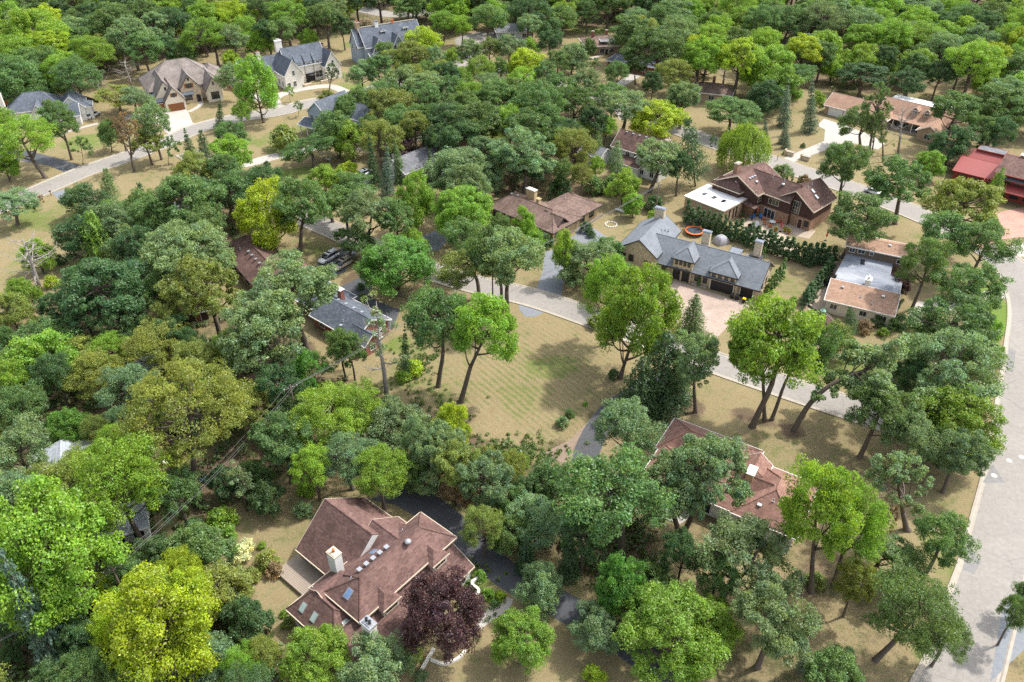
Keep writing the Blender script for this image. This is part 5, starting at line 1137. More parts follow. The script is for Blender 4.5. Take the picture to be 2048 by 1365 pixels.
m = MB(); m.box(6.0, 9.6, -2.6, -2.4, 2.9, 3.1); m.box(6.1, 6.3, -2.6, -2.4, 0, 2.9); m.build('pergola_post', M['side_red'], h.root); h.done()
# ------------------------------------------------------------------ trees that can be told apart
B = lambda x, y: {'base': (x, y)}
tiles(0, 0, [
 (190,200,330,'big_maple','l',B(255,455)), (60,110,190,'maple','l'), (330,60,140,'oak','d'), (430,130,150,'maple','g'), (520,255,140,'maple','l'), (660,130,260,'oak','g'), (750,195,250,'oak','s'), (835,270,210,'oak','g'),
 (620,50,150,'oak','d'), (530,80,150,'oak','d'), (910,150,200,'oak','s'), (1010,120,200,'oak','d'), (1190,95,200,'big_maple','l'), (1120,50,140,'oak','g'), (1195,200,250,'elm','l',B(1280,392)), (1350,215,170,'oak','s'), (1440,165,160,'elm','l'),
 (1320,80,160,'elm','y'), (1560,180,150,'oak','d'), (1650,180,170,'oak','g'), (1760,110,150,'oak','s',B(1760,200)), (1690,90,120,'oak','g'), (1900,95,200,'oak','g'), (1960,50,140,'oak','s'), (1600,45,140,'maple','g'), (1480,40,130,'oak','s'), (1840,40,150,'oak','d'), (2000,150,120,'oak','d'),
 (130,810,320,'elm','l',B(265,1040)), (330,690,200,'oak','g',B(420,935)), (475,865,110,'young','g',B(485,962)), (640,770,120,'maple','g',B(655,888)), (690,550,230,'oak','o',B(705,665)), (850,570,180,'oak','s',B(800,685)),
 (745,800,150,'ash','r',B(785,1005)), (855,830,170,'oak','o',B(890,965)), (885,690,190,'oak','s',B(945,935)), (1000,860,110,'young','g',B(985,965)), (632,1080,130,'pine','g',B(650,1195)), (490,1160,240,'maple','d',B(500,1275)),
 (815,1170,140,'pine','d',B(812,1300)), (80,1180,260,'oak','s',B(105,1315)), (237,1175,40,'young','r',B(245,1228)), (15,960,150,'maple','l'), (1285,690,85,'spruce','d',B(1285,775)), (1500,485,235,'maple','l',B(1542,718)), (1340,430,150,'oak','s',B(1410,595)),
 (1410,650,110,'elm','l',B(1420,765)), (1455,565,85,'young','g',B(1460,642)), (1692,540,70,'young','l',B(1700,602)), (1743,630,60,'young','g',B(1747,684)), (1940,425,80,'thin_oak','d',B(1925,532)), (1905,575,90,'maple','o'),
 (1960,760,260,'maple','g'), (2020,620,130,'oak','g'), (1780,880,270,'oak','g',B(1840,990)), (1350,790,170,'oak','g'), (1190,850,110,'pine','d'), (1110,880,110,'spruce','d'), (1345,890,230,'oak','l'), (1140,985,250,'oak','o'), (1290,990,200,'oak','g'),
 (1080,1170,400,'oak','g'), (1350,1120,250,'oak','g'), (1540,1070,250,'oak','d'), (1550,1230,340,'maple','y',B(1620,1475)), (1765,1170,300,'oak','g',B(1755,1480)), (1910,1070,240,'oak','l'), (2010,1190,220,'oak','g'),
 (630,1290,240,'oak','s'), (900,1250,260,'oak','g'), (1180,1300,260,'oak','g'), (560,470,170,'bare','s'), (740,410,150,'bare','s'), (340,465,150,'shrub','l'), (60,490,140,'maple','g'), (240,510,130,'maple','g'), (1345,345,100,'maple','y'),
 (300,640,110,'maple','s'), (20,700,140,'elm','l'), (1560,960,50,'shrub','d'), (1660,800,200,'shrub','o'),
 (700,760,90,'ash','r'), (900,480,60,'shrub','g'), (1250,480,60,'shrub','g'),
 (470,300,150,'oak','d'), (400,220,150,'oak','d'), (1060,300,150,'maple','g'), (960,270,130,'oak','d'), (1800,220,110,'maple','l'), (1500,240,150,'maple','l'),
])
tiles(680, 0, [
 (480,240,190,'maple','y'), (600,130,150,'elm','l'), (710,150,130,'elm','l'), (870,110,220,'oak','g'), (990,260,200,'oak','s',B(990,395)), (1110,270,110,'maple','l'), (1230,170,130,'oak','d'), (1110,150,150,'oak','s'), (1300,85,170,'maple','l'), (1235,235,140,'oak','d'),
 (1370,325,180,'maple','s',B(1355,438)), (1490,378,75,'young','g',B(1490,432)), (1572,420,60,'young','g',B(1572,472)), (1700,170,230,'oak','g'), (1830,250,330,'oak','g',B(1850,505)), (1970,180,240,'oak','s'), (1725,390,130,'oak','d',B(1725,495)), (1955,430,210,'elm','o'), (1575,250,60,'dead','s',B(1570,335)),
 (130,430,170,'oak','s',B(150,595)), (230,400,180,'oak','g'), (330,360,150,'oak','o'), (420,320,200,'oak','o'), (540,330,150,'oak','s'), (660,330,100,'maple','l'), (760,290,130,'oak','s'), (880,275,120,'elm','o'), (600,425,150,'elm','o'), (700,460,150,'elm','l'), (820,400,170,'elm','l'), (940,385,90,'oak','g'),
 (1090,375,200,'maple','y'), (1270,355,130,'oak','g'), (1200,430,170,'oak','g'), (300,640,280,'big_maple','o',B(290,810)), (120,570,150,'oak','g'), (500,560,220,'oak','g'), (650,525,200,'oak','g'), (770,560,200,'oak','l'), (920,560,240,'oak','g'), (1060,480,220,'oak','l'), (1150,600,330,'oak','g'), (1380,580,230,'oak','g'), (1440,480,200,'oak','s'), (1260,520,200,'oak','g'),
 (1660,620,270,'oak','s',B(1640,815)), (1870,685,320,'maple','y',B(1850,820)), (60,800,220,'maple','l'), (170,740,140,'oak','g'), (335,850,200,'maple','p',B(330,965)), (190,965,95,'spruce','d',B(205,1095)), (275,1020,115,'spruce','b',B(275,1148)), (342,960,115,'spruce','g',B(362,1070)), (530,1000,110,'spruce','d'),
 (745,1000,370,'big_maple','s',B(740,1180)), (480,680,180,'oak','g'), (620,700,220,'oak','d'), (790,700,300,'oak','g'), (720,610,200,'oak','g'), (700,800,230,'oak','d'), (570,800,150,'oak','d'), (1000,700,220,'oak','l'), (900,810,140,'elm','o'), (1080,880,340,'oak','s'), (1140,980,260,'oak','d',B(1130,1115)),
 (1400,770,170,'elm','l',B(1400,885)), (1505,850,100,'pine','g'), (1615,920,120,'pine','s'), (1500,975,100,'elm','l'), (1410,1025,130,'elm','o'), (1310,1000,130,'elm','g'), (1660,1075,190,'maple','l'), (1880,910,260,'oak','s',B(1810,1125)), (1990,960,160,'oak','d'), (1840,1190,130,'shrub','d'), (50,1000,110,'maple','y'),
 (430,1150,230,'maple','l',B(450,1360)), (715,1230,330,'big_maple','l'), (150,1230,320,'oak','s'), (80,1120,240,'oak','g'), (320,1260,220,'oak','g'), (1080,1320,130,'maple','l',B(1090,1480)), (940,1320,140,'elm','g'), (2010,560,190,'oak','s'), (1590,560,190,'oak','g'), (1480,700,170,'oak','d'), (1550,740,130,'elm','l'), (1240,730,160,'oak','g'), (1290,820,160,'oak','g'),
 (1480,1080,140,'shrub','g'), (1580,1080,140,'shrub','g'), (1225,1135,34,'arborvitae','d'), (1290,1080,150,'shrub','d'), (30,640,120,'oak','g'), (500,420,140,'oak','g'), (360,470,190,'oak','s'), (440,450,160,'oak','o'), (260,300,100,'oak','g'), (820,250,90,'bare','s'), (1450,270,90,'maple','g'), (1930,200,120,'oak','g'), (1620,420,140,'oak','g'), (1830,480,120,'oak','d'),
 (1800,1330,110,'shrub','g'), (1850,1270,130,'shrub','l'), (1720,1190,120,'maple','l'), (1430,1240,60,'shrub','g'), (1480,1225,50,'shrub','d'),(1440,1325,90,'shrub','d'),
])
tiles(1348, 0, [
 (860,110,260,'elm','s'), (550,150,170,'maple','l'), (240,180,210,'maple','l'), (360,240,190,'maple','g'), (760,280,180,'maple','s'), (870,310,160,'oak','g'), (1090,130,220,'elm','s'), (1360,210,190,'maple','s'), (1420,80,270,'maple','s'), (1690,180,190,'maple','l'), (1590,130,160,'oak','d'), (1830,130,170,'oak','d'), (1970,210,180,'elm','l'), (1540,230,150,'elm','l'), (1240,330,140,'oak','d'),
 (680,440,270,'oak','g',B(700,570)), (1110,430,260,'oak','d',B(1080,565)), (1250,380,120,'maple','l'), (1370,465,190,'oak','d',B(1310,628)), (930,390,140,'maple','l'), (540,560,200,'maple','d'), (345,640,320,'oak','g',B(310,790)), (652,620,110,'spruce','b',B(640,740)), (800,640,115,'spruce','b',B(793,775)), (535,752,52,'spruce','b',B(535,803)), (658,812,70,'spruce','b',B(655,868)), (640,790,60,'spruce','b'),
 (410,870,310,'willow','l',B(400,1005)), (228,835,45,'young','d',B(222,905)), (100,870,200,'pine','d',B(125,1090)), (1010,690,240,'oak','g',B(1090,868)), (1185,640,140,'thin_oak','g',B(1138,915)), (1215,760,120,'halfdead','g',B(1222,948)), (1330,720,170,'bare','s',B(1308,898)), (1180,740,110,'halfdead','g',B(1155,910)),
 (1650,640,260,'oak','g'), (1630,830,220,'maple','d'), (1775,890,90,'spruce','d'), (1500,950,150,'maple','l'), (1920,610,300,'oak','g'), (2000,430,240,'maple','g'), (1850,450,190,'maple','l'), (1010,950,260,'oak','g',B(965,1240)), (1320,1040,330,'oak','g',B(1290,1310)), (1710,1190,400,'oak','o'), (1892,1070,110,'pine','l'), (620,1000,120,'maple','s',B(640,1055)), (765,1050,80,'shrub','r'), (1100,1270,330,'oak','g'),
 (840,580,90,'maple','l'), (300,400,170,'bare','s'), (60,560,170,'oak','s'), (1560,420,150,'oak','d'), (1680,380,170,'oak','d'), (1760,640,160,'oak','g'), (1440,330,150,'maple','g'), (755,850,36,'shrub','d'), (650,890,34,'shrub','l'), (2020,640,160,'oak','d'), (1900,760,180,'oak','d'), (1810,760,160,'oak','g'),(160,320,160,'oak','g'), (60,230,150,'oak','s'), (470,330,150,'oak','g'), (690,1055,26,'arborvitae','d'), (728,1062,26,'arborvitae','d'), (660,1045,26,'arborvitae','d'),
])
tiles(0, 450, [
 (600,370,470,'oak','d'), (570,80,220,'pine','l'), (790,110,230,'oak','d'), (1110,150,480,'oak','s'), (950,370,240,'oak','g'), (1180,350,400,'oak','o',B(1300,690)), (980,560,220,'oak','o'), (1000,650,220,'oak','d'), (1700,390,470,'oak','s',B(1820,790)), (1500,590,480,'oak','s',B(1770,985)),
 (170,190,330,'bare','s',B(240,405)), (130,390,180,'maple','l'), (60,490,210,'maple','o'), (350,200,80,'shrub','d'), (205,170,180,'maple','l'), (250,790,400,'maple','l',B(320,985)), (90,850,280,'maple','g'), (560,860,300,'elm','o'), (650,740,230,'elm','l'), (900,720,330,'elm','o'), (100,1060,300,'oak','g'), (390,1180,250,'maple','L'), (560,1200,150,'elm','o'),
 (130,1300,330,'oak','s'), (1100,1080,620,'elm','o',B(1140,1520)), (1140,800,300,'elm','o'), (1460,1060,250,'elm','o'), (700,1150,150,'oak','s'), (690,1290,290,'elm','l'), (1800,830,240,'maple','L'), (1690,1100,250,'maple','d'), (1620,930,240,'oak','d'), (1900,1110,420,'elm','l'), (1990,700,180,'oak','g'), (300,470,150,'maple','d'),
 (700,560,220,'oak','d'), (480,520,200,'oak','d'), (30,640,90,'maple','g'), (860,600,180,'spruce','d'), (1120,690,150,'oak','d'),(300,330,100,'shrub','y'),(370,60,90,'shrub','r'),(1320,980,240,'elm','o'),
])
tiles(680, 450, [
 (235,680,260,'dead','s',B(280,1060)), (560,560,330,'oak','g',B(575,945)), (855,600,370,'oak','l',B(705,1035)), (340,225,410,'big_maple','L',B(350,415)), (640,235,320,'oak','o',B(820,440)), (1000,190,380,'oak','s',B(980,560)), (880,160,260,'oak','g',B(950,515)), (1130,100,150,'maple','l'), (1320,150,150,'maple','l',B(1330,330)), (1450,210,320,'maple','s',B(1470,350)), (110,70,230,'oak','g',B(50,205)),
 (1580,360,300,'elm','l',B(1555,700)), (1790,360,400,'big_maple','l',B(1640,895)), (1880,870,420,'hemlock','d'), (1750,960,330,'hemlock','d'), (655,1150,210,'maple','y',B(655,1310)), (382,760,75,'spruce','d',B(385,885)), (500,600,45,'arborvitae','d'), (60,730,170,'oak','g'), (300,1150,300,'maple','s'), (480,1230,280,'oak','s'), (620,1300,250,'oak','s'), (1690,1180,360,'oak','s'), (110,1060,300,'elm','l'), (430,90,150,'maple','l'), (720,70,230,'oak','g'),
 (1640,300,200,'elm','g'), (1500,560,110,'shrub','o'), (1600,870,80,'shrub','d'), (1300,1150,90,'shrub','s'), (1435,1045,34,'shrub','l'), (1340,1100,70,'shrub','g'), (430,830,130,'shrub','y'), (370,880,100,'shrub','l'), (120,360,60,'shrub','d'), (130,420,55,'shrub','g'), (1560,150,180,'maple','g'), (1660,170,140,'shrub','d'), (1200,90,110,'shrub','d'), (1470,50,60,'shrub','d'), (1380,300,100,'shrub','d'),
])
tiles(1348, 450, [
 (110,540,220,'hemlock','g'), (130,770,260,'oak','s',B(125,1095)), (20,900,260,'hemlock','d'), (590,650,480,'oak','l',B(460,1180)), (470,720,260,'oak','l',B(530,1140)), (780,730,260,'oak','g',B(570,1140)), (1240,1080,370,'oak','g',B(1085,1360)), (1660,1130,470,'big_maple','l'), (1640,790,520,'oak','s'), (1660,560,440,'oak','g'), (1750,350,380,'oak','g'),
 (1480,200,260,'oak','g',B(1390,495)), (1080,85,320,'oak','g',B(985,190)), (1600,50,290,'oak','g'), (1830,100,330,'oak','g'), (950,650,190,'maple','o',B(960,770)), (1030,560,110,'pine','d',B(1030,665)), (1120,590,110,'shrub','r'), (1225,625,70,'shrub','l'), (1400,1230,300,'oak','s'), (1690,1310,300,'oak','s'), (1850,760,160,'maple','l'), (500,445,50,'shrub','o'), (735,540,75,'pine','d'), (1190,560,90,'shrub','d'), (870,510,70,'shrub','g'), (1280,580,90,'shrub','g'), (1330,560,110,'shrub','s'),
 (1830,600,150,'maple','l'), (1440,740,200,'oak','s'), (1300,370,90,'shrub','d'), (1330,330,130,'maple','p'), (1290,470,70,'shrub','d'),(1390,880,200,'oak','d'),(1500,1000,220,'oak','s'),
 (700,440,60,'shrub','l'), (1310,470,26,'shrub','d'), (1325,455,26,'shrub','d'), (1338,440,24,'shrub','d'), (1520,640,180,'oak','s'),
])
tiles(0, 898, [
 (270,560,660,'big_maple','l',B(480,975)), (720,190,460,'elm','l',B(840,565)), (1162,290,75,'arborvitae','d',B(1165,345)), (1170,570,320,'maple','g'), (1400,610,150,'shrub','w'), (1440,560,110,'shrub','w'), (1560,640,150,'shrub','o'), (1600,700,120,'shrub','r'), (1530,560,60,'shrub','l'), (1370,770,220,'shrub','o'), (900,620,240,'maple','h'), (730,750,260,'maple','g'), (1050,720,260,'elm','y'), (960,1000,600,'big_maple','y',B(1020,1330)),
 (1220,1230,320,'maple','s'), (560,800,140,'elm','y'), (200,970,230,'spruce','b',B(350,1240)), (60,900,200,'maple','p'), (450,1130,250,'maple','d'), (480,1320,240,'shrub','r'), (1420,1270,220,'elm','l'), (1540,1210,200,'elm','o'), (1840,1210,380,'big_maple','l'), (1560,270,200,'maple','d'), (1400,200,230,'halfdead','s'), (1785,235,110,'shrub','l'), (1770,350,130,'shrub','s'), (1290,400,180,'shrub','l'), (1340,490,120,'shrub','l'), (1325,920,40,'shrub','l'), (60,1200,110,'maple','d'),
 (700,1020,280,'elm','y'), (650,940,220,'maple','l'), (1500,240,180,'shrub','d'), (1480,150,190,'maple','g'), (1300,180,170,'maple','d'), (1470,730,110,'shrub','o'), (380,1010,200,'maple','h'), (1680,1010,90,'shrub','o'), (1660,960,60,'shrub','l'), (880,450,60,'shrub','g'), (1130,460,160,'shrub','d'), (110,1000,230,'maple','h'), (1200,820,90,'bare','s'),
])
tiles(680, 898, [
 (230,140,320,'elm','l'), (520,100,270,'maple','s'), (680,90,260,'oak','o'), (700,200,240,'maple','r'), (850,160,280,'oak','s'), (1000,110,180,'elm','o'), (1060,60,110,'shrub','l'), (840,450,240,'elm','o'), (1010,300,200,'maple','g'), (1230,190,260,'maple','g'), (1150,400,320,'maple','s'), (1550,260,540,'oak','g',B(1650,650)), (1340,650,180,'spruce','d'), (1430,500,260,'oak','d'), (1160,790,280,'maple','s'), (1060,1110,330,'big_maple','l'), (1500,1030,270,'maple','s'),
 (1650,800,320,'maple','L',B(1645,1000)), (1930,1080,540,'big_maple','l'), (590,960,440,'big_maple','p',B(630,1215)), (820,735,85,'shrub','l'), (870,845,90,'shrub','l'), (220,1280,400,'maple','s'), (1490,1330,170,'shrub','y'), (435,1185,120,'shrub','o'), (1900,190,440,'oak','s',B(1985,505)), (1000,480,240,'maple','g'), (420,110,230,'maple','g'), (1100,250,200,'maple','d'),
 (755,855,60,'shrub','d'), (905,905,60,'shrub','g'), (940,860,80,'shrub','y'), (840,930,50,'shrub','g'), (710,825,34,'arborvitae','d'), (1090,620,170,'spruce','d'), (470,1330,100,'shrub','s'),
])
tiles(1348, 898, [
 (215,130,460,'oak','s',B(50,505)), (430,600,560,'oak','s',B(265,900)), (580,1000,430,'oak','s'), (60,600,240,'oak','d'), (870,290,300,'oak','l',B(800,835)), (1050,440,320,'elm','l',B(930,795)), (1280,180,340,'thin_oak','s',B(1360,475)), (1640,230,420,'oak','d',B(1440,105)), (1570,530,310,'oak','g'), (1270,640,400,'oak','g',B(1160,790)), (1080,760,230,'oak','o'), (1390,950,500,'elm','g',B(1180,1235)), (770,1220,130,'spruce','b',B(765,1300)),
 (930,1290,300,'maple','g'), (190,1020,330,'big_maple','l'), (1990,830,150,'oak','g',B(2080,980)), (2010,960,140,'oak','g'), (250,720,240,'oak','g'), (1600,1100,250,'elm','g'), (830,760,130,'shrub','o'), (1240,430,110,'ash','r'),
])
X, Y = at(1587, 862); plant('arch', 's', X, Y, 10.6, 13.5, label='oak with a trunk bent in an arch over the lawn beside the lane', rz=.25)
# clipped evergreen cones by the stone house, tall hedge trees along its lot line
ln = lambda a, b, n: [(a[0] + (b[0] - a[0]) * (i / (n - 1)), a[1] + (b[1] - a[1]) * (i / (n - 1))) for i in range(n)]
for (x, y) in ln((1529, 600), (1562, 556), 5):
    X, Y = at(x, y); plant('arborvitae', 'g', X, Y, rt.uniform(1.7, 2.0), rt.uniform(4.4, 5.2), group='cone evergreens beside the stone house', near='row beside the garage end of the stone house')
X, Y = at(1396, 571); plant('arborvitae', 'g', X, Y, 1.4, 3.0, near='clipped against the stone house front wall')
X, Y = at(1522, 532); plant('arborvitae', 'g', X, Y, 1.7, 4.4, near='behind the chimney of the stone house')
for (x, y) in ln((1372, 446), (1498, 492), 13) + ln((1510, 497), (1600, 527), 9) + ln((1612, 530), (1662, 530), 5):
    X, Y = at(x, y + rt.uniform(-2, 2)); plant('arborvitae', 'h', X, Y, rt.uniform(2.6, 3.6), rt.uniform(4.2, 6.0), group='hedge trees between the stone house and the brick patio', near='in the hedge behind the stone house')
for (x, y) in ln((1655, 548), (1608, 612), 8):
    X, Y = at(x, y); plant('arborvitae', 'h', X, Y, rt.uniform(2.4, 3.2), rt.uniform(3.4, 4.6), group='hedge trees beside the grill patio', near='in the hedge beside the grill patio')
PROTO['ash2'] = PROTO['oak'] + PROTO['elm']; HD['ash2'] = HD['oak']; NAMES['ash2'] = ('hickory_tree', 'hickory')
# the woods: trunks set out at random with room for each crown
POS = [(t['X'], t['Y'], t['w']) for t in TREES if t['kind'] not in ('shrub', 'arborvitae')]
KEEP = [(985, 372, 1195, 485), (1220, 270, 1320, 340), (430, 465, 650, 580), (640, 575, 755, 700), (570, 985, 960, 1290), (800, 290, 880, 360), (640, 500, 720, 560), (930, 115, 1010, 150), (600, 200, 690, 270), (275, 120, 460, 225), (475, 90, 665, 190), (705, 40, 830, 135), (1360, 60, 1240, 120), (1130, 65, 1235, 115), (1640, 180, 1960, 300), (1380, 160, 1465, 210), (640, 75, 700, 130), (1780, 170, 1900, 215), (330, 100, 460, 130)]
def clear(X, Y, w_):
    for x, y, w0 in POS:
        if abs(x - X) < 9 and abs(y - Y) < 9 and math.hypot(x - X, y - Y) < 0.34 * (w_ + w0): return False
    for L, hw in ROADS:
        for p in L[::2]:
            if math.hypot(p[0] - X, p[1] - Y) < hw + w_ * .3: return False
    return all(not inside((X, Y), d) for d in DRIVES)
def fill(poly, n, wr, kinds, tints, near, tries=60, lim=None):
    xs = [p[0] for p in poly]; ys = [p[1] for p in poly]; k = 0
    for _ in range(n * tries):
        px, py = rt.uniform(min(xs), max(xs)), rt.uniform(min(ys), max(ys))
        if not inside((px, py), poly): continue
        w_ = rt.uniform(*wr); kind = rt.choice(kinds); fn, fr = HD[kind]; h = fn(w_) * rt.uniform(.9, 1.1)
        X, Y = at(px, py, h * fr)
        if Y > 420 or not clear(X, Y, w_): continue
        tx, ty = proj(X, Y, h); pw = w_ * FOCAL / depth(X, Y, h) / 2
        if any(a - pw < px < c + pw and b < py + pw and ty < d - 6 for a, b, c, d in KEEP): continue
        plant(kind, rt.choice(tints), X, Y, w_, h, near=near); POS.append((X, Y, w_)); k += 1
        if k >= n: break
WD = WOODS[0]
fill([(-40, -40), (700, -40), (700, 60), (480, 90), (330, 110), (230, 140), (120, 160), (-40, 175)], 70, (10, 17), ['oak', 'maple', 'maple', 'elm', 'ash2'], 'glglsldoy', 'in the woods behind the beige and white mansions')
fill([(700, -40), (1330, -40), (1330, 90), (1240, 60), (1100, 60), (1010, 45), (830, 45), (700, 40)], 52, (10, 17), ['oak', 'oak', 'maple', 'elm'], 'gdsgdlo', 'in the woods behind the slate roofed mansion')
fill([(1330, -40), (2100, -40), (2100, 210), (2040, 240), (1990, 190), (1900, 165), (1790, 185), (1690, 180), (1560, 175), (1480, 120), (1330, 100)], 100, (10, 17), ['oak', 'maple', 'elm', 'maple', 'ash2'], 'glslglglyl', 'in the woods behind the long tan ranch house')
fill(WOODS[1], 18, (8, 12), ['oak', 'oak', 'elm'], 'ggdso', 'in the grove behind the brown ranch house')
fill([(120, 470), (300, 390), (470, 370), (540, 440), (440, 480), (380, 620), (190, 600)], 10, (7, 11), ['oak', 'maple'], 'gdgs', 'in the grove left of the brown hip roof')
fill(WOODS[3], 26, (5, 9), ['maple', 'oak', 'elm'], 'gdosgl', 'in the thicket behind the red brown house')
fill(WOODS[4], 10, (5, 8), ['maple', 'elm'], 'gdol', 'in the thicket at the lawn edge')
fill(WOODS[5], 5, (5, 7), ['maple', 'oak'], 'gd', 'beside the dark asphalt drive')
# ------------------------------------------------------------------ vehicles and garden things
def ang_px(a, b): p, q = at(*a), at(*b); return math.atan2(q[1] - p[1], q[0] - p[0])
def car(label, px, az, paint_, kind='suv', L=4.8, z=.02, name='parked_car', cat='car'):
    X, Y = at(*px); r = empty(name, (X, Y, z), az, label, cat); W, H = (1.95, 1.78) if kind != 'sedan' else (1.85, 1.45)
    def loft(st, mat, nm, parent=r, smooth=True):
        m = MB(); n = None; rows = []
        for x, hw, z0, z1, tuck in st:
            ring = [(x, -hw * .92, z0), (x, -hw, z0 + (z1 - z0) * .35), (x, -hw * (1 - tuck * .4), z0 + (z1 - z0) * .8), (x, -hw * (1 - tuck), z1), (x, 0, z1 + .03), (x, hw * (1 - tuck), z1), (x, hw * (1 - tuck * .4), z0 + (z1 - z0) * .8), (x, hw, z0 + (z1 - z0) * .35), (x, hw * .92, z0)]
            rows += ring; n = len(ring)
        fs = []
        for i in range(len(st) - 1):
            for k in range(n): fs.append((i*n + k, (i+1)*n + k, (i+1)*n + (k+1) % n, i*n + (k+1) % n))
        fs += [tuple(range(n)), tuple(range((len(st)-1)*n, len(st)*n))[::-1]]
        m.add(rows, [f[::-1] for f in fs], smooth); return m.build(nm, M[mat], parent)
    h = W / 2; q = L / 2; b = .98 if kind != 'sedan' else .88
    loft([(-q, h*.82, .38, b*.80, .06), (-q+.12, h*.95, .30, b*.98, .06), (-q+1.0, h, .28, b, .05), (0, h, .28, b, .05), (q-1.3, h, .28, b*.99, .05), (q-.7, h*.97, .28, b*.92, .08), (q-.18, h*.88, .32, b*.80, .12), (q, h*.70, .40, b*.62, .1)], paint_, 'body')
    f0, f1 = (-q + .10, q - 1.05) if kind != 'sedan' else (-q + .75, q - 1.25)
    loft([(f0, h*.86, b-.03, b+.02, .05), (f0+.30, h*.88, b-.03, H-.12, .14), (f1-1.0, h*.90, b-.03, H-.10, .14), (f1-.55, h*.90, b-.03, b+(H-b)*.55, .10), (f1, h*.86, b-.03, b+.02, .05)], 'glass', 'window')
    loft([(f0+.18, h*.78, H-.13, H-.04, .06), (f0+.5, h*.79, H-.13, H, .08), (f1-1.3, h*.79, H-.13, H, .08), (f1-.92, h*.76, H-.14, H-.06, .06)], paint_, 'roof')
    pl = MB()
    for x in (f0+.35, (f0+f1)/2-.2, f1-.75):
        for s in (-1, 1): pl.hexa([(x-.05, s*h*.90, b-.03), (x+.05, s*h*.90, b-.03), (x+.05, s*h*.86, b-.03), (x-.05, s*h*.86, b-.03)], [(x-.05, s*h*.79, H-.12), (x+.05, s*h*.79, H-.12), (x+.05, s*h*.74, H-.12), (x-.05, s*h*.74, H-.12)])
    pl.build('pillar', M[paint_], r)
    for sx in (-q+.95, q-.92):
        for s in (-1, 1):
            w_ = MB().tube([(sx, s*(h-.24), .34), (sx, s*(h+.005), .34)], .34, 14).build('wheel', M['tyre'], r); MB().tube([(sx, s*(h-.02), .34), (sx, s*(h+.015), .34)], .20, 10).build('rim', M['metal'], w_)
    for s in (-1, 1):
        MB().box(q-.22, q-.02, s*h*.66-.16, s*h*.66+.16, b*.62, b*.76).build('headlight', M['skyglass2'], r); MB().box(-q-.02, -q+.10, s*h*.72-.10, s*h*.72+.10, b*.62, b*.92).build('taillight', M['red'], r)
        MB().box(f1-.55, f1-.38, s*(h+.10)-.10, s*(h+.10)+.10, b+.02, b+.16).build('mirror', M[paint_], r)
    if kind == 'suv':
        for s in (-1, 1): MB().box(f0+.5, f1-1.3, s*h*.62-.03, s*h*.62+.03, H+.03, H+.08).build('roof_rail', M['black'], r)
        MB().box(f1-1.9, f1-1.25, -h*.5, h*.5, H+.025, H+.045).build('sunroof', M['glass'], r)
    return r
car('white minivan with roof rails and sunroof parked on the dark asphalt drive', (658, 520), ang_px((675, 509), (643, 527)), 'car_white', L=5.1)
car('beige wagon half hidden under the bushes beside the white minivan', (685, 534), ang_px((700, 524), (680, 536)), 'car_beige', L=4.8)
car('white station wagon parked on the grey drive by the spruces', (731, 351), ang_px((716, 358), (745, 344)), 'car_white', L=4.9)
car('white saloon car driving on the road under two oak crowns', (1747, 388), ang_px((1735, 384), (1762, 394)), 'car_white', 'sedan', 4.7, .045)
car('white van parked beside the bungalow with the blue grey gables', (187, 234), ang_px((176, 240), (200, 228)), 'car_white', L=5.3, name='parked_van', cat='van')
car('white car at the far left end of the dark asphalt drive', (3, 296), ang_px((0, 298), (8, 294)), 'car_white', 'sedan', 4.7)
X, Y = at(654, 547); r = empty('covered_car', (X, Y, .02), ang_px((640, 552), (668, 542)), 'car under a rumpled grey cover beside the brown hip roof', 'car')
m = MB(); st = [(-2.3, .7, .55), (-2.0, .9, .95), (-1.2, .95, 1.15), (-.7, .9, 1.5), (.5, .88, 1.52), (1.2, .95, 1.1), (2.0, .9, .92), (2.35, .7, .5)]; rows = []
for x, hw, zt in st: rows += [(x, -hw * 1.05, .08), (x, -hw, zt * .55), (x, -hw * .72, zt * .95), (x, 0, zt), (x, hw * .72, zt * .95), (x, hw, zt * .55), (x, hw * 1.05, .08)]
m.add(rows, [(i*7+k, i*7+k+1, (i+1)*7+k+1, (i+1)*7+k) for i in range(7) for k in range(6)] + [tuple(range(7))[::-1], tuple(range(49, 56))], True); m.build('car_cover', M['tarp'], r)
X, Y = at(646, 553); r = empty('wheelie_bin', (X, Y, 0), .4, 'dark bin with a yellow lid beside the covered car', 'bin')
def bin_(r, lid):
    m = MB(); m.hexa([(-.24, -.28, .08), (.24, -.28, .08), (.24, .28, .08), (-.24, .28, .08)], [(-.31, -.36, 1.0), (.31, -.36, 1.0), (.31, .36, 1.0), (-.31, .36, 1.0)]); m.build('bin_body', M['black'], r)
    MB().hexa([(-.34, -.40, 1.0), (.34, -.40, 1.0), (.34, .40, 1.0), (-.34, .40, 1.0)], [(-.28, -.34, 1.10), (.28, -.34, 1.07), (.28, .34, 1.07), (-.28, .34, 1.10)]).build('lid', M[lid], r)
    for s in (-1, 1): MB().tube([(s*.26, .30, .12), (s*.33, .30, .12)], .12, 10).build('wheel', M['tyre'], r)
bin_(r, 'yellow')
for px, lid, lab in (((1463, 597), 'black', 'first black wheeled bin between the two dark garage doors'), ((1473, 600), 'black', 'second black wheeled bin close to the single garage door'), ((1487, 606), 'yellow', 'yellow lidded bin standing alone on the corner of the paver drive')):
    X, Y = at(*px); r = empty('wheelie_bin', (X, Y, .02), R(-30), lab, 'bin', 'bins by the stone house garage'); bin_(r, lid)
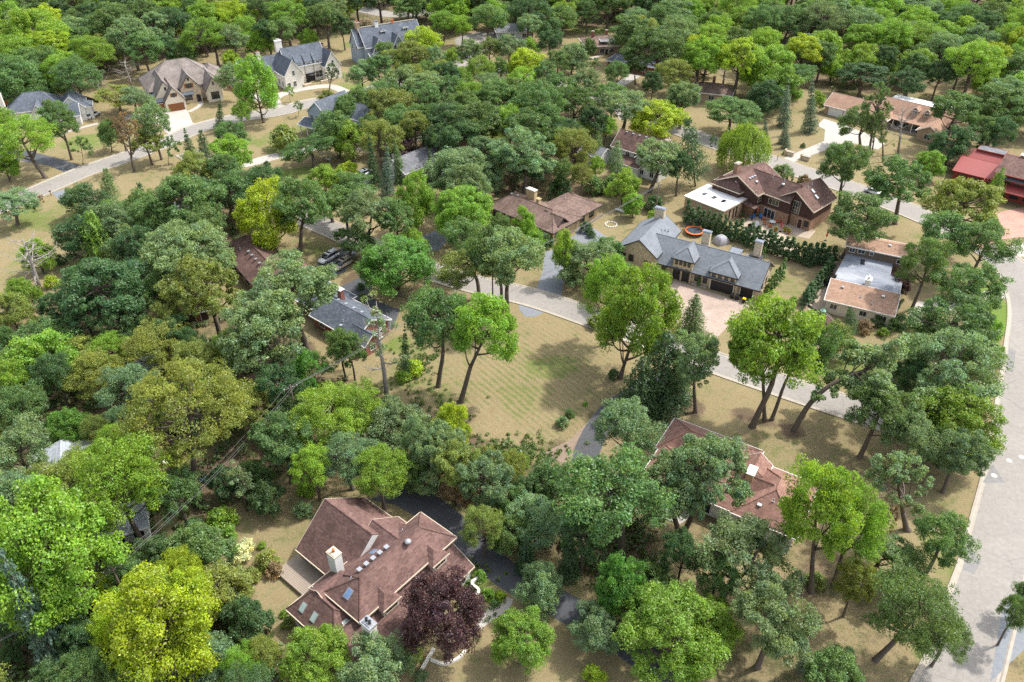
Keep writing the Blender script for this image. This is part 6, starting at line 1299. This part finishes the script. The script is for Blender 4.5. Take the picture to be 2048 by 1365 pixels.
# trampoline
X, Y = at(1388, 468); r = empty('trampoline', (X, Y, 0), .3, 'round trampoline with an orange pad and dark safety net poles behind the stone house', 'trampoline')
m = MB(); n = 28
for i in range(n):
    a, b = 2*math.pi*i/n, 2*math.pi*(i+1)/n; P = lambda q, rr, z: (rr*math.cos(q), rr*math.sin(q), z)
    m.hexa([P(a, 1.78, .86), P(a, 2.2, .86), P(b, 2.2, .86), P(b, 1.78, .86)], [P(a, 1.78, .94), P(a, 2.2, .92), P(b, 2.2, .92), P(b, 1.78, .94)])
m.build('pad', M['orange'], r); MB().lathe((0, 0, .86), [(1.78, 0), (1.78, .03)], 28, False).build('mat', M['net'], r)
for i in range(6):
    a = i * math.pi / 3; MB().tube([(2.1*math.cos(a), 2.1*math.sin(a), 0), (2.1*math.cos(a), 2.1*math.sin(a), .86)], .03, 6).build('leg', M['metal'], r)
    MB().tube([(2.18*math.cos(a), 2.18*math.sin(a), .8), (2.22*math.cos(a), 2.22*math.sin(a), 2.7)], .035, 6).build('net_pole', M['black'], r)
m = MB()
for k in range(6): z = .98 + k * .33; m.tube([(2.16*math.cos(t), 2.16*math.sin(t), z) for t in np.linspace(.5, 3.6, 22)], .012, 3, caps=False)
for t in np.linspace(.5, 3.6, 40): m.tube([(2.16*math.cos(t), 2.16*math.sin(t), .95), (2.18*math.cos(t), 2.18*math.sin(t), 2.65)], .010, 3, caps=False)
tag(m.build('safety_net', M['net'], r), kind='stuff')
# tent
X, Y = at(1441, 486); r = empty('tent', (X, Y, 0), .5, 'small grey dome tent pitched on the lawn behind the stone house', 'tent'); m = MB(); rows = []
for i in range(7):
    t = i / 6; s = math.cos(t * math.pi / 2) ** .75; z = 1.9 * math.sin(t * math.pi / 2)
    for k in range(16):
        a = 2*math.pi*k/16; sq = 1 / max(abs(math.cos(a)), abs(math.sin(a))) ** .55; rows.append((1.5*s*sq*math.cos(a), 1.5*s*sq*math.sin(a), z))
m.add(rows, [(i*16+k, i*16+(k+1) % 16, (i+1)*16+(k+1) % 16, (i+1)*16+k) for i in range(6) for k in range(16)]); m.build('canopy', M['tent'], r)
for a in (.785, 2.356): MB().tube([(2.05*math.cos(a)*math.cos(t), 2.05*math.sin(a)*math.cos(t), 1.93*math.sin(t)) for t in np.linspace(0, math.pi, 14)], .025, 4).build('tent_pole', M['metal'], r)
# brick patio furniture
def chair(px, az, mat, lab, grp):
    X, Y = at(*px); r = empty('garden_chair', (X, Y, .02), az, lab, 'chair', grp)
    m = MB()
    for i in range(4): m.hexa([(-.3 + i*.155, -.05, .36), (-.17 + i*.155, -.05, .36), (-.17 + i*.155, .5, .30), (-.3 + i*.155, .5, .30)], [(-.3 + i*.155, -.05, .40), (-.17 + i*.155, -.05, .40), (-.17 + i*.155, .5, .34), (-.3 + i*.155, .5, .34)])
    m.build('seat', M[mat], r); m = MB()
    for i in range(5): m.hexa([(-.32 + i*.13, -.10, .32), (-.21 + i*.13, -.10, .32), (-.21 + i*.13, -.06, .32), (-.32 + i*.13, -.06, .32)], [(-.36 + i*.145, -.42, 1.02 - .04*abs(i-2)), (-.23 + i*.145, -.42, 1.02 - .04*abs(i-2)), (-.23 + i*.145, -.38, 1.02 - .04*abs(i-2)), (-.36 + i*.145, -.38, 1.02 - .04*abs(i-2))])
    m.build('backrest', M[mat], r)
    for s in (-1, 1):
        MB().box(s*.42-.07, s*.42+.07, -.32, .55, .56, .60).build('armrest', M[mat], r); MB().box(s*.38-.03, s*.38+.03, .42, .50, 0, .56).build('leg', M[mat], r); MB().box(s*.38-.03, s*.38+.03, -.34, -.26, 0, .56).build('leg', M[mat], r)
words = ['nearest the wall', 'next to the sliding door side', 'facing the round table from the hedge', 'closest to the planters', 'on the far side of the table', 'with its back to the hedge', 'beside the closed red parasol']
for i, px in enumerate([(1527, 441), (1536, 436), (1551, 438), (1556, 446), (1530, 450), (1540, 456), (1545, 434)]):
    X, Y = at(*px); tx, ty = at(1544, 446); chair(px, math.atan2(ty - Y, tx - X) - math.pi/2, 'adirondack', 'orange wooden patio chair ' + words[i], 'orange chairs round the patio table')
for i, px in enumerate([(1505, 437), (1522, 437)]): chair(px, 2.2 + i, 'blue', ['bright blue patio chair nearer the white roofed annexe', 'bright blue patio chair nearer the orange chairs'][i], 'blue patio chairs')
X, Y = at(1544, 449); r = empty('patio_table', (X, Y, .02), 0, 'round white patio table among the orange chairs', 'table'); MB().lathe((0, 0, .68), [(.75, 0), (.75, .05)], 20, False).build('tabletop', M['white'], r); MB().lathe((0, 0, 0), [(.3, 0), (.28, .05), (.06, .08), (.06, .68)], 10).build('pedestal', M['metal'], r)
def parasol(px, mat, lab, open_=False):
    X, Y = at(*px); r = empty('parasol', (X, Y, .02), 0, lab, 'parasol'); MB().tube([(0, 0, 0), (0, 0, 2.6)], .03, 8).build('pole', M['metal'], r); MB().lathe((0, 0, 0), [(.3, 0), (.3, .08), (.06, .12)], 12).build('base', M['black'], r)
    MB().lathe((0, 0, 1.05), [(.10, 0), (.20, .25), (.12, 1.2), (.03, 1.6)], 10).build('canopy', M[mat], r) if not open_ else MB().lathe((0, 0, 2.0), [(1.5, 0), (1.48, .05), (.8, .32), (.05, .6)], 8, False).build('canopy', M[mat], r)
parasol((1560, 464), 'red', 'closed dark red parasol beside the yellow planters'); parasol((1651, 482), 'red', 'closed red parasol at the far end of the brick patio'); parasol((1513, 432), 'orange', 'closed orange parasol by the brick wall')
for i, px in enumerate([(1550, 464), (1569, 464), (1577, 468), (1582, 445), (1484, 437)]):
    X, Y = at(*px); r = empty('planter', (X, Y, .02), 0, ['yellow flower planter left of the closed parasol', 'larger yellow flower planter right of the closed parasol', 'yellow flower planter at the patio corner', 'clipped ball planter by the brick wall', 'flower planter at the annexe wall'][i], 'planter', 'planters on the brick patio')
    MB().lathe((0, 0, 0), [(.25, 0), (.38, .5), (.34, .5), (.30, .42)], 12).build('pot', M['terracotta'], r)
    o = link('flowers', PROTO['shrub'][i % 4]['crown'], r); o.scale = (.38, .38, .4); o.location = (0, 0, .4); o.color = (.36, .33, .03, 1) if i < 3 else (.08, .15, .03, 1)
for i, px in enumerate([(1562, 436), (1575, 441)]):
    X, Y = at(*px); r = empty('covered_grill', (X, Y, .02), R(43 - 90), ['wide grill under a black cover against the brick wall', 'small smoker under a black cover against the brick wall'][i], 'grill', 'covered grills'); s = 1.0 if i == 0 else .5
    MB().ell((0, 0, .05), (1.25 * s, .5, 1.25), 14, 7, True, 0).build('grill_cover', M['black'], r)
X, Y = at(1505, 461); r = empty('playhouse', (X, Y, 0), .6, 'little grey roofed playhouse behind the hedge by the brick patio', 'playhouse'); MB().box(-1, 1, -.8, .8, 0, 1.5).build('wall', M['side_brown'], r); MB().slab([(-1.2, -1.05, 1.35), (1.2, -1.05, 1.35), (1.2, 0, 2.2), (-1.2, 0, 2.2)], .08).slab([(1.2, 1.05, 1.35), (-1.2, 1.05, 1.35), (-1.2, 0, 2.2), (1.2, 0, 2.2)], .08).build('roof', M['roof_grey'], r)
X, Y = at(1654, 572); r = empty('grill_table', (X, Y, .02), .2, 'dark round table with a folded black parasol on the tan patio', 'table'); MB().lathe((0, 0, .7), [(.8, 0), (.8, .05)], 18, False).build('tabletop', M['black'], r); MB().tube([(0, 0, 0), (0, 0, 2.5)], .04, 8).build('pole', M['black'], r); MB().lathe((0, 0, 1.1), [(.1, 0), (.17, .3), (.03, 1.4)], 8).build('canopy', M['black'], r)
for i in range(4): a = i * 1.57 + .5; q = MB(); q.box(1.1*math.cos(a)-.25, 1.1*math.cos(a)+.25, 1.1*math.sin(a)-.25, 1.1*math.sin(a)+.25, .4, .46); q.box(1.33*math.cos(a)-.05, 1.33*math.cos(a)+.05, 1.33*math.sin(a)-.25, 1.33*math.sin(a)+.25, 0, .95); tag(q.build('garden_chair', M['black']), 'black metal chair %s of the dark round table' % ['on the house side', 'on the far side', 'on the hedge side', 'on the near side'][i], 'chair', 'chairs round the dark table').location = (X, Y, .02)
# gazebo
X, Y = at(1635, 662); r = empty('gazebo', (X, Y, 0), .2, 'eight sided gazebo with a shingled roof and a green cupola beside the tan patio', 'gazebo')
P8 = [(math.cos(i*math.pi/4), math.sin(i*math.pi/4)) for i in range(8)]; m = MB()
for i in range(8): a, b = P8[i], P8[(i+1) % 8]; m.slab([(2.6*a[0], 2.6*a[1], 2.5), (2.6*b[0], 2.6*b[1], 2.5), (.35*b[0], .35*b[1], 4.3), (.35*a[0], .35*a[1], 4.3)], .12)
m.build('roof', M['roof_darkbrown'], r); MB().lathe((0, 0, 4.2), [(.4, 0), (.4, .35), (.55, .38), (.08, .8), (.03, 1.2)], 8, False).build('cupola', M['teal'], r)
for a in P8: MB().box(2.2*a[0]-.07, 2.2*a[0]+.07, 2.2*a[1]-.07, 2.2*a[1]+.07, 0, 2.6).build('post', M['wood'], r)
MB().lathe((0, 0, 0), [(2.4, 0), (2.4, .25)], 8, False).build('floor_deck', M['deckwood'], r)
for i in range(8): a, b = P8[i], P8[(i+1) % 8]; (MB().tube([(2.6*a[0], 2.6*a[1], 2.53), (.35*a[0], .35*a[1], 4.33)], .06, 5)).build('hip_rib', M['roof_grey'], r)
# kayak, fire pit, beds and odds
X, Y = at(1247, 424); r = empty('canoe', (X, Y, 0), ang_px((1235, 420), (1260, 427)), 'white canoe turned keel up at the edge of the bushes', 'canoe'); m = MB(); rows = []
for i in range(9):
    x = -2.4 + .6*i; w_ = .45 * math.sqrt(max(.02, 1 - (x/2.45)**2)); rows += [(x, -w_, .1), (x, -w_*.8, .1 + .35*w_/.45), (x, 0, .12 + .42*w_/.45), (x, w_*.8, .1 + .35*w_/.45), (x, w_, .1)]
m.add(rows, [(i*5+k, i*5+k+1, (i+1)*5+k+1, (i+1)*5+k) for i in range(8) for k in range(4)], True); m.build('hull', M['white'], r); MB().tube([(-2.35, 0, .2), (-1.2, 0, .5), (0, 0, .56), (1.2, 0, .5), (2.35, 0, .2)], .02, 5).build('keel', M['metal'], r)
X, Y = at(1222, 450); r = empty('fire_pit', (X, Y, 0), 0, 'ring of grey stones for a fire on the bare lawn', 'fire pit')
for i in range(14): a = i*.4488; o = MB().hexa([(-.22, -.16, 0), (.22, -.16, 0), (.22, .16, 0), (-.22, .16, 0)], [(-.18, -.12, .24), (.18, -.13, .22), (.17, .12, .25), (-.19, .13, .23)]).build('stone', M['stone_pale'], r); o.location = (1.35*math.cos(a), 1.35*math.sin(a), 0); o.rotation_euler = (0, 0, a + 1.57)
def bedbox(px, w_, d, az, lab):
    X, Y = at(*px); r = empty('raised_bed', (X, Y, 0), az, lab, 'raised bed', 'raised vegetable beds')
    for a in ((-w_/2, w_/2, -d/2, -d/2+.06), (-w_/2, w_/2, d/2-.06, d/2), (-w_/2, -w_/2+.06, -d/2+.06, d/2-.06), (w_/2-.06, w_/2, -d/2+.06, d/2-.06)): MB().box(*a, 0, .35).build('board', M['cream'], r)
    MB().box(-w_/2+.06, w_/2-.06, -d/2+.06, d/2-.06, 0, .28).build('soil', M['mulch'], r)
bedbox((108, 648), 2.4, 1.5, .6, 'wider raised bed of pale boards on the dry lawn'); bedbox((118, 636), 1.6, 1.4, .6, 'smaller raised bed of pale boards behind the wide one')
def cloth(px, w_, d, mat, az, name, lab, cat):
    X, Y = at(*px); q = np.random.default_rng(int(px[0])); m = MB(); n = 9; rows = [(-w_/2 + w_*i/(n-1) + q.normal()*.05, (-d/2 + d*j/(n-1))*(1 + .2*q.normal()*.4), .04 + abs(q.normal())*.13) for j in range(n) for i in range(n)]
    m.add(rows, [(j*n+i, j*n+i+1, (j+1)*n+i+1, (j+1)*n+i) for j in range(n-1) for i in range(n-1)], True); o = m.build(name, M[mat]); o.location = (X, Y, .02); o.rotation_euler = (0, 0, az); tag(o, lab, cat)
cloth((414, 960), 2.4, 1.0, 'blue', -.2, 'tarpaulin', 'crumpled blue tarpaulin lying on the dry grass', 'tarpaulin'); cloth((432, 962), .7, .7, 'orange', .4, 'cloth', 'small orange cloth beside the blue tarpaulin', 'cloth'); cloth((405, 956), .6, .8, 'white', .2, 'cloth', 'small white cloth beside the blue tarpaulin', 'cloth')
X, Y = at(330, 928); r = empty('garden_cart', (X, Y, 0), -.6, 'white garden cart standing on the dry lawn under the olive tree', 'cart'); MB().hexa([(-.6, -.4, .35), (.6, -.4, .35), (.6, .4, .35), (-.6, .4, .35)], [(-.8, -.5, .75), (.75, -.5, .75), (.75, .5, .75), (-.8, .5, .75)]).build('tray', M['white'], r); MB().tube([(.7, 0, .5), (1.5, 0, .9)], .03, 6).build('handle', M['black'], r)
for s in (-1, 1): MB().tube([(-.3, s*.42, .22), (-.3, s*.5, .22)], .22, 12).build('wheel', M['tyre'], r)
# gate pillars
for i, px in enumerate([(1579, 312), (1611, 321)]):
    X, Y = at(*px); r = empty('gate_pillar', (X, Y, 0), -.7, ['stone gate pillar at the inner side of the tan ranch drive', 'stone gate pillar at the outer side of the tan ranch drive'][i], 'pillar', 'stone pillars at the drive mouth'); MB().box(-1.1, 1.1, -.4, .4, 0, 1.1).build('wall', M['stone'], r); MB().box(-1.2, 1.2, -.5, .5, 1.1, 1.25).build('capstone', M['kerb'], r); MB().box(-1.5, -1.1, -.5, .5, 0, 1.6).build('pier', M['stone'], r)
def mailbox(px, lab, white=False):
    X, Y = at(*px); r = empty('mailbox', (X, Y, 0), R(-25), lab, 'mailbox'); MB().box(-.06, .06, -.06, .06, 0, 1.1).build('post', M['white' if white else 'pole'], r); m = MB(); m.box(-.12, .12, -.28, .28, 1.1, 1.25); m.tube([(0, -.28, 1.25), (0, .28, 1.25)], .12, 10); m.build('box', M['white' if white else 'black'], r); MB().box(.12, .14, .05, .12, 1.15, 1.4).build('flag', M['red'], r)
mailbox((1186, 658), 'dark mailbox on a post at the kerb of the mown lot'); mailbox((103, 392), 'dark mailbox beside the far lane at left'); mailbox((541, 216), 'white mailbox by the looping drive of the white mansion', True); mailbox((1554, 322), 'small mailbox by the kerb near the weeping willow')
for i, px in enumerate([(2018, 922), (1988, 952), (2043, 915)]):
    X, Y = at(*px); r = empty('manhole_cover', (X, Y, .044), 0, ['pale manhole cover in the middle of the broad road', 'pale manhole cover in the dark triangular patch', 'pale manhole cover near the far kerb of the broad road'][i], 'manhole cover', 'manhole covers in the broad road'); MB().lathe((0, 0, 0), [(.48, 0), (.48, .012), (.40, .016)], 22, False).build('frame', M['kerb'], r); MB().lathe((0, 0, .002), [(.36, 0), (.36, .02)], 20, False).build('lid', M['white'], r)
# poles and wires
def upole(p, lab, h=10.5, az=.6):
    r = empty('utility_pole', (p[0], p[1], 0), az, lab, 'utility pole', 'utility poles along the back lots'); MB().tube([(0, 0, -.3), (0, 0, h * .5), (0, 0, h)], [.17, .14, .11], 8).build('post', M['pole'], r); MB().box(-1.1, 1.1, -.06, .06, h - .75, h - .6).build('crossarm', M['pole'], r)
    for x in (-1.0, -.35, .35, 1.0): MB().lathe((x, 0, h - .6), [(.04, 0), (.07, .08), (.03, .2)], 8).build('insulator', M['white'], r)
    return [(p[0] + math.cos(az) * x, p[1] + math.sin(az) * x, h - .4) for x in (-1.0, .35, 1.0)]
Q = [upole(at(1318, 366, 10.5), 'utility pole with a crossarm behind the hedge near the white house'), upole(at(986, 618), 'slim dark utility pole beside the kerb among the oak trunks'), upole(at(602, 872), 'utility pole hidden in the trees beside the mown lot'), upole(at(222, 1132, 9), 'pale topped utility pole in the thicket by the lime maple', 9), upole(at(-120, 1330, 9), 'utility pole beyond the left edge', 9)]
for i in range(4):
    for k in range(3):
        a, b = Vector(Q[i][k]), Vector(Q[i+1][k]); m = MB().tube([a.lerp(b, t) - Vector((0, 0, 1.2 * 4 * t * (1 - t))) for t in np.linspace(0, 1, 12)], .022, 4, caps=False)
        tag(m.build('overhead_wire', M['wire']), '%s overhead wire of the span %s' % (['back', 'middle', 'front'][k], ['from the hedge pole to the kerb pole', 'from the kerb pole over the mown lot edge', 'over the thicket behind the red brown house', 'past the lime maple to the left edge'][i]), 'wire', 'overhead wires')
P0 = upole(at(128, 118, 10), 'utility pole in front of the woods at upper left', 10, 1.2); P1 = upole(at(400, 60, 10), 'utility pole behind the beige mansion', 10, 1.2)
for k in range(3): a, b = Vector(P0[k]), Vector(P1[k]); tag(MB().tube([a.lerp(b, t) - Vector((0, 0, 6 * t * (1 - t))) for t in np.linspace(0, 1, 12)], .04, 4, caps=False).build('overhead_wire', M['wire']), '%s overhead wire strung along the upper left woods' % ['back', 'middle', 'front'][k], 'wire', 'overhead wires')
# fences, walls, edging
def wallline(name, pts, w_, h, mat, lab, cat):
    L = catmull([at(*p) for p in pts], 5); a, b = offset(L, w_/2), offset(L, -w_/2); m = MB(); n = len(L); v = [(p[0], p[1], z) for z in (-.05, h) for q in (a, b) for p in q]; f = []
    for i in range(n-1): f += [(2*n+i, 3*n+i, 3*n+i+1, 2*n+i+1), (i, 2*n+i, 2*n+i+1, i+1), (n+i+1, 3*n+i+1, 3*n+i, n+i)]
    f += [(0, n, 3*n, 2*n), (n-1, 3*n-1, 4*n-1, 2*n-1)][:1] + [(n-1, 3*n-1, 4*n-1, 2*n-1)]; m.add(v, f); return tag(m.build(name, M[mat]), lab, cat)
wallline('garden_wall', [(832, 1362), (850, 1330), (868, 1300)], .35, .4, 'stone_pale', 'low pale stone edging along the front lawn', 'edging'); wallline('garden_wall', [(862, 1322), (890, 1330), (918, 1318), (932, 1302)], .3, .4, 'stone_pale', 'curved pale stone edging round the purple maple', 'edging')
wallline('retaining_wall', [(970, 1152), (944, 1170), (958, 1186), (944, 1204), (932, 1218)], .35, .6, 'stone_pale', 'stepped pale retaining wall beside the house walk', 'wall'); wallline('garden_wall', [(1180, 448), (1205, 432)], .3, .6, 'deckwood', 'short grey timber wall on the lawn beside the drive', 'wall')
wallline('garden_wall', [(1616, 612), (1632, 624), (1654, 630)], .3, .35, 'black', 'curved dark step at the near edge of the tan patio', 'step')
wallline('safety_fence', [(-10, 217), (10, 211), (30, 205), (50, 202)], .06, 1.1, 'orange', 'orange plastic safety fence behind the bungalow', 'fence'); wallline('silt_fence', [(128, 196), (150, 193), (172, 198), (198, 206)], .06, .9, 'black', 'black silt fence across the bare earth lot', 'fence'); wallline('silt_fence', [(-10, 226), (8, 218), (24, 214)], .06, .9, 'black', 'black silt fence below the orange safety fence', 'fence')
wallline('garden_wall', [(448, 165), (470, 185), (492, 206)], .3, .9, 'brick', 'brown retaining wall between the beige and white mansions', 'wall'); wallline('garden_wall', [(106, 274), (150, 260), (196, 248)], 1.4, .12, 'drive_pale', 'pale front walk along the green lawn', 'walk')
def picket(a, b, lab):
    p, q = Vector((*at(*a), 0)), Vector((*at(*b), 0)); r = empty('white_fence', p, math.atan2((q-p).y, (q-p).x), lab, 'fence'); L = (q-p).length
    for z in (.3, 1.1): MB().box(0, L, -.03, .03, z, z + .1).build('rail', M['white'], r)
    n = int(L / 1.2)
    for i in range(n + 1): MB().box(i*L/n - .06, i*L/n + .06, -.06, .06, 0, 1.4).build('post', M['white'], r)
    me_ = MB().box(-.07, .07, .031, .05, .1, 1.25).mesh('picket', M['white'])
    for i in range(int(L / .3)): link('picket', me_, r).location = ((i + .5) * .3, 0, 0)
picket((688, 302), (735, 308), 'white picket fence by the pool behind the purple tree'); picket((818, 287), (850, 280), 'short white fence under the grove by the grey roof')
X, Y = at(725, 268); r = empty('swimming_pool', (X, Y, 0), -.5, 'turquoise pool glimpsed between the purple tree and the maples', 'pool'); MB().box(-5, 5, -2.5, 2.5, -.1, .12).build('water', M['pool'], r); m = MB()
for a in ((-6, 6, -3.5, -2.5), (-6, 6, 2.5, 3.5), (-6, -5, -2.5, 2.5), (5, 6, -2.5, 2.5)): m.box(*a, -.1, .2)
m.build('coping', M['drive_pale'], r)
X, Y = at(655, 322); r = empty('swing_set', (X, Y, 0), -.4, 'white A frame swing on the lawn under the oak', 'swing'); 
for s in (-1.4, 1.4):
    for t in (-.9, .9): MB().tube([(s, t, 0), (s, 0, 2.3)], .06, 6).build('leg', M['white'], r)
MB().tube([(-1.6, 0, 2.3), (1.6, 0, 2.3)], .06, 6).build('top_bar', M['white'], r); MB().box(-.9, .9, -.25, .25, .5, .56).build('seat', M['white'], r)
for s in (-.85, .85): MB().tube([(s, 0, .55), (s, 0, 2.3)], .015, 4).build('chain', M['metal'], r)
# deck things by the foreground house
for i, (px, mat) in enumerate([((622, 1094), 'red'), ((640, 1106), 'black')]):
    X, Y = at(px[0], px[1], .58); r = empty('kettle_grill', (X, Y, .58), 0, ['red kettle grill on the side deck', 'black kettle grill on the side deck beside the chimney'][i], 'grill', 'kettle grills'); MB().ell((0, 0, .8), (.33, .33, .3), 14, 8).build('bowl', M[mat], r)
    for k in range(3): MB().tube([(.15*math.cos(k*2.1), .15*math.sin(k*2.1), .65), (.32*math.cos(k*2.1), .32*math.sin(k*2.1), 0)], .02, 5).build('leg', M['metal'], r)
# woodland floor growth, fallen leaves and lawn tufts: nobody could count these
rs = np.random.default_rng(17); cs, rr = [], []
for pl, n in zip(WOODS, (3200, 300, 260, 620, 380, 160, 90)):
    xs = [p[0] for p in pl]; ys = [p[1] for p in pl]; k = 0
    while k < n:
        p = (rs.uniform(min(xs), max(xs)), rs.uniform(min(ys), max(ys)))
        if not inside(p, pl): continue
        k += 1; X, Y = at(*p)
        if any(abs(q[0] - X) < hw + 1.5 and abs(q[1] - Y) < hw + 1.5 for L, hw in ROADS for q in L[::2]) or any(inside((X, Y), d) for d in DRIVES): continue
        s = rs.uniform(.6, 1.5) * (1.6 if Y > 200 else 1.0); cs.append((X, Y, s * .5)); rr.append(s)
P, Nn, T = clump_leaves(np.array(cs), rr, 26, rs, .6, .8, .7, .05); P[:, 2] = np.maximum(P[:, 2], .04)
o = link('undergrowth', leaves_mesh('undergrowth', P, Nn, .55, T, rs)); o.color = (.085, .14, .040, 1); tag(o, 'low green undergrowth between the tree trunks', 'undergrowth', kind='stuff')
pts, tn = [], []
for (px, py, a, b, n) in [(1650, 745, 9, 3, 500), (1090, 790, 13, 16, 500), (1190, 870, 5, 12, 1300), (1690, 1210, 14, 14, 2600), (1560, 880, 16, 6, 900), (1980, 1330, 6, 8, 700), (720, 540, 4, 5, 900), (1250, 1100, 8, 10, 900), (1100, 880, 8, 5, 500), (1130, 385, 16, 6, 700), (1660, 930, 12, 6, 700), (600, 495, 7, 5, 400)]:
    X, Y = at(px, py); q = rs.normal(size=(n, 2)) * .55; pts.append(np.stack([X + q[:, 0] * a, Y + q[:, 1] * b, np.full(n, .025)], 1))
P = np.concatenate(pts); keep = np.array([all(abs(q[0]-x) > hw or abs(q[1]-y) > hw for L, hw in ROADS[:3] for q in L) for x, y, _ in P]); P = P[keep]; n = len(P)
o = link('fallen_leaves', leaves_mesh('fallen_leaves', P, np.array([0, 0, 1.]) + rs.normal(size=(n, 3)) * .25, .17, np.stack([rs.uniform(0, 1, n), np.full(n, .6), rs.uniform(.2, 1, n)], 1), rs)); o.color = (.34, .25, .16, 1); tag(o, 'scattered dry fallen leaves on the lawns', 'fallen leaves', kind='stuff')
cs = []
for (px, py, a, b, n) in [(840, 730, 4, 9, 150), (1050, 905, 8, 3, 120), (1265, 850, 3, 9, 40), (1000, 900, 8, 3, 90), (870, 830, 8, 4, 60), (960, 1190, 3, 5, 60), (1840, 670, 6, 5, 60)]:
    X, Y = at(px, py)
    for _ in range(n): q = rs.normal(size=2) * .55; cs.append((X + q[0]*a, Y + q[1]*b, .2))
P, Nn, T = clump_leaves(np.array(cs), rs.uniform(.25, .6, len(cs)), 26, rs, .6, .8, .7, .04); P[:, 2] = np.maximum(P[:, 2], .03)
o = link('ground_cover', leaves_mesh('ground_cover', P, Nn, .26, T, rs)); o.color = (.12, .20, .04, 1); tag(o, 'bright low ground cover along the edges of the mown lot', 'ground cover', kind='stuff')
# ------------------------------------------------------------------ a label for every tree: its look, what it stands by, and its place among its likes
MARKS = [(740, 1130, 'the red brown roofed house'), (1490, 990, 'the terracotta roofed ranch'), (1380, 530, 'the grey tiled stone house'), (1510, 400, 'the brown timber house'), (1740, 560, 'the silver flat roof'), (1080, 430, 'the yellow brick chimney house'), (530, 520, 'the streaked brown roof'), (720, 640, 'the blue grey shingled roof'),
 (190, 980, 'the pale grey roof'), (365, 180, 'the beige mansion'), (570, 140, 'the white slate mansion'), (765, 90, 'the shingle style mansion'), (90, 220, 'the white bungalow'), (660, 240, 'the light blue house'), (845, 330, 'the grey roof behind spruces'), (1265, 300, 'the white sided house'), (1185, 95, 'the far brown ranch'), (1260, 140, 'the small red brick house'), (1425, 185, 'the far brown hip roof'), (1790, 250, 'the long tan ranch'), (1990, 360, 'the red timber house'),
 (1080, 760, 'the mown lot'), (1220, 860, 'the leaf strewn drive'), (1600, 880, 'the dry lawn by the lane'), (1930, 800, 'the kerb of the broad road'), (1900, 1240, 'the kerb of the broad road'), (200, 300, 'the far lane'), (480, 240, 'the far lane'), (560, 300, 'the green lawn'), (1060, 1150, 'the dark asphalt drive'), (1250, 1280, 'the dark asphalt drive'), (460, 1150, 'the dry back lawn'), (90, 620, 'the raised beds'), (80, 440, 'the yellowish lawn'), (420, 960, 'the blue tarpaulin'),
 (1000, 230, 'the central grove'), (300, 420, 'the dark oak grove'), (1650, 1180, 'the brown mulch ground'), (900, 960, 'the hedgerow thicket'), (640, 900, 'the shaded back thicket'), (250, 700, 'the left hand grove'), (300, 1260, 'the lower left thicket'), (1600, 60, 'the far woods'), (300, 60, 'the far woods'), (950, 40, 'the far woods'), (1750, 90, 'the far woods'), (1620, 250, 'the tan ranch drive'), (1750, 420, 'the bend of the broad road'), (1460, 590, 'the paver drive'), (1560, 470, 'the brick patio')]
ORD = ['first', 'second', 'third', 'fourth', 'fifth', 'sixth', 'seventh', 'eighth', 'ninth', 'tenth', 'eleventh', 'twelfth', 'thirteenth', 'fourteenth', 'fifteenth', 'sixteenth', 'seventeenth', 'eighteenth', 'nineteenth', 'twentieth']
NUM = ['zero', 'one', 'two', 'three', 'four', 'five', 'six', 'seven', 'eight', 'nine', 'ten', 'eleven', 'twelve', 'thirteen', 'fourteen', 'fifteen', 'sixteen', 'seventeen', 'eighteen', 'nineteen', 'twenty']
def num(n): return NUM[n] if n <= 20 else str(n)
def ordi(n): return ORD[n] if n < 20 else '%dth' % (n + 1)
GR = {}
for t in TREES:
    nm, cat = NAMES[t['kind']]; t['px'] = proj(t['X'], t['Y'], t['h'] * .55)
    mk = min(MARKS, key=lambda m: (m[0] - t['px'][0]) ** 2 + ((m[1] - t['px'][1]) * 1.3) ** 2)[2]
    big = t['kind'] not in ('shrub', 'arborvitae')
    size = ('tall ' if t['h'] > 17.5 else 'small ' if t['h'] < 7.5 else '') if big else ('broad ' if t['w'] > 4.2 else 'little ' if t['w'] < 1.3 else '')
    word = cat if t['kind'] not in ('bare', 'dead') else cat
    col = TW[t['tint']] + ' ' if t['kind'] not in ('bare', 'dead') else 'bleached '
    t['head'] = size + col + word; t['mk'] = t['near'] or 'by ' + mk
    GR.setdefault((t['head'], t['mk']), []).append(t)
for (head, mk), L in GR.items():
    L.sort(key=lambda t: t['px'][0]); n = len(L)
    for i, t in enumerate(L):
        o = t['o']; nm, cat = NAMES[t['kind']]; o['category'] = 'shrub' if t['kind'] == 'shrub' else 'hedge tree' if t['kind'] == 'arborvitae' else 'tree'
        if n == 1: lab = head + ' ' + mk
        elif n == 2: lab = ('left' if i == 0 else 'right') + ' one of two, ' + head + ' ' + mk
        else: lab = '%s from the left of %s, %s %s' % (ordi(i), num(n), head, mk)
        if len(lab.split()) > 16: lab = lab.replace(' from the left of ', ' of '); lab = ' '.join(w for w in lab.split() if w not in ('the', 'crowned'))
        o['label'] = t['label'] or lab
        if t['group'] or n > 1: o['group'] = t['group'] or (head + 's ' + mk)

from collections import Counter
print('KINDS', Counter(NAMES[t['kind']][0] for t in TREES)); print('LONG', [t['o']['label'] for t in TREES if len(t['o']['label'].split()) > 16][:5])
